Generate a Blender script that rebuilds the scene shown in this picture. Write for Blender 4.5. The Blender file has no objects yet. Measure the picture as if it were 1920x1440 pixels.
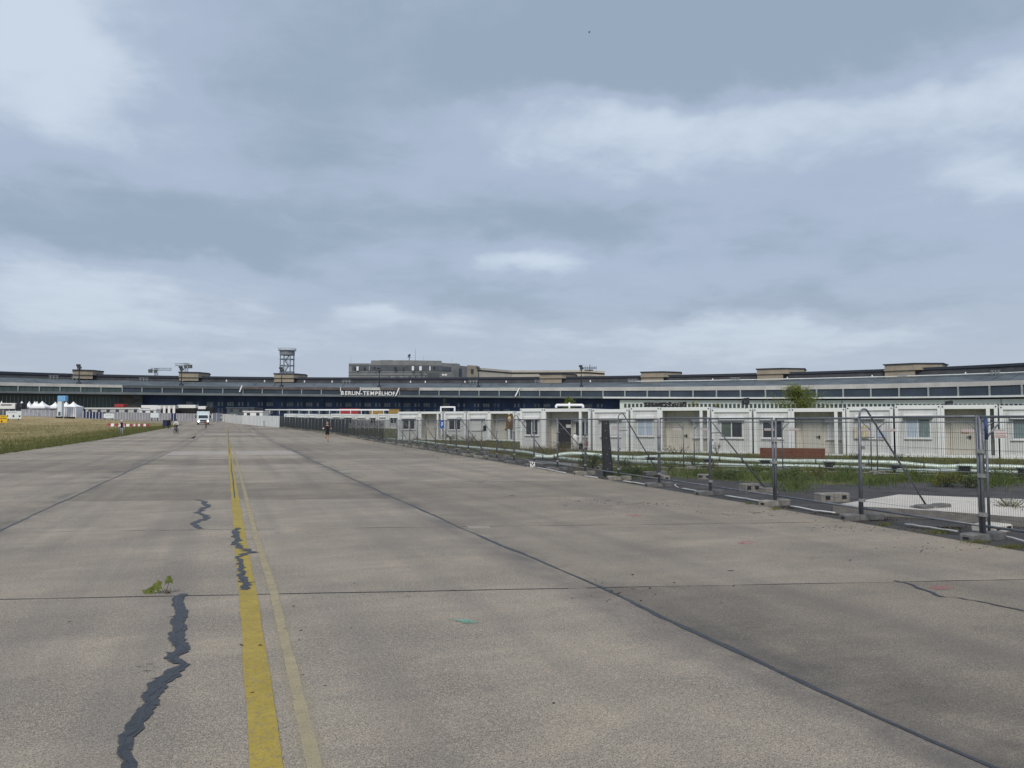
import bpy, math, random
import numpy as np
from mathutils import Vector, Matrix, Euler

random.seed(11)
RNG = np.random.default_rng(5)
SC = bpy.context.scene
COL = SC.collection
R = math.radians

# ------------------------------------------------------------------ camera
FPX = 1442.0                      # focal length in pixels of the 1920 wide photograph
YAW = R(20.2)                     # camera looks to the right of the taxiway axis (+Y)
PITCH = R(2.78)
CAMH = 1.87
cam = bpy.data.cameras.new('camera')
cam.sensor_width = 36.0
cam.lens = 36.0 * FPX / 1920.0
cam.clip_start = 0.1
cam.clip_end = 6000
cam_o = bpy.data.objects.new('camera', cam)
cam_o.location = (0, 0, CAMH)
cam_o.rotation_euler = (R(90) + PITCH, 0, -YAW)
COL.objects.link(cam_o)
SC.camera = cam_o
CAM_ROT = Euler((R(90) + PITCH, 0, -YAW)).to_matrix()
FWD = Vector((math.sin(YAW), math.cos(YAW), 0))
RGT = Vector((math.cos(YAW), -math.sin(YAW), 0))


def ray(x, y):
    return (CAM_ROT @ Vector(((x - 960) / FPX, (720 - y) / FPX, -1))).normalized()


# ------------------------------------------------------------------ world: overcast sky
world = bpy.data.worlds.new('World')
SC.world = world
world.use_nodes = True
SUN_EL, SUN_AZ = R(46), R(208)     # azimuth clockwise from +Y


def build_world():
    nt = world.node_tree
    nt.nodes.clear()
    N, L = nt.nodes.new, nt.links.new

    def math_(op, a, b=None, c=None):
        n = N('ShaderNodeMath'); n.operation = op
        for i, v in enumerate((a, b, c)):
            if v is None: continue
            if isinstance(v, (int, float)): n.inputs[i].default_value = v
            else: L(v, n.inputs[i])
        return n.outputs[0]
    tc = N('ShaderNodeTexCoord')
    sep = N('ShaderNodeSeparateXYZ'); L(tc.outputs['Generated'], sep.inputs[0])
    dx, dy, dz = sep.outputs
    # clouds as a flat layer overhead: direction projected on a plane
    zz = math_('ADD', math_('MAXIMUM', dz, 0.0), 0.10)
    comb = N('ShaderNodeCombineXYZ')
    L(math_('DIVIDE', dx, zz), comb.inputs[0]); L(math_('DIVIDE', dy, zz), comb.inputs[1])
    def noise(vec, scale, detail, rough=0.5, dist=0.0, off=(0, 0, 0), sc=(1, 1, 1)):
        mp = N('ShaderNodeMapping'); mp.inputs['Location'].default_value = off
        mp.inputs['Scale'].default_value = sc
        L(vec, mp.inputs[0])
        n = N('ShaderNodeTexNoise'); n.inputs['Scale'].default_value = scale
        n.inputs['Detail'].default_value = detail; n.inputs['Roughness'].default_value = rough
        n.inputs['Distortion'].default_value = dist
        L(mp.outputs[0], n.inputs['Vector'])
        return n
    n1 = noise(comb.outputs[0], 0.55, 4, 0.5, 0.3, (3.1, 1.7, 0)).outputs[0]
    n2 = noise(comb.outputs[0], 1.7, 5, 0.52, 0.25, (7.3, 2.2, 0)).outputs[0]
    az = math_('ARCTAN2', dx, dy)
    el = math_('ARCSINE', dz)
    wn = noise(tc.outputs['Generated'], 7.0, 4, 0.55, 0.0, (1.3, 0.4, 2.0), (1, 1, 1.8))
    ws = N('ShaderNodeSeparateXYZ'); L(wn.outputs['Color'], ws.inputs[0])
    azw = math_('ADD', az, math_('MULTIPLY', math_('SUBTRACT', ws.outputs[0], 0.5), 0.20))
    elw = math_('ADD', el, math_('MULTIPLY', math_('SUBTRACT', ws.outputs[1], 0.5), 0.09))
    # large cloud masses (photo pixel, half sizes in pixels, lightness)
    masses = [(40, 80, 210, 160, 130, .62), (170, 215, 120, 60, 70, .25), (1190, 228, 300, 34, 70, .46), (1560, 215, 300, 42, 80, .44), (1850, 190, 150, 90, 120, .35),
              (1000, 484, 110, 26, 40, .55), (1150, 500, 200, 20, 30, .20), (300, 512, 330, 22, 40, .32), (60, 560, 180, 50, 80, .30), (850, 592, 60, 16, 30, .42), (705, 590, 70, 14, 30, .34),
              (420, 600, 300, 24, 60, .26), (1430, 615, 220, 16, 40, .34), (1050, 640, 500, 30, 50, .26), (1900, 380, 110, 70, 70, .36), (1700, 640, 300, 40, 40, .16), (345, 345, 60, 26, 26, .22),
              (1210, 70, 400, 160, 80, -.66), (1560, 50, 330, 150, 90, -.52), (1000, 150, 200, 60, 40, -.25), (560, 180, 210, 150, 100, -.46), (640, 290, 120, 40, 22, -.18), (230, 435, 280, 70, 34, -.60), (470, 480, 90, 30, 18, -.22),
              (1060, 405, 190, 60, 40, -.42), (780, 450, 200, 60, 50, -.14), (1600, 462, 300, 40, 24, -.34), (640, 540, 320, 34, 24, -.32), (930, 560, 120, 30, 26, -.28), (1580, 572, 380, 40, 22, -.40),
              (1350, 330, 380, 40, 50, -.08), (150, 310, 230, 50, 60, -.10)]
    tot = None
    for (px, py, sx, su, sdn, a) in masses:
        d = ray(px, py)
        a0 = math.atan2(d.x, d.y); e0 = math.asin(d.z)
        u = math_('MULTIPLY', math_('SUBTRACT', azw, a0), FPX / sx)
        de = math_('SUBTRACT', elw, e0)
        v = math_('MAXIMUM', math_('MULTIPLY', de, FPX / su), math_('MULTIPLY', de, -FPX / sdn))
        r2 = math_('ADD', math_('MULTIPLY', u, u), math_('MULTIPLY', v, v))
        g = math_('MULTIPLY', math_('EXPONENT', math_('MULTIPLY', r2, -0.8)), a)
        tot = g if tot is None else math_('ADD', tot, g)
    val = math_('ADD', math_('ADD', math_('MULTIPLY', math_('SUBTRACT', n1, 0.5), 0.55),
                             math_('MULTIPLY', math_('SUBTRACT', n2, 0.5), 0.66)), 0.45)
    n3 = noise(comb.outputs[0], 4.2, 6, 0.6, 0.6, (1.9, 5.2, 0)).outputs[0]
    n4 = noise(tc.outputs['Generated'], 16.0, 6, 0.62, 0.4, (0.3, 2.4, 1.0), (.7, .7, 1.3)).outputs[0]
    val = math_('ADD', val, math_('MULTIPLY', math_('SUBTRACT', n3, 0.5), 0.36))
    val = math_('ADD', val, math_('MULTIPLY', math_('SUBTRACT', n4, 0.5), 0.30))
    val = math_('ADD', val, math_('MULTIPLY', tot, 0.80))
    ramp = N('ShaderNodeValToRGB')
    ramp.color_ramp.interpolation = 'EASE'
    e = ramp.color_ramp.elements
    e[0].position = 0.0; e[0].color = (0.315, 0.400, 0.510, 1)
    e[1].position = 1.0; e[1].color = (0.600, 0.692, 0.805, 1)
    m = e.new(0.48); m.color = (0.412, 0.492, 0.628, 1)
    L(val, ramp.inputs[0])
    # low down the cloud turns a touch greyer and warmer through the thick air
    low = N('ShaderNodeMapRange'); L(dz, low.inputs[0])
    low.inputs[1].default_value = 0.20; low.inputs[2].default_value = 0.02
    low.inputs[3].default_value = 0.0; low.inputs[4].default_value = 0.55
    mixl = N('ShaderNodeMix'); mixl.data_type = 'RGBA'
    L(low.outputs[0], mixl.inputs[0]); L(ramp.outputs[0], mixl.inputs[6])
    mixl.inputs[7].default_value = (0.505, 0.555, 0.615, 1)
    sky = N('ShaderNodeTexSky'); sky.sky_type = 'NISHITA'; sky.sun_disc = False
    sky.sun_elevation = SUN_EL; sky.sun_rotation = SUN_AZ
    b1 = N('ShaderNodeBackground'); b1.inputs[1].default_value = 0.05
    L(sky.outputs[0], b1.inputs[0])
    b2 = N('ShaderNodeBackground'); b2.inputs[1].default_value = 0.66
    L(mixl.outputs[2], b2.inputs[0])
    ms = N('ShaderNodeMixShader'); ms.inputs[0].default_value = 0.93
    L(b1.outputs[0], ms.inputs[1]); L(b2.outputs[0], ms.inputs[2])
    out = N('ShaderNodeOutputWorld'); L(ms.outputs[0], out.inputs[0])


build_world()
sun = bpy.data.lights.new('sun', 'SUN')
sun.energy = 1.5
sun.angle = R(22)
sun.color = (1.0, 0.92, 0.80)
sun_o = bpy.data.objects.new('sun', sun)
sd = Vector((math.sin(SUN_AZ) * math.cos(SUN_EL), math.cos(SUN_AZ) * math.cos(SUN_EL), math.sin(SUN_EL)))
sun_o.rotation_euler = (-sd).to_track_quat('-Z', 'Y').to_euler()
sun_o.location = (0, 0, 50)
COL.objects.link(sun_o)
SC.view_settings.view_transform = 'Standard'
SC.view_settings.look = 'None'
SC.view_settings.exposure = 0.65
SC.view_settings.gamma = 1.0
SC.view_settings.use_curve_mapping = False

# ------------------------------------------------------------------ terrain helpers
TZD = [0, 50, 66, 80, 95, 140, 187, 215, 240, 420]
TZV = [0, 0, .04, .12, .27, .80, 1.27, 1.88, 2.2, 2.4]
_ds = np.linspace(0, 500, 501)
_tz = np.interp(_ds, TZD, TZV)
_tz = np.convolve(np.pad(_tz, 6, 'edge'), np.ones(13) / 13, 'valid')


def tz(x, y):
    d = x * FWD.x + y * FWD.y
    return float(np.interp(d, _ds, _tz))


def plane_pt(x, y, z=0.0):
    d = ray(x, y)
    t = (z - CAMH) / d.z
    return Vector((d.x * t, d.y * t, z))


def ground_pt(x, y, lift=0.0):
    z = 0.0
    for _ in range(30):
        p = plane_pt(x, y, z)
        z = 0.5 * z + 0.5 * (tz(p.x, p.y) + lift)
    return Vector((p.x, p.y, tz(p.x, p.y) + lift))


def at(x, y, D):
    d = ray(x, y)
    t = D / (d.x * FWD.x + d.y * FWD.y)
    return Vector((0, 0, CAMH)) + d * t


def col_pt(x, D, y=785):
    p = at(x, y, D)
    return Vector((p.x, p.y, tz(p.x, p.y)))


def zrow(y, D):                    # height that shows at photo row y at depth D
    return at(960, y, D).z


# ------------------------------------------------------------------ mesh helpers
class MB:
    def __init__(s):
        s.v = []; s.f = []; s.m = []

    def face(s, pts, m=0):
        i = len(s.v); s.v += [tuple(p) for p in pts]
        s.f.append(tuple(range(i, i + len(pts)))); s.m.append(m)

    def box(s, x0, x1, y0, y1, z0, z1, m=0, bev=0.0):
        if bev > 0:
            return s.bevbox(x0, x1, y0, y1, z0, z1, bev, m)
        i = len(s.v)
        s.v += [(x0, y0, z0), (x1, y0, z0), (x1, y1, z0), (x0, y1, z0),
                (x0, y0, z1), (x1, y0, z1), (x1, y1, z1), (x0, y1, z1)]
        for q in ((0, 3, 2, 1), (4, 5, 6, 7), (0, 1, 5, 4), (1, 2, 6, 5), (2, 3, 7, 6), (3, 0, 4, 7)):
            s.f.append(tuple(i + k for k in q)); s.m.append(m)
        return s

    def bevbox(s, x0, x1, y0, y1, z0, z1, b, m=0):
        # box with chamfered upright and top edges
        def ring(d, z):
            return [(x0 + d, y0, z), (x1 - d, y0, z), (x1, y0 + d, z), (x1, y1 - d, z),
                    (x1 - d, y1, z), (x0 + d, y1, z), (x0, y1 - d, z), (x0, y0 + d, z)]
        i = len(s.v)
        r0 = ring(b, z0); r1 = ring(b, z1 - b)
        r2 = [(min(max(p[0], x0 + b), x1 - b), min(max(p[1], y0 + b), y1 - b), z1) for p in ring(b * 1.6, z1)]
        s.v += r0 + r1 + r2
        for k in range(8):
            n = (k + 1) % 8
            s.f.append((i + k, i + n, i + 8 + n, i + 8 + k)); s.m.append(m)
            s.f.append((i + 8 + k, i + 8 + n, i + 16 + n, i + 16 + k)); s.m.append(m)
        s.f.append(tuple(i + 16 + k for k in range(8))); s.m.append(m)
        s.f.append(tuple(i + 7 - k for k in range(8))); s.m.append(m)
        return s

    def obox(s, c, ax, ay, az, m=0):
        # oriented box: centre and three half-axis vectors
        c = Vector(c); ax = Vector(ax); ay = Vector(ay); az = Vector(az)
        i = len(s.v)
        for sz in (-1, 1):
            for sx, sy in ((-1, -1), (1, -1), (1, 1), (-1, 1)):
                s.v.append(tuple(c + ax * sx + ay * sy + az * sz))
        for q in ((0, 3, 2, 1), (4, 5, 6, 7), (0, 1, 5, 4), (1, 2, 6, 5), (2, 3, 7, 6), (3, 0, 4, 7)):
            s.f.append(tuple(i + k for k in q)); s.m.append(m)
        return s

    def tube(s, pts, r, n=8, m=0, cap=True):
        pts = [Vector(p) for p in pts]
        rr = r if isinstance(r, (list, tuple)) else [r] * len(pts)
        i0 = len(s.v)
        prev = None
        for k, p in enumerate(pts):
            if k == 0: t = pts[1] - p
            elif k == len(pts) - 1: t = p - pts[k - 1]
            else: t = (pts[k + 1] - p).normalized() + (p - pts[k - 1]).normalized()
            t = t.normalized() if t.length > 1e-9 else Vector((0, 0, 1))
            if prev is None:
                a = Vector((0, 0, 1)) if abs(t.z) < .9 else Vector((1, 0, 0))
                u = t.cross(a).normalized()
            else:
                u = (prev - t * prev.dot(t))
                u = u.normalized() if u.length > 1e-6 else t.orthogonal().normalized()
            prev = u
            w = t.cross(u)
            for j in range(n):
                an = 2 * math.pi * j / n
                s.v.append(tuple(p + (u * math.cos(an) + w * math.sin(an)) * rr[k]))
        for k in range(len(pts) - 1):
            for j in range(n):
                a = i0 + k * n + j; b = i0 + k * n + (j + 1) % n
                s.f.append((a, b, b + n, a + n)); s.m.append(m)
        if cap:
            s.f.append(tuple(i0 + n - 1 - j for j in range(n))); s.m.append(m)
            e = i0 + (len(pts) - 1) * n
            s.f.append(tuple(e + j for j in range(n))); s.m.append(m)
        return s

    def prism(s, poly, z0, z1, m=0):
        n = len(poly); i = len(s.v)
        zt = z1 if isinstance(z1, (list, tuple)) else [z1] * n
        s.v += [(p[0], p[1], z0) for p in poly] + [(p[0], p[1], zt[k]) for k, p in enumerate(poly)]
        for k in range(n):
            q = (k + 1) % n
            s.f.append((i + k, i + q, i + n + q, i + n + k)); s.m.append(m)
        s.f.append(tuple(i + n + k for k in range(n))); s.m.append(m)
        s.f.append(tuple(i + n - 1 - k for k in range(n))); s.m.append(m)
        return s

    def disc(s, c, r0, r1, axis, h, n=20, m=0):
        # solid wheel / ring between r0 (inner) and r1 around axis, width h
        c = Vector(c); a = Vector(axis).normalized(); u = a.orthogonal().normalized(); w = a.cross(u)
        i = len(s.v)
        for k in range(n):
            an = 2 * math.pi * k / n
            d = u * math.cos(an) + w * math.sin(an)
            for rad, hh in ((r0, -h / 2), (r1, -h / 2), (r1, h / 2), (r0, h / 2)):
                s.v.append(tuple(c + d * rad + a * hh))
        for k in range(n):
            q = (k + 1) % n
            for j in range(4):
                s.f.append((i + 4 * k + j, i + 4 * k + (j + 1) % 4, i + 4 * q + (j + 1) % 4, i + 4 * q + j)); s.m.append(m)
        return s

    def mesh(s, name, mats):
        me = bpy.data.meshes.new(name)
        me.from_pydata(s.v, [], s.f)
        if not isinstance(mats, (list, tuple)): mats = [mats]
        for mt in mats: me.materials.append(mt)
        if len(mats) > 1: me.polygons.foreach_set('material_index', s.m)
        me.update()
        return me

    def build(s, name, mats, parent=None, smooth=False, loc=None):
        me = s.mesh(name, mats)
        if smooth: me.polygons.foreach_set('use_smooth', [True] * len(me.polygons))
        return link(name, me, parent, loc)


def link(name, me, parent=None, loc=None, rotz=0.0):
    o = bpy.data.objects.new(name, me)
    COL.objects.link(o)
    if parent is not None: o.parent = parent
    if loc is not None: o.location = loc
    if rotz: o.rotation_euler = (0, 0, rotz)
    return o


def tag(o, label=None, cat=None, group=None, kind=None):
    if label: o['label'] = label
    if cat: o['category'] = cat
    if group: o['group'] = group
    if kind: o['kind'] = kind
    return o


def thing(name, label, cat, loc=(0, 0, 0), rotz=0.0, group=None):
    o = bpy.data.objects.new(name, None)
    o.empty_display_size = 0.2
    COL.objects.link(o)
    o.location = loc
    o.rotation_euler = (0, 0, rotz)
    return tag(o, label, cat, group)


def copy_tree(src, parent=None):
    c = src.copy(); COL.objects.link(c)
    if parent is not None: c.parent = parent
    for ch in list(src.children): copy_tree(ch, c)
    return c


# ------------------------------------------------------------------ materials
MATS = {}


def mat(name, col, rough=.7, metal=0.0, var=.12, scale=2.0, bump=0.0, bscale=40, spec=.4, streak=0.0, island=0.0, coord='Object', detail=5, stretch=(1, 1, 1)):
    m = bpy.data.materials.new(name); m.use_nodes = True
    nt = m.node_tree; N, L = nt.nodes.new, nt.links.new
    b = nt.nodes['Principled BSDF']
    b.inputs['Roughness'].default_value = rough
    b.inputs['Metallic'].default_value = metal
    b.inputs['Specular IOR Level'].default_value = spec
    c = Vector(col[:3])
    tc = N('ShaderNodeTexCoord')
    src = tc.outputs[coord] if coord != 'World' else N('ShaderNodeNewGeometry').outputs['Position']
    mp = N('ShaderNodeMapping'); L(src, mp.inputs[0]); mp.inputs['Scale'].default_value = stretch
    n = N('ShaderNodeTexNoise'); n.inputs['Scale'].default_value = scale; n.inputs['Detail'].default_value = detail
    n.inputs['Roughness'].default_value = .6
    L(mp.outputs[0], n.inputs['Vector'])
    r = N('ShaderNodeValToRGB')
    r.color_ramp.elements[0].position = .3; r.color_ramp.elements[1].position = .7
    r.color_ramp.elements[0].color = (*(c * (1 - var)), 1)
    r.color_ramp.elements[1].color = (*(c * (1 + var)), 1)
    L(n.outputs[0], r.inputs[0])
    out = r.outputs[0]
    if streak:
        mp2 = N('ShaderNodeMapping'); mp2.inputs['Scale'].default_value = (6, 6, .35)
        L(src, mp2.inputs[0])
        n2 = N('ShaderNodeTexNoise'); n2.inputs['Scale'].default_value = 1.0; n2.inputs['Detail'].default_value = 4
        L(mp2.outputs[0], n2.inputs['Vector'])
        r2 = N('ShaderNodeMapRange'); L(n2.outputs[0], r2.inputs[0])
        r2.inputs[1].default_value = .45; r2.inputs[2].default_value = .75; r2.inputs[3].default_value = 0; r2.inputs[4].default_value = streak
        mx = N('ShaderNodeMix'); mx.data_type = 'RGBA'; L(r2.outputs[0], mx.inputs[0]); L(out, mx.inputs[6])
        mx.inputs[7].default_value = (*(c * .45), 1)
        out = mx.outputs[2]
    if island:
        g = N('ShaderNodeNewGeometry')
        hs = N('ShaderNodeHueSaturation')
        mr = N('ShaderNodeMapRange'); L(g.outputs['Random Per Island'], mr.inputs[0])
        mr.inputs[3].default_value = 1 - island; mr.inputs[4].default_value = 1 + island
        L(mr.outputs[0], hs.inputs['Value']); L(out, hs.inputs['Color'])
        out = hs.outputs[0]
    L(out, b.inputs['Base Color'])
    if bump:
        nb = N('ShaderNodeTexNoise'); nb.inputs['Scale'].default_value = bscale; nb.inputs['Detail'].default_value = 4
        L(mp.outputs[0], nb.inputs['Vector'])
        bp = N('ShaderNodeBump'); bp.inputs['Strength'].default_value = bump; bp.inputs['Distance'].default_value = .02
        L(nb.outputs[0], bp.inputs['Height']); L(bp.outputs[0], b.inputs['Normal'])
    MATS[name] = m
    return m


def leaf_mat(name, c1, c2, var=.35, trans=.25):
    m = bpy.data.materials.new(name); m.use_nodes = True
    nt = m.node_tree; N, L = nt.nodes.new, nt.links.new
    b = nt.nodes['Principled BSDF']
    b.inputs['Roughness'].default_value = .6
    b.inputs['Specular IOR Level'].default_value = .25
    g = N('ShaderNodeNewGeometry')
    r = N('ShaderNodeValToRGB')
    r.color_ramp.elements[0].color = (*c1, 1); r.color_ramp.elements[1].color = (*c2, 1)
    L(g.outputs['Random Per Island'], r.inputs[0])
    n = N('ShaderNodeTexNoise'); n.inputs['Scale'].default_value = .9; n.inputs['Detail'].default_value = 3
    L(g.outputs['Position'], n.inputs['Vector'])
    mr = N('ShaderNodeMapRange'); L(n.outputs[0], mr.inputs[0])
    mr.inputs[1].default_value = .3; mr.inputs[2].default_value = .7
    mr.inputs[3].default_value = 1 - var; mr.inputs[4].default_value = 1 + var
    hs = N('ShaderNodeHueSaturation'); L(r.outputs[0], hs.inputs['Color']); L(mr.outputs[0], hs.inputs['Value'])
    L(hs.outputs[0], b.inputs['Base Color'])
    tr = N('ShaderNodeBsdfTranslucent'); L(hs.outputs[0], tr.inputs[0])
    mx = N('ShaderNodeMixShader'); mx.inputs[0].default_value = trans
    o = nt.nodes['Material Output']
    L(b.outputs[0], mx.inputs[1]); L(tr.outputs[0], mx.inputs[2]); L(mx.outputs[0], o.inputs[0])
    MATS[name] = m
    return m


def concrete_mat():
    m = bpy.data.materials.new('exposed_aggregate_concrete'); m.use_nodes = True
    nt = m.node_tree; N, L = nt.nodes.new, nt.links.new
    b = nt.nodes['Principled BSDF']
    b.inputs['Roughness'].default_value = .88
    b.inputs['Specular IOR Level'].default_value = .3
    g = N('ShaderNodeNewGeometry'); P = g.outputs['Position']
    oi = N('ShaderNodeObjectInfo')

    def noise(scale, detail, rough=.55, sc=(1, 1, 1)):
        mp = N('ShaderNodeMapping'); mp.inputs['Scale'].default_value = sc; L(P, mp.inputs[0])
        n = N('ShaderNodeTexNoise'); n.inputs['Scale'].default_value = scale
        n.inputs['Detail'].default_value = detail; n.inputs['Roughness'].default_value = rough
        L(mp.outputs[0], n.inputs['Vector']); return n.outputs[0]

    def rng(v, a, b_, c, d):
        n = N('ShaderNodeMapRange'); L(v, n.inputs[0])
        for i, q in enumerate((a, b_, c, d)): n.inputs[i + 1].default_value = q
        return n.outputs[0]

    def mul(a, b_):
        n = N('ShaderNodeMath'); n.operation = 'MULTIPLY'
        for i, v in enumerate((a, b_)):
            if isinstance(v, (int, float)): n.inputs[i].default_value = v
            else: L(v, n.inputs[i])
        return n.outputs[0]

    def mix(fac, a, b_):
        n = N('ShaderNodeMix'); n.data_type = 'RGBA'
        if isinstance(fac, (int, float)): n.inputs[0].default_value = fac
        else: L(fac, n.inputs[0])
        for i, v in ((6, a), (7, b_)):
            if isinstance(v, tuple): n.inputs[i].default_value = v
            else: L(v, n.inputs[i])
        return n.outputs[2]
    blot = noise(.55, 6, .6)
    base = mix(rng(blot, .38, .62, 0, 1), (.195, .168, .125, 1), (.365, .309, .220, 1))
    mid = noise(2.6, 5, .65, (.55, 1.2, 1))
    base = mix(rng(mid, .40, .64, 0, .42), base, (.172, .155, .122, 1))
    base = mix(rng(noise(1.3, 5, .7, (.6, 1.4, 1)), .52, .72, 0, .5), base, (.41, .348, .250, 1))
    # long weathered bands lying across the taxiway
    band = noise(.8, 5, .6, (.22, 1.5, 1))
    base = mix(rng(band, .42, .68, 0, .45), base, (.160, .146, .122, 1))
    # aggregate speckle: pale and dark stones
    sp = noise(125, 2, .7)
    base = mix(rng(sp, .50, .64, 0, .85), base, (.54, .47, .36, 1))
    sp2 = noise(90, 2, .7)
    base = mix(rng(sp2, .50, .64, 0, .85), base, (.070, .065, .062, 1))
    sp3 = noise(22, 3, .7)
    base = mix(rng(sp3, .50, .70, 0, .26), base, (.10, .095, .092, 1))
    sp5 = noise(34, 2, .6)
    base = mix(rng(sp5, .52, .66, 0, .38), base, (.47, .405, .305, 1))
    # grime gathered along the lengthwise joints and darker wheel tracks
    ax = N('ShaderNodeSeparateXYZ'); L(P, ax.inputs[0])
    ab = N('ShaderNodeMath'); ab.operation = 'ABSOLUTE'; L(ax.outputs[0], ab.inputs[0])
    dj = N('ShaderNodeMath'); dj.operation = 'SUBTRACT'; L(ab.outputs[0], dj.inputs[0]); dj.inputs[1].default_value = 3.8
    dj2 = N('ShaderNodeMath'); dj2.operation = 'ABSOLUTE'; L(dj.outputs[0], dj2.inputs[0])
    gr = mul(rng(dj2.outputs[0], 0.0, .55, 1, 0), rng(noise(1.1, 5, .65, (1, .5, 1)), .40, .62, 0, .75))
    base = mix(gr, base, (.105, .098, .090, 1))
    wt = mul(rng(noise(.9, 3, .5, (1.6, .05, 1)), .48, .66, 0, .45), rng(noise(2.2, 5, .7), .3, .6, .3, 1))
    base = mix(wt, base, (.145, .134, .120, 1))
    oil = rng(noise(.75, 3, .5, (1, .8, 1)), .68, .76, 0, .55)
    base = mix(oil, base, (.085, .080, .074, 1))
    # dark grimy stain running along the sealed joint on its right side
    sep = N('ShaderNodeSeparateXYZ'); L(P, sep.inputs[0])
    wob = noise(.9, 4, .6)
    off = N('ShaderNodeMath'); off.operation = 'ADD'; L(sep.outputs[0], off.inputs[0]); L(mul(wob, 1.1), off.inputs[1])
    st = mul(rng(off.outputs[0], 4.05, 4.4, 0, 1), rng(off.outputs[0], 4.7, 6.6, 1, 0))
    st = mul(st, rng(sep.outputs[1], 1.5, 10, 1, .25))
    st = mul(st, rng(noise(1.6, 4, .65), .38, .62, .15, 1))
    base = mix(mul(st, .68), base, (.075, .070, .064, 1))
    sl = rng(oi.outputs['Random'], 0, 1, .80, 1.16)
    hs = N('ShaderNodeHueSaturation'); L(base, hs.inputs['Color']); L(sl, hs.inputs['Value'])
    at_ = N('ShaderNodeAttribute'); at_.attribute_type = 'OBJECT'; at_.attribute_name = 'pale'
    fin = mix(mul(at_.outputs['Fac'], .6), hs.outputs[0], (.45, .415, .36, 1))
    tint = N('ShaderNodeMix'); tint.data_type = 'RGBA'; tint.blend_type = 'MULTIPLY'; tint.inputs[0].default_value = 1.0
    L(fin, tint.inputs[6]); tint.inputs[7].default_value = (1.015, 1.025, 1.095, 1)
    L(tint.outputs[2], b.inputs['Base Color'])
    nb = noise(60, 5, .65)
    bp = N('ShaderNodeBump'); bp.inputs['Strength'].default_value = .55; bp.inputs['Distance'].default_value = .012
    L(nb, bp.inputs['Height']); L(bp.outputs[0], b.inputs['Normal'])
    return m


def ground_mat():
    m = bpy.data.materials.new('dry_meadow'); m.use_nodes = True
    nt = m.node_tree; N, L = nt.nodes.new, nt.links.new
    b = nt.nodes['Principled BSDF']; b.inputs['Roughness'].default_value = .95
    b.inputs['Specular IOR Level'].default_value = .1
    g = N('ShaderNodeNewGeometry'); P = g.outputs['Position']
    def noise(scale, detail, sc=(1, 1, 1)):
        mp = N('ShaderNodeMapping'); mp.inputs['Scale'].default_value = sc; L(P, mp.inputs[0])
        n = N('ShaderNodeTexNoise'); n.inputs['Scale'].default_value = scale; n.inputs['Detail'].default_value = detail
        n.inputs['Roughness'].default_value = .65
        L(mp.outputs[0], n.inputs['Vector']); return n.outputs[0]
    def rng(v, a, b_, c, d):
        n = N('ShaderNodeMapRange'); L(v, n.inputs[0])
        for i, q in enumerate((a, b_, c, d)): n.inputs[i + 1].default_value = q
        return n.outputs[0]
    def mix(fac, a, b_):
        n = N('ShaderNodeMix'); n.data_type = 'RGBA'
        if isinstance(fac, (int, float)): n.inputs[0].default_value = fac
        else: L(fac, n.inputs[0])
        for i, v in ((6, a), (7, b_)):
            if isinstance(v, tuple): n.inputs[i].default_value = v
            else: L(v, n.inputs[i])
        return n.outputs[2]
    straw = mix(rng(noise(1.2, 6), .35, .65, 0, 1), (.31, .24, .125, 1), (.54, .44, .26, 1))
    green = mix(rng(noise(3.0, 5), .3, .7, 0, 1), (.085, .095, .034, 1), (.19, .185, .075, 1))
    straw = mix(rng(noise(.35, 6, (.45, 1.6, 1)), .46, .62, 0, .8), straw, (.17, .130, .065, 1))
    green = mix(rng(noise(.7, 6, (.5, 1.5, 1)), .48, .64, 0, .7), green, (.034, .046, .016, 1))
    dist = N('ShaderNodeVectorMath'); dist.operation = 'DOT_PRODUCT'; L(P, dist.inputs[0])
    dist.inputs[1].default_value = (FWD.x, FWD.y, 0)
    sep = N('ShaderNodeSeparateXYZ'); L(P, sep.inputs[0])
    wob = N('ShaderNodeMath'); wob.operation = 'MULTIPLY_ADD'; L(noise(.10, 4), wob.inputs[0]); wob.inputs[1].default_value = 26; L(sep.outputs[0], wob.inputs[2])
    edge = rng(wob.outputs[0], -13, 4, 0, 1)
    patch = rng(noise(.16, 6, (.5, 1.3, 1)), .40, .60, 0, 1)
    far = rng(dist.outputs['Value'], 150, 190, 1, 0)
    mm = N('ShaderNodeMath'); mm.operation = 'MAXIMUM'; L(edge, mm.inputs[0])
    m2 = N('ShaderNodeMath'); m2.operation = 'MULTIPLY'; L(patch, m2.inputs[0]); L(far, m2.inputs[1])
    m3 = N('ShaderNodeMath'); m3.operation = 'MULTIPLY'; L(m2.outputs[0], m3.inputs[0]); m3.inputs[1].default_value = .75
    L(m3.outputs[0], mm.inputs[1])
    cl = N('ShaderNodeClamp'); L(mm.outputs[0], cl.inputs[0])
    L(mix(cl.outputs[0], straw, green), b.inputs['Base Color'])
    nb = N('ShaderNodeTexNoise'); nb.inputs['Scale'].default_value = 8; nb.inputs['Detail'].default_value = 6; L(P, nb.inputs['Vector'])
    bp = N('ShaderNodeBump'); bp.inputs['Strength'].default_value = .6; bp.inputs['Distance'].default_value = .1
    L(nb.outputs[0], bp.inputs['Height']); L(bp.outputs[0], b.inputs['Normal'])
    return m


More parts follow.
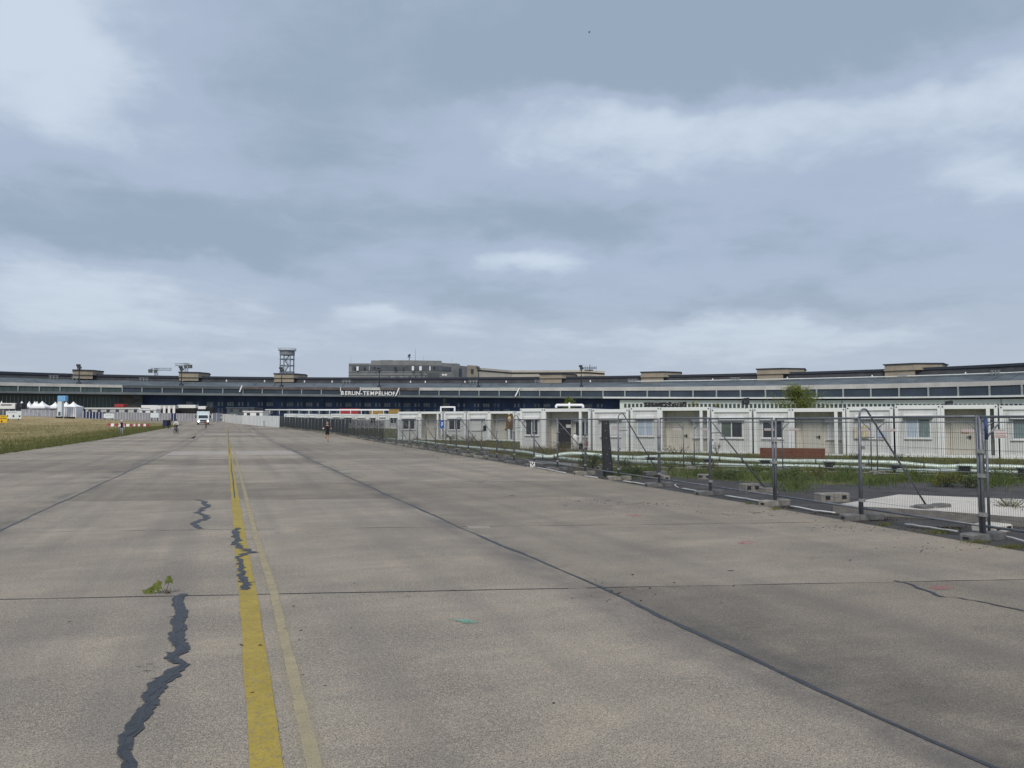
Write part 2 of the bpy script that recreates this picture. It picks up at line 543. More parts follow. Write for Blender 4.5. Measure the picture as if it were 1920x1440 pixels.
def paint_mat(name, col, wear, edge_scale=30, under=(.24, .22, .20), nscale=22):
    m = bpy.data.materials.new(name); m.use_nodes = True
    nt = m.node_tree; N, L = nt.nodes.new, nt.links.new
    b = nt.nodes['Principled BSDF']; b.inputs['Roughness'].default_value = .8
    b.inputs['Specular IOR Level'].default_value = .25
    g = N('ShaderNodeNewGeometry'); P = g.outputs['Position']
    def noise(sc_, det):
        n = N('ShaderNodeTexNoise'); n.inputs['Scale'].default_value = sc_; n.inputs['Detail'].default_value = det
        n.inputs['Roughness'].default_value = .7
        L(P, n.inputs['Vector']); return n.outputs[0]
    def rng(v, a, b_, c, d):
        n = N('ShaderNodeMapRange'); L(v, n.inputs[0])
        for i, q in enumerate((a, b_, c, d)): n.inputs[i + 1].default_value = q
        return n.outputs[0]
    c = Vector(col)
    mx = N('ShaderNodeMix'); mx.data_type = 'RGBA'; L(rng(noise(3.0, 6), .3, .7, 0, 1), mx.inputs[0])
    mx.inputs[6].default_value = (*(c * .78), 1); mx.inputs[7].default_value = (*(c * 1.12), 1)
    m2 = N('ShaderNodeMix'); m2.data_type = 'RGBA'; L(rng(noise(nscale, 4), .62 - wear, .72 - wear * .6, 0, .9), m2.inputs[0])
    L(mx.outputs[2], m2.inputs[6]); m2.inputs[7].default_value = (*under, 1)
    m3 = N('ShaderNodeMix'); m3.data_type = 'RGBA'; L(rng(noise(90, 2), .52, .7, 0, .5), m3.inputs[0])
    L(m2.outputs[2], m3.inputs[6]); m3.inputs[7].default_value = (*(c * .35), 1)
    L(m3.outputs[2], b.inputs['Base Color'])
    bp = N('ShaderNodeBump'); bp.inputs['Strength'].default_value = .4; bp.inputs['Distance'].default_value = .008
    L(noise(60, 4), bp.inputs['Height']); L(bp.outputs[0], b.inputs['Normal'])
    return m


def sparse_paint(name, col, lo, hi, scale=55):
    m = bpy.data.materials.new(name); m.use_nodes = True
    nt = m.node_tree; N, L = nt.nodes.new, nt.links.new
    b = nt.nodes['Principled BSDF']; b.inputs['Roughness'].default_value = .85; b.inputs['Base Color'].default_value = (*col, 1)
    b.inputs['Specular IOR Level'].default_value = .2
    g = N('ShaderNodeNewGeometry')
    n = N('ShaderNodeTexNoise'); n.inputs['Scale'].default_value = scale; n.inputs['Detail'].default_value = 5; n.inputs['Roughness'].default_value = .75
    L(g.outputs['Position'], n.inputs['Vector'])
    n2 = N('ShaderNodeTexNoise'); n2.inputs['Scale'].default_value = 5; n2.inputs['Detail'].default_value = 4
    L(g.outputs['Position'], n2.inputs['Vector'])
    ad = N('ShaderNodeMath'); ad.operation = 'MULTIPLY_ADD'; L(n2.outputs[0], ad.inputs[0]); ad.inputs[1].default_value = .5; L(n.outputs[0], ad.inputs[2])
    mr = N('ShaderNodeMapRange'); L(ad.outputs[0], mr.inputs[0]); mr.inputs[1].default_value = lo; mr.inputs[2].default_value = hi
    tr = N('ShaderNodeBsdfTransparent'); mx = N('ShaderNodeMixShader')
    L(mr.outputs[0], mx.inputs[0]); L(tr.outputs[0], mx.inputs[1]); L(b.outputs[0], mx.inputs[2])
    L(mx.outputs[0], nt.nodes['Material Output'].inputs[0])
    return m


CONC = concrete_mat()
MEADOW = ground_mat()
ASPH = mat('old_asphalt', (.072, .070, .070), .92, var=.35, scale=1.2, bump=.6, bscale=60, coord='World', spec=.25)
JOINT = mat('joint_filler', (.035, .035, .038), .9, var=.3, coord='World')
TAR = mat('bitumen_seal', (.034, .037, .043), .5, var=.45, scale=14, bump=.5, bscale=45, coord='World', spec=.5)
YELLOW = paint_mat('yellow_line_paint', (.395, .300, .062), .13, under=(.27, .225, .115))
YELLOW_OLD = sparse_paint('faded_yellow_paint', (.48, .42, .27), .39, 1.04, 120)
YELLOW_DUST = sparse_paint('yellow_paint_dust', (.44, .39, .275), .62, 1.3, 120)
GREENP = sparse_paint('green_spray', (.20, .40, .31), .45, .95, 60)
PINKP = sparse_paint('pink_spray', (.46, .17, .19), .70, 1.0)
PINKD = sparse_paint('pink_spray_mist', (.42, .20, .20), .84, 1.10)
GALV = mat('galvanised_steel', (.20, .212, .235), .5, .55, .22, 5, streak=.3)
WIRE = mat('fence_wire', (.10, .11, .125), .55, .4, .15, 5)
GALV_BLUE = mat('blue_painted_steel', (.03, .07, .20), .5, .1, .2, 6)
BLOCK = mat('recycled_concrete_block', (.255, .240, .215), .9, 0, .3, 6, bump=.5, bscale=30)
BLOCK2 = mat('grey_fence_foot', (.150, .150, .150), .9, 0, .3, 6, bump=.5, bscale=30)
HOSE = mat('white_plastic_hose', (.60, .60, .58), .5, 0, .1, 4)
CWHITE = mat('container_white', (.61, .625, .625), .5, 0, .07, 1.2, streak=.22, spec=.4)
CFRAME = mat('container_frame_white', (.77, .80, .80), .45, 0, .04, 2, streak=.08)
CBEIGE = mat('container_porch_beige', (.57, .555, .50), .6, 0, .08, 2, streak=.2)
SHUT = mat('white_shutter', (.70, .71, .71), .45, 0, .05, 3)
DARK = mat('dark_recess', (.02, .02, .022), .7)
WGLASS = mat('window_glass', (.035, .045, .055), .08, 0, .3, 1.5, spec=.6)
WGLASS_G = mat('greenish_window_glass', (.10, .13, .115), .12, 0, .25, 1.5, spec=.6)
CURTAIN_REFLECTION = mat('pale_blue_curtain_and_reflection', (.42, .50, .60), .6, 0, .12, 5, stretch=(8, 1, .6))  # real curtain on one window, painted pale reflection on another
CURTAIN_G = mat('grey_green_curtain', (.17, .23, .24), .6, 0, .25, 5, stretch=(8, 1, .4))
BLACKP = mat('black_plastic', (.016, .016, .018), .5, 0, .2, 5)
REDP = mat('red_paint', (.36, .04, .04), .45, 0, .12, 5)
WOODRED = mat('red_brown_planks', (.16, .062, .035), .8, 0, .35, 4, bump=.4, bscale=12, stretch=(1, 8, 8))
PIPE = mat('foil_wrapped_pipe', (.56, .65, .59), .38, .15, .12, 3, bump=.35, bscale=9, streak=.25)
PALE = mat('pale_concrete_slab', (.56, .53, .48), .85, 0, .12, 2.5, bump=.3, bscale=30)
PALE2 = mat('pale_slab_side', (.22, .21, .195), .9, 0, .25, 4, bump=.4, bscale=20)
SOIL = mat('dark_litter', (.055, .038, .026), .95, 0, .5, 6, coord='World')
# terminal
TGLASS = mat('dark_clerestory_glass', (.036, .052, .072), .28, 0, .35, .12, spec=.45)
TGLASS_L = mat('green_hangar_glass', (.060, .088, .088), .3, 0, .3, .12, spec=.4)
TNAVY = mat('navy_hangar_door', (.038, .068, .145), .55, 0, .35, .15, spec=.25)
TPOST = mat('pale_steel_post', (.30, .33, .34), .6, 0, .15, 1)
TMULL = mat('greenish_mullion', (.26, .32, .29), .6, 0, .2, .5)
TLIP_G = mat('grey_canopy_edge', (.135, .160, .172), .6, 0, .2, .3, stretch=(1, 1, 3))
TLIP_W = mat('white_canopy_edge', (.62, .66, .66), .5, 0, .12, .5)
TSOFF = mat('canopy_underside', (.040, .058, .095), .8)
TFASC = mat('pale_concrete_fascia', (.46, .465, .45), .8, 0, .14, .25, streak=.25)
TFASC_D = mat('dark_grey_fascia', (.085, .098, .108), .8, 0, .2, .25)
TFASC_B = mat('brown_glazing_strip', (.105, .085, .082), .5, 0, .4, .35)
TROOF = mat('weathered_roof_felt', (.100, .122, .142), .75, 0, .35, .12, stretch=(1, 1, 4))
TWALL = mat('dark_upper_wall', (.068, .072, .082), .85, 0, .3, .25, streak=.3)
TCOPE = mat('dark_roof_edge', (.032, .038, .055), .7)
TFAC = mat('pale_green_facade', (.60, .68, .62), .7, 0, .08, .3, streak=.12)
TWIN = mat('small_grey_window', (.055, .072, .085), .25, 0, .3, .7)
TPANE = mat('dim_hangar_pane', (.15, .18, .20), .3, 0, .5, .4)
LIME = mat('beige_limestone', (.315, .275, .215), .85, 0, .14, .4, streak=.3)
LIME_L = mat('pale_limestone', (.50, .47, .40), .85, 0, .08, .3, streak=.12)
GREYC = mat('grey_stone_cladding', (.205, .212, .215), .85, 0, .2, .35, streak=.3)
GREYC2 = mat('grey_blue_window_band', (.080, .092, .112), .5, 0, .3, .5)
STEELT = mat('grey_tower_steel', (.17, .20, .235), .6, .2, .15, 1)
MASTM = mat('dark_mast_steel', (.035, .042, .055), .6, .2, .2, 1)
WPAINT = mat('white_paint', (.78, .78, .77), .45, 0, .05, 2)
TENTW = mat('white_tent_fabric', (.86, .87, .88), .7, 0, .03, 1)
BLUEBOX = mat('sky_blue_panel', (.18, .42, .70), .5, 0, .12, .8)
NAVYP = mat('navy_panel', (.022, .032, .085), .5, 0, .25, .6)
HOARD = mat('grey_violet_hoarding', (.27, .27, .30), .7, 0, .15, .6, streak=.2)
HOARDW = mat('pale_hoarding_post', (.48, .48, .50), .6, 0, .1, .6)
HOARDB = mat('bright_white_hoarding', (.66, .68, .69), .6, 0, .08, .5, streak=.22)
TRKW = mat('truck_white', (.60, .68, .71), .4, 0, .06, 1)
TYRE = mat('black_tyre', (.014, .014, .014), .85)
ORANGE = mat('orange_red_paint', (.50, .10, .05), .5)
OCHRE = mat('ochre_container', (.32, .22, .07), .6, 0, .2, .7)
SIGNY = mat('yellow_sign', (.72, .46, .03), .5, 0, .06, 1)
SIGNW = mat('white_sign_board', (.66, .72, .74), .5, 0, .05, 1)
SIGNB = mat('blue_sign', (.02, .09, .36), .5, 0, .06, 3)
INK = mat('black_print', (.02, .02, .025), .6)
INKR = mat('red_print', (.22, .03, .035), .6)
PINKW = mat('pale_pink_plate', (.58, .50, .50), .6, 0, .05, 3)
SKIN = mat('skin', (.42, .25, .18), .6, 0, .06, 5)
HAIRB = mat('blond_grey_hair', (.34, .25, .16), .7, 0, .2, 30)
HAIRD = mat('dark_hair', (.02, .016, .013), .7, 0, .2, 30)
BLACKC = mat('black_clothes', (.010, .010, .013), .9, 0, .3, 8)
NAVYC = mat('navy_clothes', (.016, .022, .050), .9, 0, .3, 8)
WHITEC = mat('white_clothes', (.70, .70, .72), .85, 0, .06, 8)
JEANS = mat('pale_trousers', (.27, .30, .32), .9, 0, .15, 8)
REDC = mat('dull_red_clothes', (.22, .060, .050), .9, 0, .2, 8)
GREYT = mat('grey_trousers', (.10, .09, .09), .9, 0, .2, 8)
SHOE = mat('dark_shoes', (.02, .014, .012), .7)
SHOER = mat('red_brown_shoes', (.14, .045, .035), .7)
LEAF = leaf_mat('leaf_green', (.055, .090, .016), (.150, .190, .045))
LEAF_Y = leaf_mat('leaf_yellow_green', (.11, .135, .02), (.24, .23, .04))
LEAF_D = leaf_mat('leaf_dark_green', (.032, .055, .016), (.09, .12, .035))
GRASSG = leaf_mat('grass_green', (.085, .105, .030), (.215, .215, .080))
GRASSD = leaf_mat('grass_dry', (.30, .24, .12), (.54, .45, .26))
WEEDB = leaf_mat('weed_brown', (.11, .088, .040), (.24, .185, .09))
LEAF_T = leaf_mat('young_leaf_green', (.11, .15, .030), (.27, .30, .085), .3, .4)
BARK = mat('bark', (.09, .07, .05), .9, 0, .3, 10)
# ------------------------------------------------------------------ terrain with a rise on the far left
def tz(x, y):
    d = x * FWD.x + y * FWD.y
    lat = x * RGT.x + y * RGT.y
    e = float(np.interp(d, [150, 225], [0, 1])) * float(np.interp(lat, [-420, -165, -120, -90], [2.6, 1.9, .55, 0]))
    return float(np.interp(d, _ds, _tz)) + e


def ld(lat, d):
    p = RGT * lat + FWD * d
    return p.x, p.y


def sheet(name, lats, ds, lift, m, keep=None):
    mb = MB(); idx = {}
    for i, a in enumerate(lats):
        for j, d in enumerate(ds):
            x, y = ld(a, d)
            idx[i, j] = len(mb.v); mb.v.append((x, y, tz(x, y) + lift))
    for i in range(len(lats) - 1):
        for j in range(len(ds) - 1):
            if keep and not keep((lats[i] + lats[i + 1]) / 2, (ds[j] + ds[j + 1]) / 2): continue
            mb.f.append((idx[i, j], idx[i + 1, j], idx[i + 1, j + 1], idx[i, j + 1])); mb.m.append(0)
    return mb.build(name, m)


lats = [-2600, -900] + list(np.linspace(-420, 300, 73)) + [800, 2600]
dss = [-1500, -200, -30, 0] + list(np.linspace(20, 260, 61)) + [300, 340, 380, 420, 600, 1200, 3500]
tag(sheet('ground', lats, dss, -0.035, MEADOW), kind='structure')

# apron in front of the terminal: rows of points fanned out from the grass edge
def build_apron():
    mb = MB()
    fr = np.linspace(-1.25, 1.2, 99)
    rows = []
    for f in fr:
        db = float(np.interp(f, [-1.25, -.666, -.55, -.445, -.40, -.30, 1.2], [262, 234, 222, 187, 160, 150, 150]))
        rows.append([ld(f * d, d) for d in np.linspace(db, 420, 30)])
    n = 30
    for r in rows:
        for (x, y) in r: mb.v.append((x, y, tz(x, y) - 0.018))
    for i in range(len(rows) - 1):
        for j in range(n - 1):
            mb.f.append((i * n + j, (i + 1) * n + j, (i + 1) * n + j + 1, i * n + j + 1)); mb.m.append(0)
    return tag(mb.build('apron', CONC), kind='structure')


build_apron()


# ------------------------------------------------------------------ concrete taxiway, slab by slab
def edge_r(y): return float(np.interp(y, [-8, 8, 14, 26, 58, 95, 115, 143, 226, 260], [10.3, 10.75, 11.1, 11.55, 12.25, 12.35, 10.7, 8.25, -2.3, -7]))
def edge_l(y): return float(np.interp(y, [-8, 50, 84, 152, 165, 230], [-12.3, -12.3, -11.7, -9.9, -9.6, -9.6]))


def traced(pix):
    q = sorted([(ground_pt(x, y).y, ground_pt(x, y).x) for x, y in pix])
    ys_, xs_ = [v[0] for v in q], [v[1] for v in q]
    return lambda y: float(np.interp(y, ys_, xs_))


jr = traced([(2100, 1545), (1858, 1440), (1480, 1267), (1100, 1090), (860, 988), (700, 916), (555, 849), (500, 823), (470, 808)])
jl = traced([(-300, 1130), (0, 995), (160, 921), (325, 845), (360, 828), (384, 812)])
line_x = traced([(512, 1560), (500, 1440), (480, 1250), (467, 1130), (449, 1000), (441, 935), (434, 880), (431, 850), (428, 825), (426, 806)])
faded_x = traced([(620, 1560), (590, 1440), (546, 1250), (513, 1110), (478, 1000), (462, 935), (448, 880), (437, 842)])
taxi = thing('taxiway', None, None)
tag(taxi, kind='structure')
ROWS = [8.94 + 5.34 * k for k in range(-4, 42)]
PALE_ROWS = {11: .9, 21: .7}
SKEW = .27


def build_taxi():
    fb = MB()
    ys = [ROWS[0] + 2.67 * k for k in range(2 * len(ROWS) - 1)]
    for a, b in zip(ys[:-1], ys[1:]):
        fb.face([(x, y, tz(x, y) - 0.014) for x, y in ((edge_l(a) + .03, a), (edge_r(a) - .03, a), (edge_r(b) - .03, b), (edge_l(b) + .03, b))])
    fb.build('joint_filler', JOINT, taxi)
    G = 0.008
    for r, (a, b) in enumerate(zip(ROWS[:-1], ROWS[1:])):
        for c, (xl0, xr0) in enumerate(((edge_l, jl), (jl, jr), (jr, edge_r))):
            xl, xr = xl0, xr0
            mb = MB(); dz = random.uniform(-.0015, .0015)
            n = 4; thin = False
            for j in range(n + 1):
                row_y = a + G + (b - a - 2 * G) * j / n
                xs_ = []
                for fx, gap in ((xl, G if c else 0), (xr, -G if c < 2 else 0)):
                    y = row_y
                    for _ in range(4): y = row_y - SKEW * fx(y)      # cross joints run askew
                    xs_.append((min(fx(y) + gap, edge_r(y)), y))
                if xs_[1][0] - xs_[0][0] < .4: thin = True
                for (x, y) in xs_: mb.v.append((x, y, tz(x, y) + dz))
            if thin: continue
            for j in range(n):
                k = 2 * j
                mb.f.append((k, k + 1, k + 3, k + 2)); mb.m.append(0)
            top = [mb.v[0], mb.v[1], mb.v[2 * n + 1], mb.v[2 * n]]
            bot = [(p[0], p[1], p[2] - .12) for p in top]
            mb.face([top[0], bot[0], bot[1], top[1]]); mb.face([top[1], bot[1], bot[2], top[2]])
            mb.face([top[2], bot[2], bot[3], top[3]]); mb.face([top[3], bot[3], bot[0], top[0]])
            o = mb.build('concrete_slab', CONC, taxi)
            o['pale'] = PALE_ROWS.get(r, 0.0) if c == 1 else 0.0


build_taxi()


def ribbon(name, m, centers, widths, parent, lift, jit=0.0, sub=1, cross=None):
    """flat strip on the ground through (x, y) centres with widths, ragged edges"""
    mb = MB(); P = [Vector((c[0], c[1], 0)) for c in centers]
    pts = []; ws = []
    for k in range(len(P) - 1):
        for s in range(sub):
            t = s / sub
            pts.append(P[k].lerp(P[k + 1], t)); ws.append(widths[k] * (1 - t) + widths[k + 1] * t)
    pts.append(P[-1]); ws.append(widths[-1])
    for k, p in enumerate(pts):
        d = (pts[min(k + 1, len(pts) - 1)] - pts[max(k - 1, 0)]).normalized()
        nrm = cross if cross is not None else Vector((d.y, -d.x, 0))
        for s in (-1, 1):
            q = p + nrm * s * ws[k] * .5 * (1 + random.uniform(-jit, jit))
            mb.v.append((q.x, q.y, tz(q.x, q.y) + lift))
    for k in range(len(pts) - 1):
        mb.f.append((2 * k, 2 * k + 1, 2 * k + 3, 2 * k + 2)); mb.m.append(0)
    return mb.build(name, m, parent)


# painted lines


ys = list(np.concatenate([np.arange(-6, 60, .5), np.arange(60, 165, 3)]))
ribbon('painted_line', YELLOW, [(line_x(y), y) for y in ys], [.178 + .012 * math.sin(y * 2.3) + random.uniform(-.006, .006) if y < 70 else .17 for y in ys], taxi, .0045, .05)
ys = list(np.arange(-6, 62, .25))
ribbon('faded_line', YELLOW_OLD, [(faded_x(y), y) for y in ys], [.078 * (1 if y < 35 else .8) for y in ys], taxi, .0062, .15)
ribbon('faded_line_dust', YELLOW_DUST, [(faded_x(y), y) for y in ys], [.15 for y in ys], taxi, .0050, .3)
# sealed lengthwise joints
for X, w in ((jr, .052), (jl, .055)):
    ys = list(np.concatenate([np.arange(-6, 45, .22), np.arange(45, 170, 2)]))
    ribbon('joint_seal', TAR, [(X(y) + random.uniform(-.008, .008) + .012 * math.sin(y * .9) + .008 * math.sin(y * 2.7), y) for y in ys],
           [w * random.uniform(.6, 1.2) * (1 + .3 * math.sin(y * 1.3)) for y in ys], taxi, .0038, .25)
# sealed cross joints, thinner and broken
for k, (y, a, b, w) in enumerate(((8.94, -12, 3.6, .018), (8.94, 3.8, 9.0, .012), (14.28, -1.1, .8, .02), (14.28, 2.0, 11, .014), (14.28, -9, -1.3, .008),
                                  (25.0, -11, 10.5, .02), (30.3, -11, 3.7, .02), (35.6, -10, 11, .018), (19.6, -6, 10, .010), (49.0, -9, 11, .03), (46.3, 4, 11.6, .03), (115, -8, 8, .06))):
    n = max(8, int((b - a) * 5))
    ribbon('cross_joint_seal', TAR, [(a + (b - a) * i / n, y - SKEW * (a + (b - a) * i / n) + .006 * math.sin(i * .7) + random.uniform(-.003, .003)) for i in range(n + 1)],
           [w * random.uniform(.5, 1.3) for i in range(n + 1)], taxi, .0036)


def crack(name, pix, parent, jit=.45, sub=7, lift=.0062, m=None):
    c = []; w = []
    for (x, y, wd) in pix:
        p = plane_pt(x, y, 0); q = plane_pt(x + wd, y, 0)
        c.append((p.x, p.y)); w.append((q - p).length)
    cc = []; ww = []; ph = random.uniform(0, 6)
    for k in range(len(c) - 1):
        for s in range(sub):
            t = s / sub; u = k + t; te = t * t * (3 - 2 * t)
            wx = w[k] * (1 - te) + w[k + 1] * te
            wob = (.13 * math.sin(u * 5.1 + ph) + .10 * math.sin(u * 11.7 + 2 * ph) + random.uniform(-.05, .05)) * jit * 2
            cc.append((c[k][0] * (1 - te) + c[k + 1][0] * te + wob * wx, c[k][1] * (1 - t) + c[k + 1][1] * t))
            ww.append(wx * (1 + .35 * jit * math.sin(u * 8.3 + ph * 3) + random.uniform(-.08, .08)))
    cc.append(c[-1]); ww.append(w[-1])
    if w[0] > .03:
        ribbon('crack_core', TARK, [(p[0] + .22 * q * math.sin(i * .21 + ph), p[1]) for i, (p, q) in enumerate(zip(cc, ww))], [q * random.uniform(.06, .16) for q in ww], parent, lift + .002, .4, cross=RGT)
        for i in range(6, len(cc) - 6, 9):
            if random.random() < .45:
                s = random.choice((-1, 1)); p = cc[i]; L_ = ww[i] * random.uniform(.5, 1.1)
                a0 = Vector((p[0], p[1], 0)) + RGT * s * ww[i] * .35; a1 = a0 + RGT * s * L_ * .6 + FWD * random.uniform(-.3, .3) * L_
                ribbon('crack_spur', m or TAR, [(a0.x, a0.y), ((a0.x + a1.x) / 2, (a0.y + a1.y) / 2 + .004), (a1.x, a1.y)], [.035, .018, .004], parent, lift + .001)
    return ribbon(name, m or TAR, cc, ww, parent, lift, .10, cross=RGT)


TARK = mat('fresh_bitumen', (.012, .013, .016), .35, var=.3, scale=20, coord='World', spec=.5)
crack('crack_seal', [(345, 1114, 14), (332, 1124, 22), (336, 1140, 22), (342, 1152, 24), (334, 1163, 28), (336, 1180, 28), (330, 1197, 30), (338, 1208, 30), (344, 1218, 26),
                     (322, 1232, 26), (334, 1244, 26), (346, 1246, 18), (322, 1263, 34), (296, 1285, 38), (284, 1306, 32), (282, 1322, 26), (268, 1338, 32), (250, 1368, 34),
                     (236, 1386, 28), (234, 1408, 26), (242, 1440, 30), (240, 1500, 36), (232, 1600, 44), (250, 1750, 50)], taxi, .22)
crack('crack_seal', [(446, 990, 10), (441, 1000, 14), (445, 1010, 12), (443, 1020, 16), (449, 1027, 14), (462, 1032, 18), (472, 1036, 20), (456, 1040, 16), (446, 1046, 10), (452, 1056, 10),
                     (452, 1066, 12), (454, 1074, 12), (453, 1082, 16), (460, 1092, 18), (462, 1100, 16), (456, 1107, 18)], taxi, .6, 8)
crack('crack_seal', [(372, 937, 8), (384, 942, 10), (388, 950, 12), (376, 957, 10), (372, 962, 12), (388, 969, 12), (384, 974, 14), (364, 980, 12), (366, 986, 12), (378, 992, 12)], taxi, .7, 8)
crack('crack_seal', [(433, 860, 1.6), (434, 880, 2.0), (437, 900, 2.2), (440, 934, 2.6)], taxi, .2, 5)
crack('crack_seal', [(427, 812, 1.0), (429, 832, 1.2), (430, 850, 1.6)], taxi, .2, 4)
crack('crack_seal', [(1676, 1089, 4), (1700, 1094, 6), (1735, 1107, 9), (1765, 1119, 8), (1800, 1122, 5), (1850, 1131, 6), (1920, 1146, 7), (2000, 1160, 7)], taxi, .5, 6)
for (x, y, w, h) in ((262, 1251, 16, 1.5), (280, 1246, 14, 1.5), (277, 1259, 18, 2.5), (292, 1252, 10, 1.5), (850, 1108, 12, 2), (766, 1119, 12, 1.5), (520, 1000, 8, 1), (960, 930, 10, 1.2),
                     (1060, 948, 6, 1.5), (1140, 939, 8, 1.2), (1370, 1071, 8, 2), (1187, 1105, 5, 1.6)):
    crack('tar_patch', [(x - w / 2, y, h * 2), (x, y - .6, h * 5), (x + w / 2, y, h * 2)], taxi, .5, 4)


PATCH = paint_mat('pale_repair_mortar', (.34, .31, .265), .12, under=(.24, .215, .18))
for (x, y, w, h) in ((896, 989.5, 42, 2.6), (643, 885, 18, 1.4)):
    cs = [plane_pt(x - w / 2, y - h, 0), plane_pt(x + w / 2, y - h, 0), plane_pt(x + w / 2 + 3, y + h, 0), plane_pt(x - w / 2 + 5, y + h, 0)]
    mb_ = MB(); mb_.face([(c.x, c.y, .0046) for c in cs]); mb_.build('repair_patch', PATCH, taxi)


def splat(name, m, x, y, w, h, parent, lift=.0052):
    mb = MB(); n = 28; ring = []
    for k in range(n):
        a = 2 * math.pi * k / n; rr = random.uniform(.72, 1.15)
        p = plane_pt(x + math.cos(a) * w * rr, y + math.sin(a) * h * rr, 0)
        ring.append((p.x, p.y, lift))
    mb.face(ring)
    return mb.build(name, m, parent)


for (x, y, w, h) in ((1765, 1102, 32, 6), (1400, 1018, 26, 4), (1188, 967, 20, 3)):
    splat('pink_spray_mark', PINKP, x, y, w * .8, h * .8, taxi, .0064)
    splat('pink_spray_mist', PINKD, x, y, w * 1.15, h * 1.25, taxi, .0050)
mbg = MB()
for poly in (((838, 1161), (872, 1163), (893, 1166), (898, 1168), (880, 1170), (868, 1167)), ((872, 1161), (882, 1164), (876, 1170), (866, 1169))):
    mbg.face([tuple(plane_pt(x, y, 0) + Vector((0, 0, .0052 + .002 * (poly[0][0] > 850)))) for x, y in poly])
mbg.build('green_spray_mark', GREENP, taxi)


# ------------------------------------------------------------------ asphalt yard behind the fence
def build_yard():
    mb = MB()
    far = [(2150, 893), (1920, 901), (1700, 904), (1560, 908), (1440, 905), (1340, 899), (1240, 893), (1150, 886), (1080, 876), (1010, 866), (930, 852), (860, 842), (800, 834), (740, 826), (690, 820)]
    near = []
    back = []
    for (x, y) in far:
        p = ground_pt(x, y)
        back.append(p); near.append((edge_r(min(p.y, 140)) - .08, 0))
    # rows of points between the slab edge and the back line at the same Y as each back point, plus a start strip
    rows = [(Vector((10.3, -8)), Vector((40, -8))), (Vector((edge_r(2) - .06, 2)), Vector((36, 6)))]
    for p in back: rows.append((Vector((edge_r(p.y) - .06, p.y)), Vector((p.x, p.y))))
    n = 7
    for (a, b) in rows:
        for j in range(n):
            q = a.lerp(b, j / (n - 1)); mb.v.append((q.x, q.y, tz(q.x, q.y) - .008 + .004 * (j % 2)))
    for i in range(len(rows) - 1):
        for j in range(n - 1):
            mb.f.append((i * n + j, i * n + j + 1, (i + 1) * n + j + 1, (i + 1) * n + j)); mb.m.append(0)
    return tag(mb.build('asphalt_yard', ASPH), kind='structure')


build_yard()


# ------------------------------------------------------------------ terminal building
PX = [-130, -88, -47, -8, 32, 72, 111, 150, 188, 228, 265, 303, 341, 379, 417, 455, 491, 529, 565, 602, 639, 675, 712, 749, 786, 823, 861, 898, 936, 974, 1012, 1051,
      1090, 1131, 1172, 1214, 1256, 1300, 1344, 1389, 1436, 1484, 1532, 1582, 1634, 1687, 1742, 1798, 1857, 1918, 1984, 2054, 2130]
KX = [0, 640, 1100, 1500, 1900]
DF = np.poly1d(np.polyfit(KX, [285, 322, 316, 286, 245], 3))
ZK = {}
for key, ypx, s in (('lip0', (737, 744, 746.5, 748, 744.5), 0), ('lip1', (733, 740, 743.3, 745, 740.8), 0), ('glass', (723, 731, 733, 730, 722), 0),
                    ('fasc', (716.5, 726, 727, 721.5, 713.5), 0), ('slope', (708, 718, 717.5, 711.5, 701), 15), ('roof', (697, 708, 705, 698, 682), 15.5)):
    zs = [CAMH + (790 - y) * (float(DF(x)) + s) / FPX for x, y in zip(KX, ypx)]
    ZK[key] = np.poly1d(np.polyfit(KX, zs, 3))


def zk(key, x): return float(ZK[key](min(max(x, -130), 2130)))


def front(x):
    return at(x, 785, float(DF(x)))


def st(x, s, z):
    p = front(x); t = front(x + 4) - front(x - 4)
    t.z = 0; t.normalize()
    n = Vector((-t.y, t.x, 0))
    if n.dot(FWD) < 0: n = -n
    return Vector((p.x + n.x * s, p.y + n.y * s, z))


TB = front(700); TB.z = 1.5
term = thing('airport_terminal', 'long curved dark airport terminal with glazed canopy and lettering on its front', 'building')


def strip(mb, xs, s0, k0, s1, k1, m=0, o0=0, o1=0):
    def zz(k, x, o): return (zk(k, x) if isinstance(k, str) else k) + o
    i = len(mb.v)
    for x in xs:
        mb.v.append(tuple(st(x, s0, zz(k0, x, o0)))); mb.v.append(tuple(st(x, s1, zz(k1, x, o1))))
    for k in range(len(xs) - 1):
        mb.f.append((i + 2 * k, i + 2 * k + 2, i + 2 * k + 3, i + 2 * k + 1)); mb.m.append(m)


def sub(xs, n=3):
    r = []
    for a, b in zip(xs[:-1], xs[1:]):
        r += [a + (b - a) * k / n for k in range(n)]
    return r + [xs[-1]]


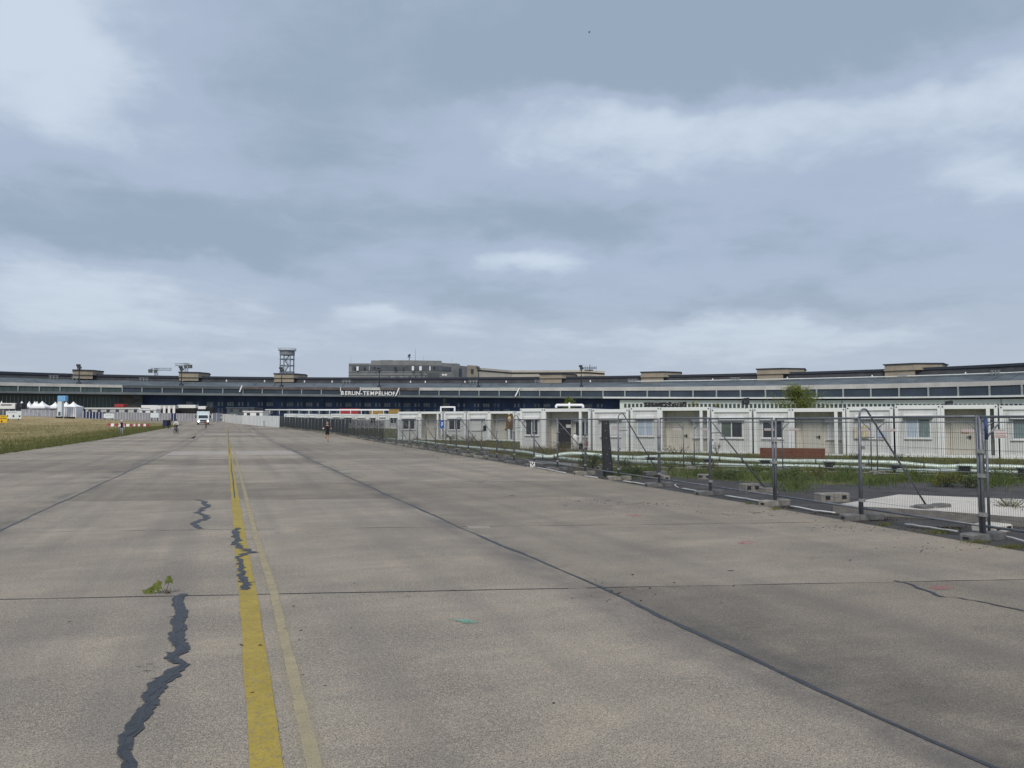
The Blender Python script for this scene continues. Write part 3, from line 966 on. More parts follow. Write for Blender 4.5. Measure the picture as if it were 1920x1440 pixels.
def build_terminal():
    XS = PX
    fine = sub(XS, 2)
    # canopy edge: grey on the left, white on the right
    for a, b, m, nm in ((-130, 1131, TLIP_G, 'canopy_edge'), (1131, 2130, TLIP_W, 'canopy_edge')):
        xs = [x for x in fine if a <= x <= b]
        mb = MB()
        w = -.9
        strip(mb, xs, w, 'lip0', w, 'lip1'); strip(mb, xs, w, 'lip1', .3, 'lip1'); strip(mb, xs, .0, 'lip0', w, 'lip0')
        mb.build(nm, m, term)
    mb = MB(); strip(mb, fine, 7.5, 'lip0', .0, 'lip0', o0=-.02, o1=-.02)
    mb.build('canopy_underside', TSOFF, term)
    # clerestory
    for a, b in zip(XS[:-1], XS[1:]):
        mb = MB()
        strip(mb, [a, (a + b) / 2, b], .3, 'lip1', .3, 'glass')
        mb.build('glass_panel', TGLASS_L if a < 220 else TGLASS, term)
        for k in (.33, .67):
            x = a + (b - a) * k
            mb = MB(); strip(mb, [x - .5, x + .5], .22, 'lip1', .22, 'glass')
            mb.build('glazing_bar', TSOFF, term)
        p0 = st(a, 0, 0); t = (st(a + 2, 0, 0) - p0).normalized(); n = Vector((-t.y, t.x, 0))
        z0, z1 = zk('lip1', a), zk('glass', a)
        mb = MB(); mb.obox((p0.x, p0.y, (z0 + z1) / 2), t * (.26 if a > 1100 else .17), n * .2, Vector((0, 0, (z1 - z0) / 2 + .05)))
        mb.build('clerestory_post', TPOST, term)
    # fascia
    for a, b, m in ((-130, 228, TFASC), (228, 455, TFASC_D), (455, 675, TFASC_B), (675, 712, TFASC), (712, 786, TFASC_B), (786, 2130, TFASC)):
        xs = [x for x in fine if a <= x <= b]
        mb = MB(); strip(mb, xs, -.1, 'glass', -.1, 'fasc'); strip(mb, xs, .3, 'glass', -.1, 'glass')
        mb.build('fascia', m, term)
    # roof, upper wall, roof edge
    mb = MB(); strip(mb, fine, -.1, 'fasc', 15, 'slope'); mb.build('lower_roof', TROOF, term)
    for x in sub(XS, 2):
        if x < 330 or random.random() < .5:
            d = 9 if x < 330 else 3
            a = st(x, 2 + random.uniform(0, 2), 0); b = st(x - d, 13, 0)
            za = zk('fasc', x) + (zk('slope', x) - zk('fasc', x)) * .2; zb = zk('fasc', x) + (zk('slope', x) - zk('fasc', x)) * .88
            mb = MB(); mb.tube([(a.x, a.y, za + .12), (b.x, b.y, zb + .12)], .11, 5); mb.build('roof_ridge', TLIP_G, term)
    mb = MB(); strip(mb, fine, 15, 'slope', 15, 'roof', o1=-.9); mb.build('upper_wall', TWALL, term)
    mb = MB(); strip(mb, fine, 14.6, 'roof', 14.6, 'roof', o0=-.9); strip(mb, fine, 14.6, 'roof', 16, 'roof'); strip(mb, fine, 15, 'roof', 14.6, 'roof', o0=-.9, o1=-.9)
    mb.build('roof_edge', TCOPE, term)
    mb = MB(); strip(mb, fine, 16, 'roof', 45, 'roof'); strip(mb, fine, 45, 'roof', 45, 1.0); mb.build('upper_roof', TROOF, term)
    # rail pipe along the right roof with brackets
    mb = MB(); xs = [x for x in fine if x >= 1170]
    mb.tube([st(x, 12.5, zk('slope', x) + .15) for x in xs], .24, 6)
    mb.build('roof_pipe', TLIP_W, term)
    for x in (100, 140, 262, 640, 880, 1004, 1180, 1373, 1680, 1845):
        mb = MB(); c = st(x, 12, zk('slope', x) + .1)
        for k in range(3):
            q = st(x + (k - 1) * 6, 12, zk('slope', x) - .5)
            mb.tube([q, (q.x, q.y, q.z + 1.7)], .10, 5)
        q0 = st(x - 9, 12, c.z + .4); q1 = st(x + 9, 12, c.z + .4); mb.tube([q0, q1], .09, 5)
        q0 = st(x - 9, 12, c.z + 1.0); q1 = st(x + 9, 12, c.z + 1.0); mb.tube([q0, q1], .07, 5)
        mb.build('roof_frame', TPOST, term)
    for x in (332, 414, 485, 560, 612, 760, 788, 863, 941, 1019, 1100, 1330, 1469, 1624, 1790):
        mb = MB(); c = st(x, 13.8, zk('slope', x) + .1); mb.tube([c, c + Vector((0, 0, .9))], [.32, .22], 6); mb.build('roof_vent', WPAINT, term)
    # left: green glazed front with pale mullions
    xs = [x for x in fine if x <= 228]
    mb = MB(); strip(mb, xs, 7, 1.2, 7, 'lip0'); mb.build('glazed_front', TGLASS_L, term)
    x = -125.0
    while x < 226:
        mb = MB(); strip(mb, [x, x + (1.3 if x < 120 else .7)], 6.8, 1.5, 6.8, 'lip0', o1=-.8); mb.build('mullion', TMULL, term)
        x += 7.0
    # masonry pier
    xs = [228, 246, 265]
    mb = MB(); strip(mb, xs, 3, 1.2, 3, 'lip0'); strip(mb, [265, 265.01], 3, 1.2, 8, 1.2)
    a, b = st(265, 3, 1.2), st(265, 8, 1.2); z = zk('lip0', 265); mb.face([a, b, (b.x, b.y, z), (a.x, a.y, z)])
    mb.build('brick_pier', mat('dull_brown_pier', (.075, .070, .062), .85, 0, .3, .5), term)
    for (xa, xb, ya, yb) in ((249, 262, 741, 748), (251, 263, 752, 759)):
        mb = MB(); D = float(DF(255)) + 3
        za, zb = CAMH + (790 - yb) * D / FPX, CAMH + (790 - ya) * D / FPX
        strip(mb, [xa, xb], 2.9, za, 2.9, zb); mb.build('window', TGLASS, term)
    # middle: navy hangar doors with dim windows
    for a, b in zip(XS[:-1], XS[1:]):
        if a < 265 or a >= 1131: continue
        mb = MB(); strip(mb, [a, (a + b) / 2, b], 7, 1.2, 7, 'lip0'); door = mb.build('hangar_door', TNAVY, term)
        mb = MB(); strip(mb, [a - .9, a + .9], 6.6, 1.2, 6.6, 'lip0'); strip(mb, [a + .9, a + .91], 6.6, 1.2, 7, 'lip0')
        mb.build('door_post', TSOFF, term)
        if a >= 341:
            for (f0, f1) in ((.08, .42), (.62, .74), (.80, .9)):
                for (z0f, z1f) in ((.60, .76), (.28, .50)):
                    if random.random() < .18: continue
                    w0, w1 = a + (b - a) * f0, a + (b - a) * (f1 if random.random() < .8 else f0 + .1)
                    zb, zt = 2.2, zk('lip0', a)
                    n = max(1, int((w1 - w0) / 3.4))
                    mb = MB()
                    for k in range(n):
                        q0 = w0 + (w1 - w0) * (k + .08) / n; q1 = w0 + (w1 - w0) * (k + .92) / n
                        strip(mb, [q0, q1], 6.9, zb + (zt - zb) * z0f, 6.9, zb + (zt - zb) * z1f)
                    mb.build('window_row', TPANE, door)
    # right: pale facade with a row of small windows
    xs = [x for x in fine if x >= 1131]
    mb = MB(); strip(mb, [1131, 1141], 7, 1.2, 7, 'lip0'); mb.build('hangar_door', TNAVY, term)
    xs = [1162] + [x for x in fine if x > 1165]
    def zf(y, x, s=.8): return CAMH + (790 - y) * (float(DF(x)) + s) / FPX
    mb = MB(); strip(mb, xs, .8, 1.2, .8, 'lip0', o1=-.55); strip(mb, xs, .8, 'lip0', 7, 'lip0', o0=-.55, o1=-.55)
    a, b = st(1162, .8, 1.2), st(1162, 9, 1.2); z = zk('lip0', 1162) - .55
    mb.face([b, a, (a.x, a.y, z), (b.x, b.y, z)])
    mb.build('pale_facade', TFAC, term)
    mb = MB(); strip(mb, [1141, 1162, 1175], 7, 1.2, 7, 'lip0'); mb.build('hangar_door', TNAVY, term)
    x = 1170.0
    while x < 2060:
        w = 4.6 + (x - 1170) * .0016
        y0 = np.interp(x, [1170, 1500, 1900], [757.0, 757.5, 757.3]); y1 = y0 + 7.2 + (x - 1170) * .0018
        mb = MB(); strip(mb, [x, x + w], .7, zf(y1, x), .7, zf(y0, x)); mb.build('window', TWIN, term)
        x += 7.4 + (x - 1170) * .0018
    for x in (1430, 1528, 1578, 1876):
        mb = MB(); strip(mb, [x, x + 1.2], .65, 2.0, .65, 'lip0', o1=-.6); mb.build('downpipe', TROOF, term)
    # dark graffiti with white edges between the small windows
    mbk = MB(); mbw = MB()
    x = 1207.0
    while x < 1283:
        w = random.uniform(4, 9); y0 = 753.5 + random.uniform(0, 2)
        strip(mbk, [x, x + w], .60, zf(763, x), .60, zf(y0, x))
        for q in range(2):
            xx = x + random.uniform(0, w); yy = random.uniform(754, 760)
            if x > 1240 or random.random() < .4: strip(mbw, [xx, xx + 1.8], .50, zf(yy + 2.2, x), .50, zf(yy, x))
        x += w * random.uniform(.9, 1.1)
    mbk.build('graffiti', INK, term); mbw.build('graffiti_highlight', TPOST, term)
    # slanted white struts
    for (xa, ya, xb, yb) in ((449, 735, 454, 723), (742, 742.5, 748.5, 727.5), (966, 743.5, 974, 727.5)):
        D = float(DF(xa)) - 1.6
        mb = MB(); mb.tube([at(xa, ya, D), at(xb, yb, D + .6)], .28, 6); mb.build('slanted_strut', WPAINT, term)
    for x in (638.5, 675.5):
        D = float(DF(x)) - .6
        mb = MB(); mb.tube([at(x, 734, D), at(x, 726, D)], .17, 6); mb.build('sign_post', WPAINT, term)
    # lettering, one letter at a time
    txt = 'BERLIN-TEMPELHOF'
    xs = [642.0, 649.2, 655.6, 661.6, 665.6, 671.2, 677.6, 683.8, 690.0, 698.0, 705.8, 712.0, 717.6, 724.2, 731.6, 738.4]
    for ch, x in zip(txt, xs):
        cu = bpy.data.curves.new('letter', 'FONT'); cu.body = ch; cu.align_x = 'CENTER'
        cu.size = 2.25; cu.extrude = .10; cu.offset = .055
        tmp = bpy.data.objects.new('letter', cu); COL.objects.link(tmp)
        me = bpy.data.meshes.new_from_object(tmp.evaluated_get(bpy.context.evaluated_depsgraph_get()))
        bpy.data.objects.remove(tmp); me.materials.append(WPAINT)
        o = link('letter', me, term)
        D = float(DF(x)) - 1.3
        y = np.interp(x, [640, 740], [740.2, 741.6])
        p = at(x, y, D)
        t = front(x + 3) - front(x - 3)
        o.location = p; o.rotation_euler = (R(90), 0, math.atan2(t.y, t.x))
        o.scale = (.98, 1, 1)
    # stair towers on the roof edge
    for (xa, xm, xb, yt, ym, yb2) in ((134, 169, 187, 694, 703, 708.5), (326, 362, 378, 697.6, 707.5, 712), (503, 540, 558, 700, 708.5, 714.5), (1005, 1046, 1070, 700.5, 709, 716),
                                      (1196, 1238, 1268, 696.5, 707, 715), (1413, 1461, 1497, 690.5, 701, 711.5), (1647, 1701, 1743, 682, 694.5, 706), (1915, 1975, 2020, 672, 686, 699)):
        D = float(DF((xa + xb) / 2)) + 14
        z0 = CAMH + (790 - yb2) * D / FPX - .5; zm = CAMH + (790 - ym) * D / FPX; z1 = CAMH + (790 - yt) * D / FPX
        lo = [st(xa, 13.6, 0), st(xm, 13.2, 0), st(xm + 2, 24, 0), st(xa, 24, 0)]
        hi = [st(xa, 13.3, 0), st(xm, 12.9, 0), st(xb, 19, 0), st(xb - 4, 30, 0), st(xa, 30, 0)]
        mb = MB(); mb.prism(lo, z0, zm); tw = mb.build('stair_tower', LIME, term)
        mb = MB(); mb.prism(hi, zm, z1 - .35); mb.build('tower_top', LIME, tw)
        c = sum((Vector(p) for p in hi), Vector()) / len(hi)
        mb = MB(); mb.prism([c + (p - c) * 1.05 for p in hi], z1 - .35, z1); mb.build('tower_coping', MATS['dark_roof_edge'], tw)
        mb = MB(); mb.prism([c + (p - c) * 1.03 for p in hi], zm - .1, zm + .35); mb.build('tower_ledge', LIME, tw)
        xs_ = [xa + (xm - xa) * f for f in (.36, .46)]
        mb = MB(); strip(mb, xs_, 13.45, z0 + .4, 13.45, zm - .25); mb.build('slit_window', TWALL, tw)


build_terminal()


def build_central_block():
    D = 348.0
    o = thing('central_block', 'grey stone-clad office block rising above the middle of the terminal roof', 'building')
    def P(x, d=D): q = at(x, 720, d); return Vector((q.x, q.y, 0))
    def Z(y, d=D): return CAMH + (790 - y) * d / FPX
    def blk(nm, xs, d0, d1, ytop, m, zb=16.0):
        poly = [P(x, d0 + k) for x, k in xs] + [P(xs[-1][0], d1), P(xs[0][0], d1)]
        mb = MB(); mb.prism(poly, zb, Z(ytop, d0)); return mb.build(nm, m, o)
    blk('wing', [(653.5, 0), (697, 0)], D, D + 30, 681.2, GREYC)
    blk('main_body', [(695.5, 0), (760, -1), (828, 2)], D, D + 32, 675.6, GREYC)
    blk('end_body', [(828, 2), (848, 5), (862, 8)], D, D + 32, 679.6, GREYC)
    blk('end_body', [(860, 8), (876, 14)], D, D + 40, 682.6, GREYC)
    for (xa, xb, yt, yb, dd) in ((713, 737, 673, 676, 6), (841, 858, 678.4, 680, 9)):
        mb = MB(); mb.prism([P(xa, D + dd), P(xb, D + dd), P(xb, D + dd + 8), P(xa, D + dd + 8)], Z(yb + 1), Z(yt)); mb.build('roof_hut', GREYC2, o)
    # window band, recessed stone courses
    band = MB()
    for (xa, xb, d0, d1) in ((660, 697, -.15, -.15), (697, 760, -.2, -1.2), (760, 828, -1.2, 1.8), (828, 846, 1.8, 4.4)):
        a, b = P(xa, D + d0), P(xb, D + d1)
        band.face([(a.x, a.y, Z(695)), (b.x, b.y, Z(695)), (b.x, b.y, Z(686.5)), (a.x, a.y, Z(686.5))])
    band.build('window_band', GREYC2, o)
    cour = MB()
    for y in (684.5, 697.5, 703, 709):
        for (xa, xb, d0, d1) in ((654, 697, -.25, -.25), (697, 760, -.25, -1.25), (760, 828, -1.25, 1.75)):
            a, b = P(xa, D + d0), P(xb, D + d1)
            cour.face([(a.x, a.y, Z(y + .7)), (b.x, b.y, Z(y + .7)), (b.x, b.y, Z(y)), (a.x, a.y, Z(y))])
    cour.build('string_course', TFASC_D, o)
    def win(nm, xa, xb, ya, yb, m, d):
        a, b = P(xa, D + d), P(xb, D + d)
        mb = MB(); mb.face([(a.x, a.y, Z(yb)), (b.x, b.y, Z(yb)), (b.x, b.y, Z(ya)), (a.x, a.y, Z(ya))]); mb.build(nm, m, o)
    for (xa, xb, m) in ((664, 667, INK), (668, 672, WPAINT), (682, 685, INK), (691.5, 693.5, TPOST), (701, 704, INK), (739, 743, INK), (755, 757, INK), (772, 776, WPAINT), (786, 790.5, WPAINT), (812, 816, INK), (805, 807, WPAINT)):
        win('window', xa, xb, 688.5 if m is INK else 687, 693 if m is INK else 695, m, -2.0 if 700 < xa < 828 else -.6)
    for x in (729, 733, 742, 745.5, 752, 758, 766, 769, 778, 786, 789, 797, 804):
        win('window', x, x + random.uniform(1.4, 2.6), 706.5 + random.uniform(-1.5, 1), 713.5, random.choice([TPOST, TGLASS, TPOST, TFASC_D]), -2.0)
    win('loading_gate', 801, 824, 700.5, 716, TFASC_D, -1.5)
    win('stair_window', 860, 866, 690, 706, TGLASS, 3.0)
    for (x, y) in ((829, 703), (834, 703), (829, 709.5), (834, 709.5), (838, 713), (841, 715)):
        win('dish_aerial', x, x + 3.6, y - 2, y + 1, WPAINT, .5)
    # beige wing receding to the right
    E = 372.0
    def PE(x, d): q = at(x, 720, d); return Vector((q.x, q.y, 0))
    mb = MB(); poly = [PE(876, 362), PE(896, 366), PE(896, 400), PE(876, 396)]; mb.prism(poly, 16, CAMH + (790 - 685) * 364 / FPX); w = mb.build('beige_wing', LIME, o)
    mb = MB(); q = [PE(883, 363.0), PE(888, 364.0)]; zz = [CAMH + (790 - y) * 364 / FPX for y in (700, 692)]
    mb.face([(q[0].x, q[0].y, zz[0]), (q[1].x, q[1].y, zz[0]), (q[1].x, q[1].y, zz[1]), (q[0].x, q[0].y, zz[1])]); mb.build('window', TGLASS, w)
    segs = [(896, 372, 689.5), (960, 392, 694.7), (1040, 400, 694.5), (1100, 402, 694.0), (1134, 404, 696.2)]
    mb = MB(); n = len(segs)
    for (x, d, y) in segs:
        a = PE(x, d); b = PE(x, d + 30); zt = CAMH + (790 - y) * d / FPX
        mb.v += [(a.x, a.y, 16), (a.x, a.y, zt - 1.0), tuple(PE(x, d - .8).xy) + (zt - 1.0,), tuple(PE(x, d - .8).xy) + (zt,), (b.x, b.y, zt)]
    for k in range(n - 1):
        for j in range(4):
            i = 5 * k + j; mb.f.append((i, i + 5, i + 6, i + 1)); mb.m.append(0)
    a = 5 * (n - 1); mb.face([mb.v[a], mb.v[a + 4][:2] + (16,), mb.v[a + 4], mb.v[a + 1]])
    mb.build('pale_long_wing', LIME_L, o)
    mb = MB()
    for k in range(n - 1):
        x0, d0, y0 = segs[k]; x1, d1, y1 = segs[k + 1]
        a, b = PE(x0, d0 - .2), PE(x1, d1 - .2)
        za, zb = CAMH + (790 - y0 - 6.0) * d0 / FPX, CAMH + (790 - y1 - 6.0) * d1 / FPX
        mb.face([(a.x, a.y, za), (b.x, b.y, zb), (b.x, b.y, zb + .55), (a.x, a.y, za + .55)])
    mb.build('painted_eaves_shadow', TWALL, o)  # flat dark strip painting the shade under the wing's eaves
    # roof aerials
    mb = MB(); p = P(767, D + 8); z = Z(676)
    mb.tube([(p.x, p.y, z), (p.x, p.y, z + 3.0)], .18, 6); mb.tube([(p.x - .9, p.y, z + 2.2), (p.x + .9, p.y, z + 2.2)], .12, 5)
    mb.obox((p.x, p.y, z + 3.0), RGT * .45 + Vector((0, 0, .5)), FWD * .25, Vector((0, 0, .35)) - RGT * .3)
    mb.build('roof_radar', MASTM, o)
    for (x, y0, y1, r) in ((778.5, 676, 654, .10), (657.5, 681, 666, .05), (794, 676, 666, .05), (846, 679, 672, .05)):
        mb = MB(); p = P(x, D + 10); mb.tube([(p.x, p.y, Z(y0, D + 10)), (p.x, p.y, Z(y1, D + 10))], [r, r * .5], 5); mb.build('aerial', STEELT, o)
    # antenna array on the pale wing
    mb = MB()
    def Q(x, y): return at(x, y, 398)
    mb.tube([Q(1093, 690), Q(1118, 690)], .22, 5); mb.tube([Q(1106, 696), Q(1106, 684)], .2, 5)
    mb.tube([Q(1096, 694), Q(1112, 694)], .3, 5)
    for x in (1097, 1101, 1110, 1114, 1118): mb.tube([Q(x, 693), Q(x, 686)], .12, 4)
    mb.build('antenna_array', MASTM, o)


build_central_block()


def build_radar_tower():
    D = 340.0
    c = at(538, 700, D); o = thing('radar_tower', 'open steel lattice radar tower with a round white platform on the roof', 'tower', (c.x, c.y, 0))
    z0 = CAMH + (790 - 701) * D / FPX - 3.0; z1 = CAMH + (790 - 658) * D / FPX; zt = CAMH + (790 - 653.5) * D / FPX
    r = 13.2 * D / FPX
    for k in range(8):
        a = 2 * math.pi * (k + .5) / 8; p = (math.cos(a) * r, math.sin(a) * r)
        if k in (0, 2, 3, 4, 6, 7):
            mb = MB(); mb.tube([(*p, z0), (*p, z1)], .18, 6); mb.build('leg', STEELT, o)
    for y in (673.5, 685.5, 697.5):
        mb = MB(); z = CAMH + (790 - y) * D / FPX
        mb.disc((0, 0, z), r - .15, r + .12, (0, 0, 1), .3, 16); mb.build('ring_beam', STEELT, o)
    mb = MB(); mb.disc((0, 0, z1 - .9), r - .4, r + .15, (0, 0, 1), 1.9, 20); mb.build('drum', mat('drum_grey', (.20, .22, .25), .7), o)
    mb = MB(); mb.disc((0, 0, z1 + .3), .1, r + .75, (0, 0, 1), .35, 24); mb.build('platform', mat('tower_platform', (.42, .46, .52), .6), o)
    mb = MB()
    for k in range(24):
        a = 2 * math.pi * k / 24; mb.tube([((r + .7) * math.cos(a), (r + .7) * math.sin(a), z1 + .4), ((r + .7) * math.cos(a), (r + .7) * math.sin(a), zt + .1)], .05, 4)
    mb.disc((0, 0, zt), r + .63, r + .77, (0, 0, 1), .12, 24); mb.disc((0, 0, (z1 + zt) / 2 + .3), r + .65, r + .75, (0, 0, 1), .08, 24)
    mb.build('railing', mat('rail_grey', (.40, .44, .50), .6), o)
    # stairs inside
    mb = MB(); n = 6
    for k in range(n):
        za = z0 + (z1 - z0) * k / n; zb = z0 + (z1 - z0) * (k + 1) / n
        s = 1 if k % 2 else -1
        p = RGT * (.8 * s); q = RGT * (-.8 * s)
        mb.tube([(p.x, p.y, za), (q.x, q.y, zb)], .22, 4); mb.tube([(p.x, p.y, za + 1), (q.x, q.y, zb + 1)], .06, 4)
    for s in (-1.25, 1.25):
        p = RGT * s; mb.tube([(p.x, p.y, z0), (p.x, p.y, z1)], .10, 5)
    mb.build('stair', STEELT, o)


build_radar_tower()
# ------------------------------------------------------------------ floodlight masts and cranes
def mast(x, ytop, D, label):
    D = float(DF(x)) + 1.2
    p = at(x, 720, D); p.z = zk('fasc', x) - .3
    o = thing('floodlight_mast', label, 'floodlight mast', p, -YAW, 'floodlight masts on the canopy roof')
    h = zrow(ytop, D) - p.z
    mb = MB(); mb.tube([(0, 0, -.3), (0, 0, h)], [.24, .14], 8); mb.obox((0, 0, .3), (.7, 0, 0), (0, .5, 0), (0, 0, .9)); mb.build('pole', MASTM, o, True)
    for k, (dx, dz) in enumerate(((-.25, 0), (.15, -.9))):
        mb = MB(); mb.obox((dx, -.3, h + dz), (.75, 0, 0), (0, .3, -.12), (0, .12, .32)); mb.build('lamp_head', MASTM, o)
    mb = MB(); mb.box(-.6, .6, -.6, .4, h - 1.7, h - 1.5); mb.build('service_platform', MASTM, o)


for (x, y, D, t) in ((148, 685, 262, 'dark floodlight mast in front of the stair tower above the tents'), (340, 688.5, 275, 'dark floodlight mast in front of the stair tower by the crane'),
                     (528, 690, 285, 'dark floodlight mast in front of the lattice radar tower'), (711, 690, 285, 'dark floodlight mast in front of the grey office block'),
                     (897, 689, 284, 'dark floodlight mast beside the beige end of the office block'), (1090, 686.5, 280, 'dark floodlight mast in front of the roof antenna array')):
    mast(x, y, D, t)


def crane(x, ym, x0, x1, yj, D, label):
    p = col_pt(x, D); o = thing('tower_crane', label, 'crane', p, -YAW)
    k = D / FPX; h = zrow(ym, D) - p.z; hj = zrow(yj, D) - p.z
    mb = MB()
    for s in (-.8, .8):
        for t in (-.8, .8): mb.tube([(s, t, 0), (s, t, h)], .14, 4)
    n = int(h / 2.4)
    for i in range(n):
        z = h * i / n; z2 = h * (i + 1) / n
        mb.tube([(-.8, -.8, z), (.8, -.8, z2)], .09, 4); mb.tube([(.8, -.8, z), (.8, .8, z2)], .09, 4)
    mb.build('mast', STEELT, o)
    a, b = (x0 - x) * k, (x1 - x) * k
    mb = MB(); mb.tube([(a, 0, hj), (b, 0, hj)], .22, 4); mb.tube([(a, 0, hj + 1.3), (b, 0, hj + 1.3)], .16, 4)
    n = int((b - a) / 2.2)
    for i in range(n):
        u = a + (b - a) * i / n; v = a + (b - a) * (i + 1) / n
        mb.tube([(u, 0, hj + (0 if i % 2 else 1.3)), (v, 0, hj + (1.3 if i % 2 else 0))], .08, 4)
    mb.tube([(0, 0, h), (b * .7, 0, hj + 1.3)], .07, 4); mb.tube([(0, 0, h), (a * .7, 0, hj + 1.3)], .07, 4)
    mb.build('jib', STEELT, o)
    mb = MB(); e = b if abs(b) < abs(a) else a; mb.box(e - 1.2, e + 1.2, -.7, .7, hj - 1.8, hj + .6); mb.build('counterweight', TFASC_D, o)
    mb = MB(); mb.box(-1.0, 1.0, -1.6, -.9, hj - 2.0, hj + .2); mb.build('cabin', TFASC_D, o)


crane(347.5, 681, 326, 354.5, 685.5, 520, 'thin grey tower crane with mast above its jib, behind the terminal roof')
crane(291, 691, 280, 320, 694, 520, 'low grey tower crane with long flat jib just above the terminal roof')


# ------------------------------------------------------------------ far left: tents, banner tower, boards, trucks
def pagoda(x, ypk, halfw, D, label):
    p = col_pt(x, D); k = D / FPX
    o = thing('pagoda_tent', label, 'tent', p, -YAW + random.uniform(-.1, .1), 'white pagoda tents on the apron')
    hw = halfw * k; zp = zrow(ypk, D) - p.z; ze = zrow(762.5, D) - p.z
    mb = MB(); n = 8; lv = [(1, 0), (.72, .13), (.48, .30), (.28, .52), (.12, .77), (.02, 1)]
    for (r, t) in lv:
        for a in range(4):
            an = math.pi / 4 + a * math.pi / 2
            mb.v.append((math.cos(an) * hw * 1.41 * r, math.sin(an) * hw * 1.41 * r, ze + (zp - ze) * t))
    for i in range(len(lv) - 1):
        for a in range(4):
            mb.f.append((i * 4 + a, i * 4 + (a + 1) % 4, i * 4 + 4 + (a + 1) % 4, i * 4 + 4 + a)); mb.m.append(0)
    mb.build('tent_roof', TENTW, o)
    mb = MB(); mb.box(-hw, hw, -hw, hw, ze - .55, ze - .01); mb.build('valance', TENTW, o)
    for s in (-1, 1):
        mb = MB(); mb.box(s * hw * .97 - .05, s * hw * .97 + .05, -hw * .97 - .05, -hw * .97 + .05, -.2, ze - .5); mb.build('tent_pole', TPOST, o)
    mb = MB(); mb.box(-hw * .94, hw * .94, -hw * .2, hw * .94, -.2, ze - .55); mb.build('tent_wall', mat('tent_wall_fabric', (.52, .54, .57), .8, 0, .12, .6) if 'tent_wall_fabric' not in MATS else MATS['tent_wall_fabric'], o)


for k, (x, y, hw, D, t) in enumerate(((2, 751.5, 6, 252, 'white pagoda tent behind the parked articulated lorry'), (40, 752, 8.5, 244, 'white pagoda tent beside the lorry cab'),
                                      (54, 752.3, 8, 250, 'white pagoda tent second from the lorry'), (64.5, 752, 8, 256, 'white pagoda tent peeking between the second and fourth tents'),
                                      (68.5, 752.6, 8, 246, 'white pagoda tent in the middle of the tent row'), (78.5, 752, 13, 242, 'widest white pagoda tent of the tent row'),
                                      (103, 753.4, 9, 244, 'white pagoda tent left of the blue-topped banner tower'), (123.5, 753, 9.5, 246, 'white pagoda tent just right of the banner tower'),
                                      (137, 753, 12, 242, 'white pagoda tent above the white booth'))):
    pagoda(x, y, hw, D, t)


def flatbox(name, label, cat, x0, x1, y0, y1, D, depth, mats, parts=(), group=None, base=None):
    """box-like thing whose front spans photo columns x0..x1, rows y0..y1 at depth D (base on the ground)"""
    c = col_pt((x0 + x1) / 2, D); k = D / FPX
    o = thing(name, label, cat, c, -YAW, group)
    w = (x1 - x0) * k / 2; zt = zrow(y0, D) - c.z
    zb = -.1 if base is None else base
    return o, w, zt, zb


def booth():
    o, w, h, _ = flatbox('white_booth', 'white panelled booth standing below the right-hand tents', 'booth', 116, 142, 764, 778, 236, 4, None)
    mb = MB(); mb.box(-w, w, 0, 4, -.1, h, bev=.05); mb.build('wall', TENTW, o)
    for i in range(6):
        mb = MB(); x = -w + 2 * w * (i + .5) / 6; mb.box(x - .05, x + .05, -.06, 0, -.1, h - .1); mb.build('panel_joint', TPOST, o)
    mb = MB(); mb.box(-w - .1, w + .1, -.2, 4.1, h, h + .2); mb.build('roof', TENTW, o)


booth()


def banner_tower():
    D = 232
    o, w, h, _ = flatbox('banner_tower', 'tall white banner pillar with a sky-blue box on top', 'banner', 107, 115, 752, 781, D, 1, None)
    mb = MB(); mb.box(-w, w, 0, 1.2, -.2, h); mb.build('pillar', SIGNW, o)
    h2 = zrow(742, D) - o.location.z
    mb = MB(); mb.box(-w, w * 2.7, -.1, 1.4, h, h2, bev=.05); mb.build('blue_box', BLUEBOX, o)
    mb = MB(); mb.box(-w * .5, w * .6, -.03, 0, .4, 1.6); mb.build('poster', TFASC_D, o)


banner_tower()
for (x0, x1, t) in ((104, 115, 'low black planter box below the banner tower'), (120, 138, 'long low black planter box below the white booth')):
    o, w, h, _ = flatbox('planter_box', t, 'planter', x0, x1, 780, 782, 222, 1, None, group='black planter boxes')
    mb = MB(); mb.box(-w, w, 0, .8, -.1, .42, bev=.04); mb.build('trough', BLACKP, o)
    mb = MB(); mb.box(-w * .96, w * .96, .05, .75, .42, .46); mb.build('soil', SOIL, o)


def board(name, label, x0, x1, y0, y1, yb, D, m, marks):
    c = col_pt((x0 + x1) / 2, D); k = D / FPX; o = thing(name, label, 'sign', c, -YAW)
    w = (x1 - x0) * k / 2; z0 = zrow(y1, D) - c.z; z1 = zrow(y0, D) - c.z
    mb = MB(); mb.box(-w, w, -.05, .05, z0, z1, bev=.02); mb.build('board', m, o)
    for s in (-.72, .62):
        mb = MB(); mb.box(s * w - .07, s * w + .07, .05, .2, -.4, z1 - .1); mb.build('leg', MASTM, o)
    for (fx0, fx1, fz0, fz1, mm) in marks:
        mb = MB(); mb.box(-w + 2 * w * fx0, -w + 2 * w * fx1, -.062, -.05, z0 + (z1 - z0) * fz0, z0 + (z1 - z0) * fz1); mb.build('print', mm, o)


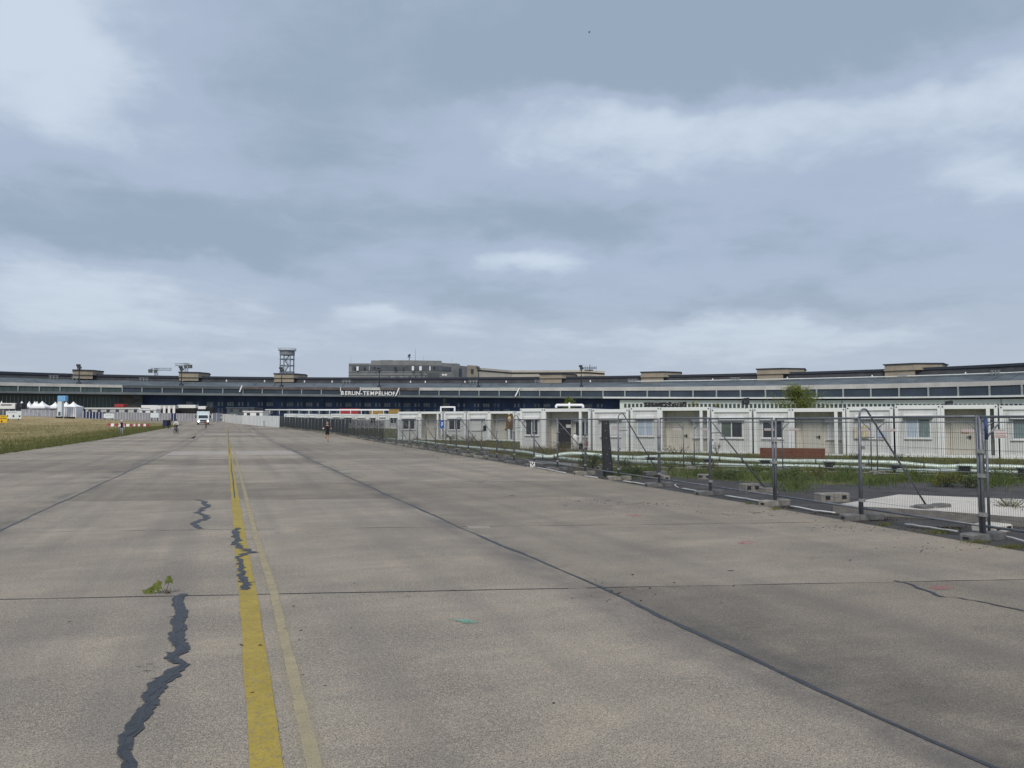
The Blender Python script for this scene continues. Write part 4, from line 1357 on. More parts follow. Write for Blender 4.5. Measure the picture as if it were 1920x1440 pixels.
board('notice_board', 'white notice board on two legs beside the yellow sign', 11, 40, 771, 785, 791, 200, SIGNW,
      [(.06, .14, .2, .48, INK), (.44, .55, .2, .48, INK), (.84, .94, .2, .45, INK), (.1, .7, .80, .84, TFASC_D)])
board('warning_sign', 'yellow warning sign with black symbol at the meadow edge', -8, 13.5, 779, 793, 794, 186, SIGNY,
      [(.30, .95, .56, .64, INK), (.45, .88, .82, .87, INK), (.45, .62, .10, .22, INK), (.49, .58, .22, .34, INK), (.515, .55, .34, .42, INK)])
board('white_board', 'white board standing before the grey hoarding, right of the walker', 194, 213.5, 775.5, 784, 785.5, 216, SIGNW, [(.2, .8, .6, .66, TPOST)])
board('white_board', 'white board standing before the grey hoarding near the truck', 282, 297.5, 774.5, 783, 786, 212, SIGNW, [])


def lorry(x0, x1, y0, y1, D, label, cab=1, body=None, name='articulated_lorry'):
    c = col_pt((x0 + x1) / 2, D); k = D / FPX; o = thing(name, label, 'lorry', c, -YAW)
    w = (x1 - x0) * k / 2; zt = zrow(y0, D) - c.z; zb = zrow(y1, D) - c.z
    zb = max(zb, .9)
    mb = MB(); mb.box(-w, w, 0, 2.5, zb, zt, bev=.06); mb.build('trailer_box', body or WPAINT, o)
    mb = MB(); mb.box(-w * .97, w * .97, .3, 2.2, .55, zb); mb.build('chassis', BLACKP, o)
    for f in (-.85, -.7, -.55, .62):
        mb = MB(); mb.disc((f * w, .2, .5), .0, .5, (0, 1, 0), .35, 14); mb.build('wheel', TYRE, o)
    if cab:
        mb = MB(); mb.box(w + .3, w + 2.3, .05, 2.45, .5, min(zt, zb + 2.2), bev=.15); cb = mb.build('cab', BLACKP, o)
        mb = MB(); mb.box(w + 1.2, w + 2.2, .02, .06, zb + .5, zb + 1.4); mb.build('side_window', WGLASS, cb)
        mb = MB(); mb.disc((w + 1.5, .2, .5), .0, .5, (0, 1, 0), .35, 14); mb.build('wheel', TYRE, o)
    return o


l0 = lorry(-14, 27.5, 755.8, 766.5, 240, 'articulated lorry with white box trailer and black cab by the tents')
mb = MB(); mb.box(-1.0, 2.4, -.03, 0, 2.9, 3.3); mb.build('print', TFASC_D, l0)
lorry(214, 231, 757.6, 763.6, 262, 'dark red box lorry parked before the brown pier', 0, REDP, 'box_lorry')
lorry(264, 296, 759.8, 768, 250, 'white box lorry with a dark patch parked left of the striped trailer', 0, None, 'box_lorry')
o = lorry(296, 328, 759.8, 766, 248, 'white curtain-side trailer with pale stripes', 0, TFASC, 'box_trailer')
for i in range(4):
    mb = MB(); x = -2.7 + i * 1.55; mb.box(x, x + .8, -.03, 0, 1.6, zrow(760.3, 248) - o.location.z - .15); mb.build('stripe', WPAINT, o)
lorry(332, 366, 759.2, 765, 252, 'white flat-roofed trailer behind the navy gate panel', 0, None, 'box_trailer')
lorry(371, 385, 761.6, 767, 246, 'short white box lorry directly behind the approaching truck', 1, None, 'box_lorry')


def van(x, D, label, m, name='parked_van', cat='van'):
    c = col_pt(x, D); o = thing(name, label, cat, c, -YAW + R(90), None)
    prof = [(-2.3, .35), (2.3, .35), (2.35, .95), (1.75, 1.15), (1.1, 1.95), (-2.2, 2.0), (-2.35, 1.2)]
    mb = MB(); n = len(prof)
    mb.v += [(-.95, y, z) for y, z in prof] + [(.95, y, z) for y, z in prof]
    for k in range(n): mb.f.append((k, (k + 1) % n, n + (k + 1) % n, n + k)); mb.m.append(0)
    mb.f.append(tuple(range(n - 1, -1, -1))); mb.m.append(0); mb.f.append(tuple(range(n, 2 * n))); mb.m.append(0)
    mb.build('body', m, o)
    for s in (-1, 1):
        mb = MB(); mb.obox((s * .96, -.4, 1.5), (.01, 0, 0), (0, 1.4, 0), (0, 0, .28)); mb.build('side_window', WGLASS, o)
        for y in (-1.5, 1.5):
            mb = MB(); mb.disc((s * .9, y, .35), 0, .35, (1, 0, 0), .22, 12); mb.build('wheel', TYRE, o)


van(407, 232, 'white van parked behind the white hoarding', WPAINT)
van(430, 240, 'second white van parked behind the white hoarding, near the gate', TFASC)
van(470, 236, 'grey van parked behind the white hoarding, below the dark roof', TFASC_D)


# long flat roofs, pipe and containers seen over the hoarding in mid distance
def shed(name, label, x0, x1, y0, D, depth, wall, roof, eave=.25):
    c = col_pt((x0 + x1) / 2, D); k = D / FPX; o = thing(name, label, 'shed', c, -YAW)
    w = (x1 - x0) * k / 2; h = zrow(y0, D) - c.z
    mb = MB(); mb.box(-w, w, 0, depth, -.2, h - .3); mb.build('wall', wall, o)
    mb = MB(); mb.box(-w - eave, w + eave, -eave, depth + eave, h - .3, h); mb.build('roof', roof, o)
    for i in range(max(2, int(w / 1.2))):
        n = max(2, int(w / 1.2)); x = -w + 2 * w * (i + .5) / n
        mb = MB(); mb.box(x - .5, x + .5, -.03, 0, h - 1.5, h - .6); mb.build('window', TGLASS, o)


shed('dark_roofed_shed', 'low shed with dark pitched roof behind the white hoarding', 425, 476, 764, 262, 8, TFASC_D, TROOF)
shed('white_shed', 'white flat shed behind the hoarding beside the dark-roofed shed', 457, 492, 770.5, 232, 6, WPAINT, WPAINT)
shed('white_shed', 'long white shed beyond the left hoarding', 160, 262, 764.5, 236, 6, TFASC, WPAINT)
shed('white_shed', 'small white cabin between the lorries and the hoarding', 262, 292, 766.5, 228, 3, WPAINT, WPAINT)


def flat_container(x0, x1, y0, y1, D, label, m):
    c = col_pt((x0 + x1) / 2, D); k = D / FPX; o = thing('skip_container', label, 'container', c, -YAW)
    w = (x1 - x0) * k / 2; h = zrow(y0, D) - c.z
    mb = MB()
    mb.v += [(-w * .9, 0, -.1), (w * .9, 0, -.1), (w * .9, 2.2, -.1), (-w * .9, 2.2, -.1), (-w, 0, h), (w, 0, h), (w, 2.2, h), (-w, 2.2, h)]
    for q in ((0, 1, 5, 4), (1, 2, 6, 5), (2, 3, 7, 6), (3, 0, 4, 7), (0, 3, 2, 1), (4, 5, 6, 7)): mb.f.append(q); mb.m.append(0)
    mb.build('tub', m, o)
    for i in range(5):
        x = -w * .9 + 1.8 * w * i / 4; mb = MB(); mb.box(x - .08, x + .08, -.12, 0, 0, h - .1); mb.build('rib', m, o)
    mb = MB(); mb.box(-w - .06, w + .06, -.1, 2.3, h, h + .12); mb.build('rim', m, o)


flat_container(636, 672, 766.5, 772, 205, 'red loading container behind the palm-like plant', REDP)
flat_container(692, 718, 768, 773, 200, 'ochre loading container nearest the red one', OCHRE)
flat_container(728, 748, 768, 773, 200, 'ochre loading container beside the white container row', OCHRE)


# ------------------------------------------------------------------ hoardings at the far end
def hoarding(name, label, a, b, h, panel, post, pw, tall_post=True, cat='fence', skip=None):
    a = Vector((a.x, a.y)); b = Vector((b.x, b.y)); Ln = (b - a).length; n = max(1, round(Ln / pw))
    p0 = Vector((a.x, a.y, 0)); o = thing(name, label, cat, (a.x, a.y, tz(a.x, a.y)))
    d = (b - a).normalized(); nv = Vector((d.y, -d.x))
    if nv.dot(Vector((FWD.x, FWD.y))) > 0: nv = -nv
    D3 = Vector((d.x, d.y, 0)); N3 = Vector((nv.x, nv.y, 0)); w = Ln / n
    for i in range(n):
        c = a + d * (w * (i + .5)); z = tz(c.x, c.y) - o.location.z
        cc = Vector((c.x - a.x, c.y - a.y, z + h / 2))
        pm = panel
        if skip and i in skip: pm = skip[i]
        mb = MB(); mb.obox(cc, D3 * (w / 2 - .01), N3 * .02, Vector((0, 0, h / 2))); mb.build('panel', pm, o)
        c = a + d * (w * i); z = tz(c.x, c.y) - o.location.z
        mb = MB(); mb.obox(Vector((c.x - a.x, c.y - a.y, z + h / 2)) + N3 * .05, D3 * .09, N3 * .05, Vector((0, 0, h / 2 + .03))); mb.build('post', post, o)
    return o


DG = 215
hoarding('site_hoarding', 'grey-violet hoarding with pale posts running behind the meadow', col_pt(205, 224), col_pt(397, DG), 2.15, HOARD, HOARDW, .95,
         skip={22: NAVYP, 23: NAVYP})
hoarding('blue_panelled_hoarding', 'navy panelled hoarding with white posts right of the white booth', col_pt(156, 230), col_pt(198, 226), 2.0, NAVYP, WPAINT, 1.3)
hoarding('grey_fence', 'pale grey mesh fence in front of the tents', col_pt(40, 236), col_pt(116, 234), 2.0, mat('pale_mesh', (.30, .31, .35), .8, 0, .3, .8), HOARDW, 1.4)
hoarding('grey_fence', 'dull grey fence below the articulated lorry', col_pt(-40, 236), col_pt(40, 236), 1.7, TFASC_D, HOARDW, 1.8)
hoarding('wide_gate', 'grey double gate between the two hoardings', col_pt(399, DG), col_pt(414, 213), 2.3, mat('grey_gate_sheet', (.17, .19, .24), .6), HOARDW, 2.3, cat='gate')
pa, pb, pc = col_pt(416, 211), col_pt(455, 180), col_pt(524.5, 137.5)
hoarding('white_hoarding', 'white panelled hoarding with dirty strips beside the wide gate', pa, pb, 2.05, HOARDB, TFASC, 1.6, skip={0: mat('dark_olive_panel', (.035, .035, .02), .8), 3: mat('dirty_panel', (.40, .38, .34), .8, 0, .3, .5)})
hoarding('white_hoarding', 'bright white hoarding where the wire fence ends', pb, pc, 2.05, HOARDB, HOARDB, 2.0)

# red and white barrier blocks lying on the meadow
for k, x in enumerate((205, 211.5, 219, 226, 233, 240.5, 248, 252.5, 257, 262, 266.5, 271, 275.5)):
    D = 152 if k < 5 else 146
    p = col_pt(x, D); red = k % 2 == 0
    mb = MB()
    prof = [(-.2, 0), (.2, 0), (.13, .18), (.09, .55), (-.09, .55), (-.13, .18)]
    hw = .34 if k > 5 else .30
    mb.v += [(-hw, y, z) for y, z in prof] + [(hw, y, z) for y, z in prof]
    n = 6
    for i in range(n): mb.f.append((i, (i + 1) % n, n + (i + 1) % n, n + i)); mb.m.append(0)
    mb.f.append(tuple(range(n - 1, -1, -1))); mb.m.append(0); mb.f.append(tuple(range(n, 2 * n))); mb.m.append(0)
    o = mb.build('barrier_block', REDP if red else WPAINT, None, loc=(p.x, p.y, p.z - .02)); o.rotation_euler = (0, 0, -YAW)
    tag(o, ('low red' if red else 'low white') + ' plastic barrier block in the row on the meadow', 'barrier', 'red barrier blocks' if red else 'white barrier blocks')


# ------------------------------------------------------------------ container village
CGRP = 'white site containers'


def corrug(mb, x0, x1, y, z0, z1, step=.15, dep=.010, m=0):
    n = max(2, int((x1 - x0) / step)); i0 = len(mb.v)
    for k in range(n + 1):
        x = x0 + (x1 - x0) * k / n
        for dx, dy in ((-.012, 0), (.012, dep)) if k % 2 else ((-.012, dep), (.012, 0)):
            xx = min(max(x + dx, x0), x1)
            mb.v.append((xx, y - dy, z0)); mb.v.append((xx, y - dy, z1))
    m_ = (len(mb.v) - i0) // 2
    for k in range(m_ - 1):
        a = i0 + 2 * k; mb.f.append((a, a + 2, a + 3, a + 1)); mb.m.append(m)


def window_part(o, x0, x1, z0, z1, y, style):
    """window with shutter box; style picks what fills it"""
    mb = MB(); mb.box(x0 - .09, x1 + .09, y - .16, y, z1, z1 + .20, bev=.03); sh = mb.build('shutter_box', SHUT, o)
    mb = MB(); mb.box(x0 - .11, x1 + .11, y - .19, y - .16, z1 - .05, z1 + .01); mb.build('lip', TFASC_D, sh)
    mb = MB(); f = .065
    mb.box(x0, x1, y - .05, y, z0, z0 + f); mb.box(x0, x1, y - .05, y, z1 - f, z1 - .002)
    xm = (x0 + x1) / 2
    for (a, b) in ((x0, x0 + f), (xm - f / 2, xm + f / 2), (x1 - f, x1)): mb.box(a, b, y - .05, y, z0 + f, z1 - f)
    w = mb.build('window_frame', SHUT, o)
    mb = MB(); mb.box(x0 - .06, x1 + .06, y - .09, y, z0 - .05, z0 - .002); mb.build('window_sill', SHUT, w)
    halves = ((x0 + f, xm - f / 2), (xm + f / 2, x1 - f))
    st_ = {'dark': (WGLASS, WGLASS), 'green': (WGLASS_G, WGLASS), 'curtain': (CURTAIN_REFLECTION, CURTAIN_G), 'teal': (CURTAIN_G, CURTAIN_G), 'shut': (SHUT, SHUT), 'blue': (CURTAIN_REFLECTION, CURTAIN_REFLECTION)}[style]  # blue style colours both panes as a pale reflection
    for (a, b), m in zip(halves, st_):
        if style == 'shut':
            mb = MB(); n = 11
            for i in range(n):
                zz0 = z0 + f + (z1 - z0 - 2 * f) * i / n; mb.box(a, b, y - .04, y - .015, zz0 + .004, zz0 + (z1 - z0 - 2 * f) / n - .004)
            mb.build('roller_shutter', SHUT, w)
        else:
            mb = MB(); mb.face([(a, y - .02, z0 + f), (b, y - .02, z0 + f), (b, y - .02, z1 - f), (a, y - .02, z1 - f)]); mb.build('pane', m, w)


def frame_parts(o, w, H, dep, left=.16, right=.16):
    for (a, b) in ((0, left), (w - right, w)):
        mb = MB(); mb.box(a, b, 0, .16, .0, H); mb.build('corner_post', CFRAME, o)
    mb = MB(); mb.box(left + .002, w - right - .002, 0, .16, H - .21, H - .002); mb.build('roof_beam', CFRAME, o)
    mb = MB(); mb.box(left + .002, w - right - .002, .005, .16, .0, .16); mb.build('floor_beam', CFRAME, o)
    mb = MB(); mb.box(.01, w - .01, .165, dep, H - .12, H - .015); mb.build('roof', CFRAME, o)
    for a in (left / 2, w - right / 2):
        mb = MB(); mb.disc((a, -.012, H - .09), .0, .035, (0, 1, 0), .03, 8); mb.build('lifting_hole', BLACKP, o)


def container(p, q, H, style, label, bz, group=CGRP):
    """window-end container whose front runs from p to q (ground points)"""
    d = Vector((q.x - p.x, q.y - p.y)); w = d.length; rz = math.atan2(d.y, d.x)
    o = thing('site_container', label, 'container', (p.x, p.y, bz), rz, group)
    frame_parts(o, w, H, 6.0)
    mb = MB()
    x0, x1, z0, z1 = max(.30, w * .22), w - max(.30, w * .22), H * .36, H * .745
    corrug(mb, .16, w - .16, .07, .16, z0 - .05); corrug(mb, .16, x0, .07, z0 - .05, z1); corrug(mb, x1, w - .16, .07, z0 - .05, z1)
    mb.face([(.16, .07, z1), (w - .16, .07, z1), (w - .16, .07, H - .21), (.16, .07, H - .21)])
    for x in (.03, w - .03):
        mb.face([(x, .16, .0), (x, 6, 0), (x, 6, H - .12), (x, .16, H - .12)])
    mb.face([(.03, 6, 0), (w - .03, 6, 0), (w - .03, 6, H - .12), (.03, 6, H - .12)])
    mb.build('wall', CWHITE, o)
    if style: window_part(o, x0, x1, z0, z1, .068, style)
    return o


def porch(p, q, H, label, bz, split=.78, doorm=None, side='dark', open_door=False):
    """container with a recessed entrance: door set back, side window on the right"""
    d = Vector((q.x - p.x, q.y - p.y)); w = d.length; rz = math.atan2(d.y, d.x)
    o = thing('entrance_container', label, 'container', (p.x, p.y, bz), rz, CGRP)
    frame_parts(o, w, H, 6.0)
    xs = w * split
    mb = MB(); mb.box(xs, xs + .17, .003, .16, .16, H - .21); mb.build('middle_post', CFRAME, o)
    rec = .95
    mb = MB()
    corrug(mb, .12, w - .12, rec, .14, H - .12)
    mb.face([(.10, .16, .1), (.10, rec, .1), (.10, rec, H - .12), (.10, .16, H - .12)])
    mb.face([(w - .10, .16, .1), (w - .10, rec, .1), (w - .10, rec, H - .12), (w - .10, .16, H - .12)])
    mb.build('recessed_wall', CBEIGE, o)
    mb = MB(); mb.box(.1, w - .1, .165, rec, .06, .13); mb.build('porch_floor', TFASC, o)
    mb = MB()
    for x in (.03, w - .03):
        mb.face([(x, .16, .0), (x, 6, 0), (x, 6, H - .12), (x, .16, H - .12)])
    mb.face([(.03, 6, 0), (w - .03, 6, 0), (w - .03, 6, H - .12), (.03, 6, H - .12)])
    mb.build('wall', CWHITE, o)
    dx0 = w * .20; dx1 = dx0 + .95
    mb = MB(); mb.box(dx0 - .06, dx1 + .06, rec - .09, rec - .03, .13, 2.12); mb.build('door_frame', CBEIGE, o)
    mb = MB(); mb.box(dx0, dx1, rec - .12, rec - .092, .15, 2.06); dr = mb.build('door', doorm or mat('door_%d' % len(MATS), (.50, .49, .44), .6, 0, .05, 1), o)
    mb = MB(); mb.box(dx1 - .16, dx1 - .08, rec - .17, rec - .12, .98, 1.16); mb.box(dx1 - .28, dx1 - .08, rec - .20, rec - .17, 1.08, 1.12); mb.build('handle', BLACKP, dr)
    wx0 = dx1 + .28; wx1 = w - .25
    if wx1 - wx0 > .5:
        window_part(o, wx0, min(wx1, wx0 + 1.0), .95, 1.95, rec - .03, side)
    return o


def row_pt(x): return col_pt(x, 52.83 / (1 + .000374 * (x - 960)))


H1 = 2.72
seq = [(975, 1019, 'dark', 'W', 'white container with dark window left of the open entrance'),
       (1019, 1107, None, 'P', 'entrance container with black door coloured as a dark open doorway and red fire extinguisher outside'),
       (1111, 1178, 'shut', 'W', 'white container with half-lowered shutter behind the dark rubber plank'),
       (1182, 1237, 'blue', 'W', 'white container with large window, its pale reflection painted on the panes, next to the half-shut one'),
       (1237, 1331, None, 'P', 'entrance container with closed beige door before the graffiti facade'),
       (1334, 1409.5, 'green', 'W', 'white container with greenish window left of the roof floodlight'),
       (1413, 1483, 'dark', 'W', 'white container with dark window behind the red-brown planter'),
       (1483.5, 1585, None, 'P', 'entrance container with beige door and black handle beside the planter'),
       (1587, 1674.5, 'shut', 'W', 'white container with posters on its closed shutter'),
       (1678, 1764, 'curtain', 'W', 'white container with pale blue and teal curtains'),
       (1764.5, 1871, None, 'P', 'entrance container with orange label beside its door'),
       (1874, 1980, 'teal', 'W', 'white container with teal curtains behind the striped plate'),
       (1984, 2085, 'dark', 'W', 'white container at the outer end of the near row')]
for (xa, xb, style, kind, label) in seq:
    a, b = row_pt(xa), row_pt(xb)
    bz = -.10 if xa < 1500 else -.04
    step = {975: .12, 1019: .10, 1111: .03, 1182: .14, 1237: .12, 1678: .06, 1764.5: .05}.get(xa, 0)
    if kind == 'W': container(a, b, H1 + step, style, label, bz)
    else:
        o = porch(a, b, H1 + step, label, bz, .80 if xa > 1100 else .76, doorm=BLACKP if xa == 1019 else None, side='dark' if xa == 1019 else 'shut')  # black door leaf stands in for the unlit inside of the doorway


def row2_pt(x):
    lat0, d0 = (870 - 960) / FPX * 72, 72.0
    f = (x - 960) / FPX
    d = (d0 + .54 * lat0) / (1 + .54 * f)
    return col_pt(x, d)


for (xa, xb, style, kind, label) in ((746, 787, 'dark', 'W', 'white container with narrow dark windows at the end of the second row'), (787, 829, None, 'P', 'entrance container with cream door standing ajar, second row'),
                                     (832, 873, 'dark', 'W', 'white container behind the palm-like bush, second row'), (875.5, 917, 'shut', 'W', 'white container with low shut window, second row'),
                                     (917, 964, None, 'P', 'entrance container with grey door and brown mask picture, second row'), (966, 1004, 'shut', 'W', 'white container partly hidden behind the nearer row')):
    a, b = row2_pt(xa), row2_pt(xb); bz = tz(a.x, a.y)
    if kind == 'W': container(a, b, 2.72, style, label, bz)
    else: porch(a, b, 2.72, label, bz, .76)


def row3_pt(x):
    lat0, d0 = (640 - 960) / FPX * 136, 136.0
    f = (x - 960) / FPX
    d = (d0 + .50 * lat0) / (1 + .50 * f)
    return col_pt(x, d)


xs = [532, 556, 571, 596, 620, 640, 665, 690, 708, 726, 750]
for k, (xa, xb) in enumerate(zip(xs[:-1], xs[1:])):
    a, b = row3_pt(xa + .5), row3_pt(xb - .5); bz = tz(a.x, a.y) - .1
    lab = 'white container with small dark windows in the far row above the wire fence'
    c = container(a, b, 2.45 + (.1 if k % 4 == 0 else 0), 'dark' if k % 2 else 'shut', lab, bz, 'far white containers')
# roof pipe of the far row
a, b = row3_pt(500), row3_pt(742)
mb = MB(); mb.tube([(a.x, a.y + 6, tz(a.x, a.y) + 3.25), (b.x, b.y + 6, tz(b.x, b.y) + 3.2)], .13, 8)
for t in np.linspace(0.04, .96, 12):
    p = Vector((a.x, a.y + 6, 0)).lerp(Vector((b.x, b.y + 6, 0)), t); z = tz(p.x, p.y)
    mb.tube([(p.x, p.y, z + 2.0), (p.x, p.y, z + 3.2)], .05, 6)
tag(mb.build('long_roof_pipe', WPAINT, None, True), 'long white pipe on stilts above the far container row', 'pipe')

# roof fittings
p = row2_pt(835); c = Vector((p.x, p.y, tz(p.x, p.y) + 2.7)) + FWD * 3
mb = MB(); k = 72 / FPX
pts = [(-14 * k, 0), (-14 * k, 10 * k), (13 * k, 10 * k), (13 * k, 0)]
mb.tube([c + RGT * u + Vector((0, 0, v)) for u, v in pts], .10, 8)
tag(mb.build('roof_pipe_arch', WPAINT, None, True), 'white square pipe arch on the roof of the second row', 'pipe')
p = row_pt(1075); c = Vector((p.x, p.y, 2.75)) + FWD * 3.0; k = 53 / FPX
mb = MB(); mb.tube([c + RGT * u * k + Vector((0, 0, v)) for u, v in ((-26, .05), (-26, .20), (-24, .26), (23, .26), (25, .20), (25, .05))], .09, 8)
mb.tube([c + RGT * (-1 * k) + Vector((0, 0, 0)), c + RGT * (-1 * k) + Vector((0, 0, .42))], .075, 8)
tag(mb.build('roof_pipe', WPAINT, None, True), 'white low horizontal pipe on the roof above the dark doorway', 'pipe')


def floodlight(x, y, D, label):
    p = at(x, y, D); o = thing('roof_floodlight', label, 'floodlight', (p.x, p.y, p.z - .62), -YAW)
    mb = MB(); mb.tube([(0, 0, 0), (0, 0, .42)], .03, 6); mb.tube([(-.22, 0, .42), (-.22, 0, .62)], .02, 5); mb.tube([(.22, 0, .42), (.22, 0, .62)], .02, 5); mb.tube([(-.22, 0, .42), (.22, 0, .42)], .02, 5)
    mb.build('bracket', BLACKP, o)
    mb = MB(); mb.obox((0, -.05, .62), (.2, 0, .03), (0, .05, .03), (-.02, -.06, .16)); mb.build('housing', BLACKP, o)
    mb = MB(); mb.obox((0, -.115, .60), (.14, 0, .02), (0, .008, 0), (-.01, -.04, .10)); mb.build('lens', WGLASS, o)
    mb = MB(); mb.box(-.16, .16, -.12, .12, -.04, .03); mb.build('foot', SHUT, o)


floodlight(1398, 752, 46.5, 'black floodlight on the container roof near the slim tree')
floodlight(1778, 758, 42, 'black floodlight on the container roof before the pale facade')

# posters, labels, extinguisher and the like
def wall_plate(name, label, cat, rowf, x0, x1, y0, y1, m, dy=-.22):
    a, b = rowf(x0), rowf(x1); D = a.x * FWD.x + a.y * FWD.y
    z0, z1 = zrow(y1, D), zrow(y0, D)
    d = (Vector((b.x, b.y, 0)) - Vector((a.x, a.y, 0))); w = d.length; d.normalize(); n = Vector((d.y, -d.x, 0))
    c = (Vector((a.x, a.y, 0)) + Vector((b.x, b.y, 0))) / 2 + n * (-dy); c.z = (z0 + z1) / 2
    mb = MB(); mb.obox((0, 0, 0), d * w / 2, n * .008, Vector((0, 0, (z1 - z0) / 2)))
    o = mb.build(name, m, None, loc=c); tag(o, label, cat); return o, d, n, w, z1 - z0


wall_plate('poster', 'pale cream poster on the shut container window', 'poster', row_pt, 1601, 1611, 800, 822, mat('cream_paper', (.58, .53, .42), .8), .06 - .12)
wall_plate('poster', 'tall yellowish poster on the shut container window', 'poster', row_pt, 1616, 1628, 797, 822, mat('yellow_paper', (.56, .50, .34), .8), .06 - .12)
wall_plate('poster', 'pale blue poster on the shut container window', 'poster', row_pt, 1644, 1660, 808, 820, mat('blue_paper', (.42, .48, .60), .8), .06 - .12)
o, d, n, w, h = wall_plate('picture', 'brown picture of a pale mask hanging on the second-row entrance', 'picture', row2_pt, 949, 962, 777, 804, mat('brown_picture', (.13, .075, .035), .7, 0, .4, 3), -.02)
mb = MB()
for k in range(14):
    pass
ring = [d * (math.cos(t) * w * .24) + n * .012 + Vector((0, 0, h * .2 + math.sin(t) * h * .2)) for t in np.linspace(0, 2 * math.pi, 14)[:-1]]
mb.face(ring); mb.build('mask_shape', mat('mask_cream', (.50, .42, .28), .7), o)
wall_plate('door_label', 'small white label on the dark doorway', 'label', row_pt, 1052, 1061, 796, 802, WPAINT, .80)
wall_plate('door_label', 'orange label on the entrance container with the beige door', 'label', row_pt, 1803, 1818, 808, 812, mat('orange_label', (.55, .33, .16), .6), .80)


def extinguisher(x, y, D):
    p = col_pt(x, D); o = thing('fire_extinguisher', 'red fire extinguisher on the step by the dark doorway', 'extinguisher', (p.x, p.y, .08), 0)
    mb = MB(); mb.tube([(0, 0, 0), (0, 0, .42), (0, 0, .50), (0, 0, .54)], [.11, .11, .08, .04], 12); mb.build('cylinder', REDP, o, True)
    mb = MB(); mb.tube([(0, 0, .54), (0, 0, .62), (.08, -.03, .68)], .025, 6); mb.tube([(0, 0, .6), (.15, 0, .5), (.15, 0, .2)], .018, 6); mb.build('valve_and_hose', BLACKP, o)


extinguisher(1098, 837, 49.5)
p = col_pt(1078, 49.5)
o = thing('gas_bottle', 'white upright gas bottle by the dark doorway', 'bottle', (p.x, p.y, .02)); mb = MB()
mb.tube([(0, 0, 0), (0, 0, .85), (0, 0, .98), (0, 0, 1.02)], [.17, .17, .11, .05], 14); mb.build('body', WPAINT, o, True)
mb = MB(); mb.tube([(0, 0, 1.0), (0, 0, 1.12)], .06, 10); mb.build('collar', TPOST, o)
p = col_pt(1089, 49.6)
o = thing('black_canister', 'small black canister between gas bottle and fire extinguisher', 'canister', (p.x, p.y, .08)); mb = MB()
mb.box(-.12, .12, -.1, .1, 0, .38, bev=.04); mb.build('body', BLACKP, o); mb = MB(); mb.tube([(-.08, 0, .36), (-.06, 0, .46), (.06, 0, .46), (.08, 0, .36)], .018, 6); mb.build('grip', BLACKP, o)
mb = MB(); p = row_pt(1085); o = thing('door_step', 'low concrete door step before the dark doorway', 'step', (p.x, p.y, 0), 0)
a, b = row_pt(1022), row_pt(1106); d = (b - a); d.z = 0; d.normalize(); n = Vector((d.y, -d.x, 0)); c = (a + b) / 2 - p; c.z = .0
mb.obox(c + n * .45, d * 1.45, n * .42, Vector((0, 0, .08))); mb.build('slab', PALE2, o)


# wooden planter with planks
def planter():
    a, b = ground_pt(1427, 862), ground_pt(1546, 864)
    d = (b - a); w = d.length; rz = math.atan2(d.y, d.x)
    o = thing('wooden_planter', 'long red-brown plank planter box on the grass before the containers', 'planter', (a.x, a.y, 0), rz)
    H = .56
    for i in range(3):
        z0 = H * i / 3 + .004; z1 = H * (i + 1) / 3 - .006
        for (k0, k1) in ((0, .5), (.5, 1)):
            mb = MB(); mb.box(w * k0 + .005, w * k1 - .005, 0, .035, z0, z1); mb.build('plank', WOODRED, o)
            mb = MB(); mb.box(w * k0 + .005, w * k1 - .005, 1.0, 1.035, z0, z1); mb.build('plank', WOODRED, o)
        for x in (0, w - .035):
            mb = MB(); mb.box(x, x + .035, .037, .998, z0, z1); mb.build('plank', WOODRED, o)
    for x in (-.05, w * .5, w * .98):
        mb = MB(); mb.box(x, x + .09, -.06, -.002, 0, H + .03); mb.build('batten', WOODRED, o)
    mb = MB(); mb.box(.04, w - .04, .04, .995, H - .10, H - .06); mb.build('soil', SOIL, o)


planter()
# ------------------------------------------------------------------ wire fence along the taxiway
FX = [(11.15, 1.0), (11.22, 9.0), (11.55, 16.0), (11.85, 26.0), (12.45, 45), (12.65, 62), (12.7, 85), (12.5, 98), (10.95, 116), (8.45, 142.6)]


def along(step, start_y):
    pts = [Vector(p) for p in FX]
    # resample by arc length starting at given y
    cum = [0]
    for a, b in zip(pts[:-1], pts[1:]): cum.append(cum[-1] + (b - a).length)
    def P(s):
        for k in range(len(pts) - 1):
            if s <= cum[k + 1] or k == len(pts) - 2:
                return pts[k].lerp(pts[k + 1], (s - cum[k]) / (cum[k + 1] - cum[k]))
    s = 0
    while P(s).y < start_y: s += .01
    s0 = s - step * 3
    out = []
    while s0 <= cum[-1] + .01:
        if s0 >= -.5: out.append(P(max(s0, 0)))
        s0 += step
    return out


FH = 1.90


def fence_meshes(L, H=FH, vs=.038, r=.0022, hb=(.30, .62, 1.0, 1.35, 1.62), tr=.025):
    """frame and wire mesh data of one panel, local x 0..L"""
    fr = MB(); z0, z1 = .16, H
    c = .10
    fr.tube([(tr, 0, .02), (tr, 0, z1)], tr, 8); fr.tube([(L - tr, 0, .02), (L - tr, 0, z1)], tr, 8)
    fr.tube([(.02, 0, z1 - .02), (L - .02, 0, z1 - .02)], tr * .82, 8); fr.tube([(.02, 0, z0), (L - .02, 0, z0)], tr * .82, 8)
    wi = MB(); n = int((L - .06) / vs)
    for k in range(1, n):
        x = .03 + (L - .06) * k / n
        wi.tube([(x, .004, z0), (x, .004, z1)], r, 3, cap=False)
    for z in hb: wi.tube([(.03, -.003, z), (L - .03, -.003, z)], r * 1.3, 3, cap=False)
    return fr, wi


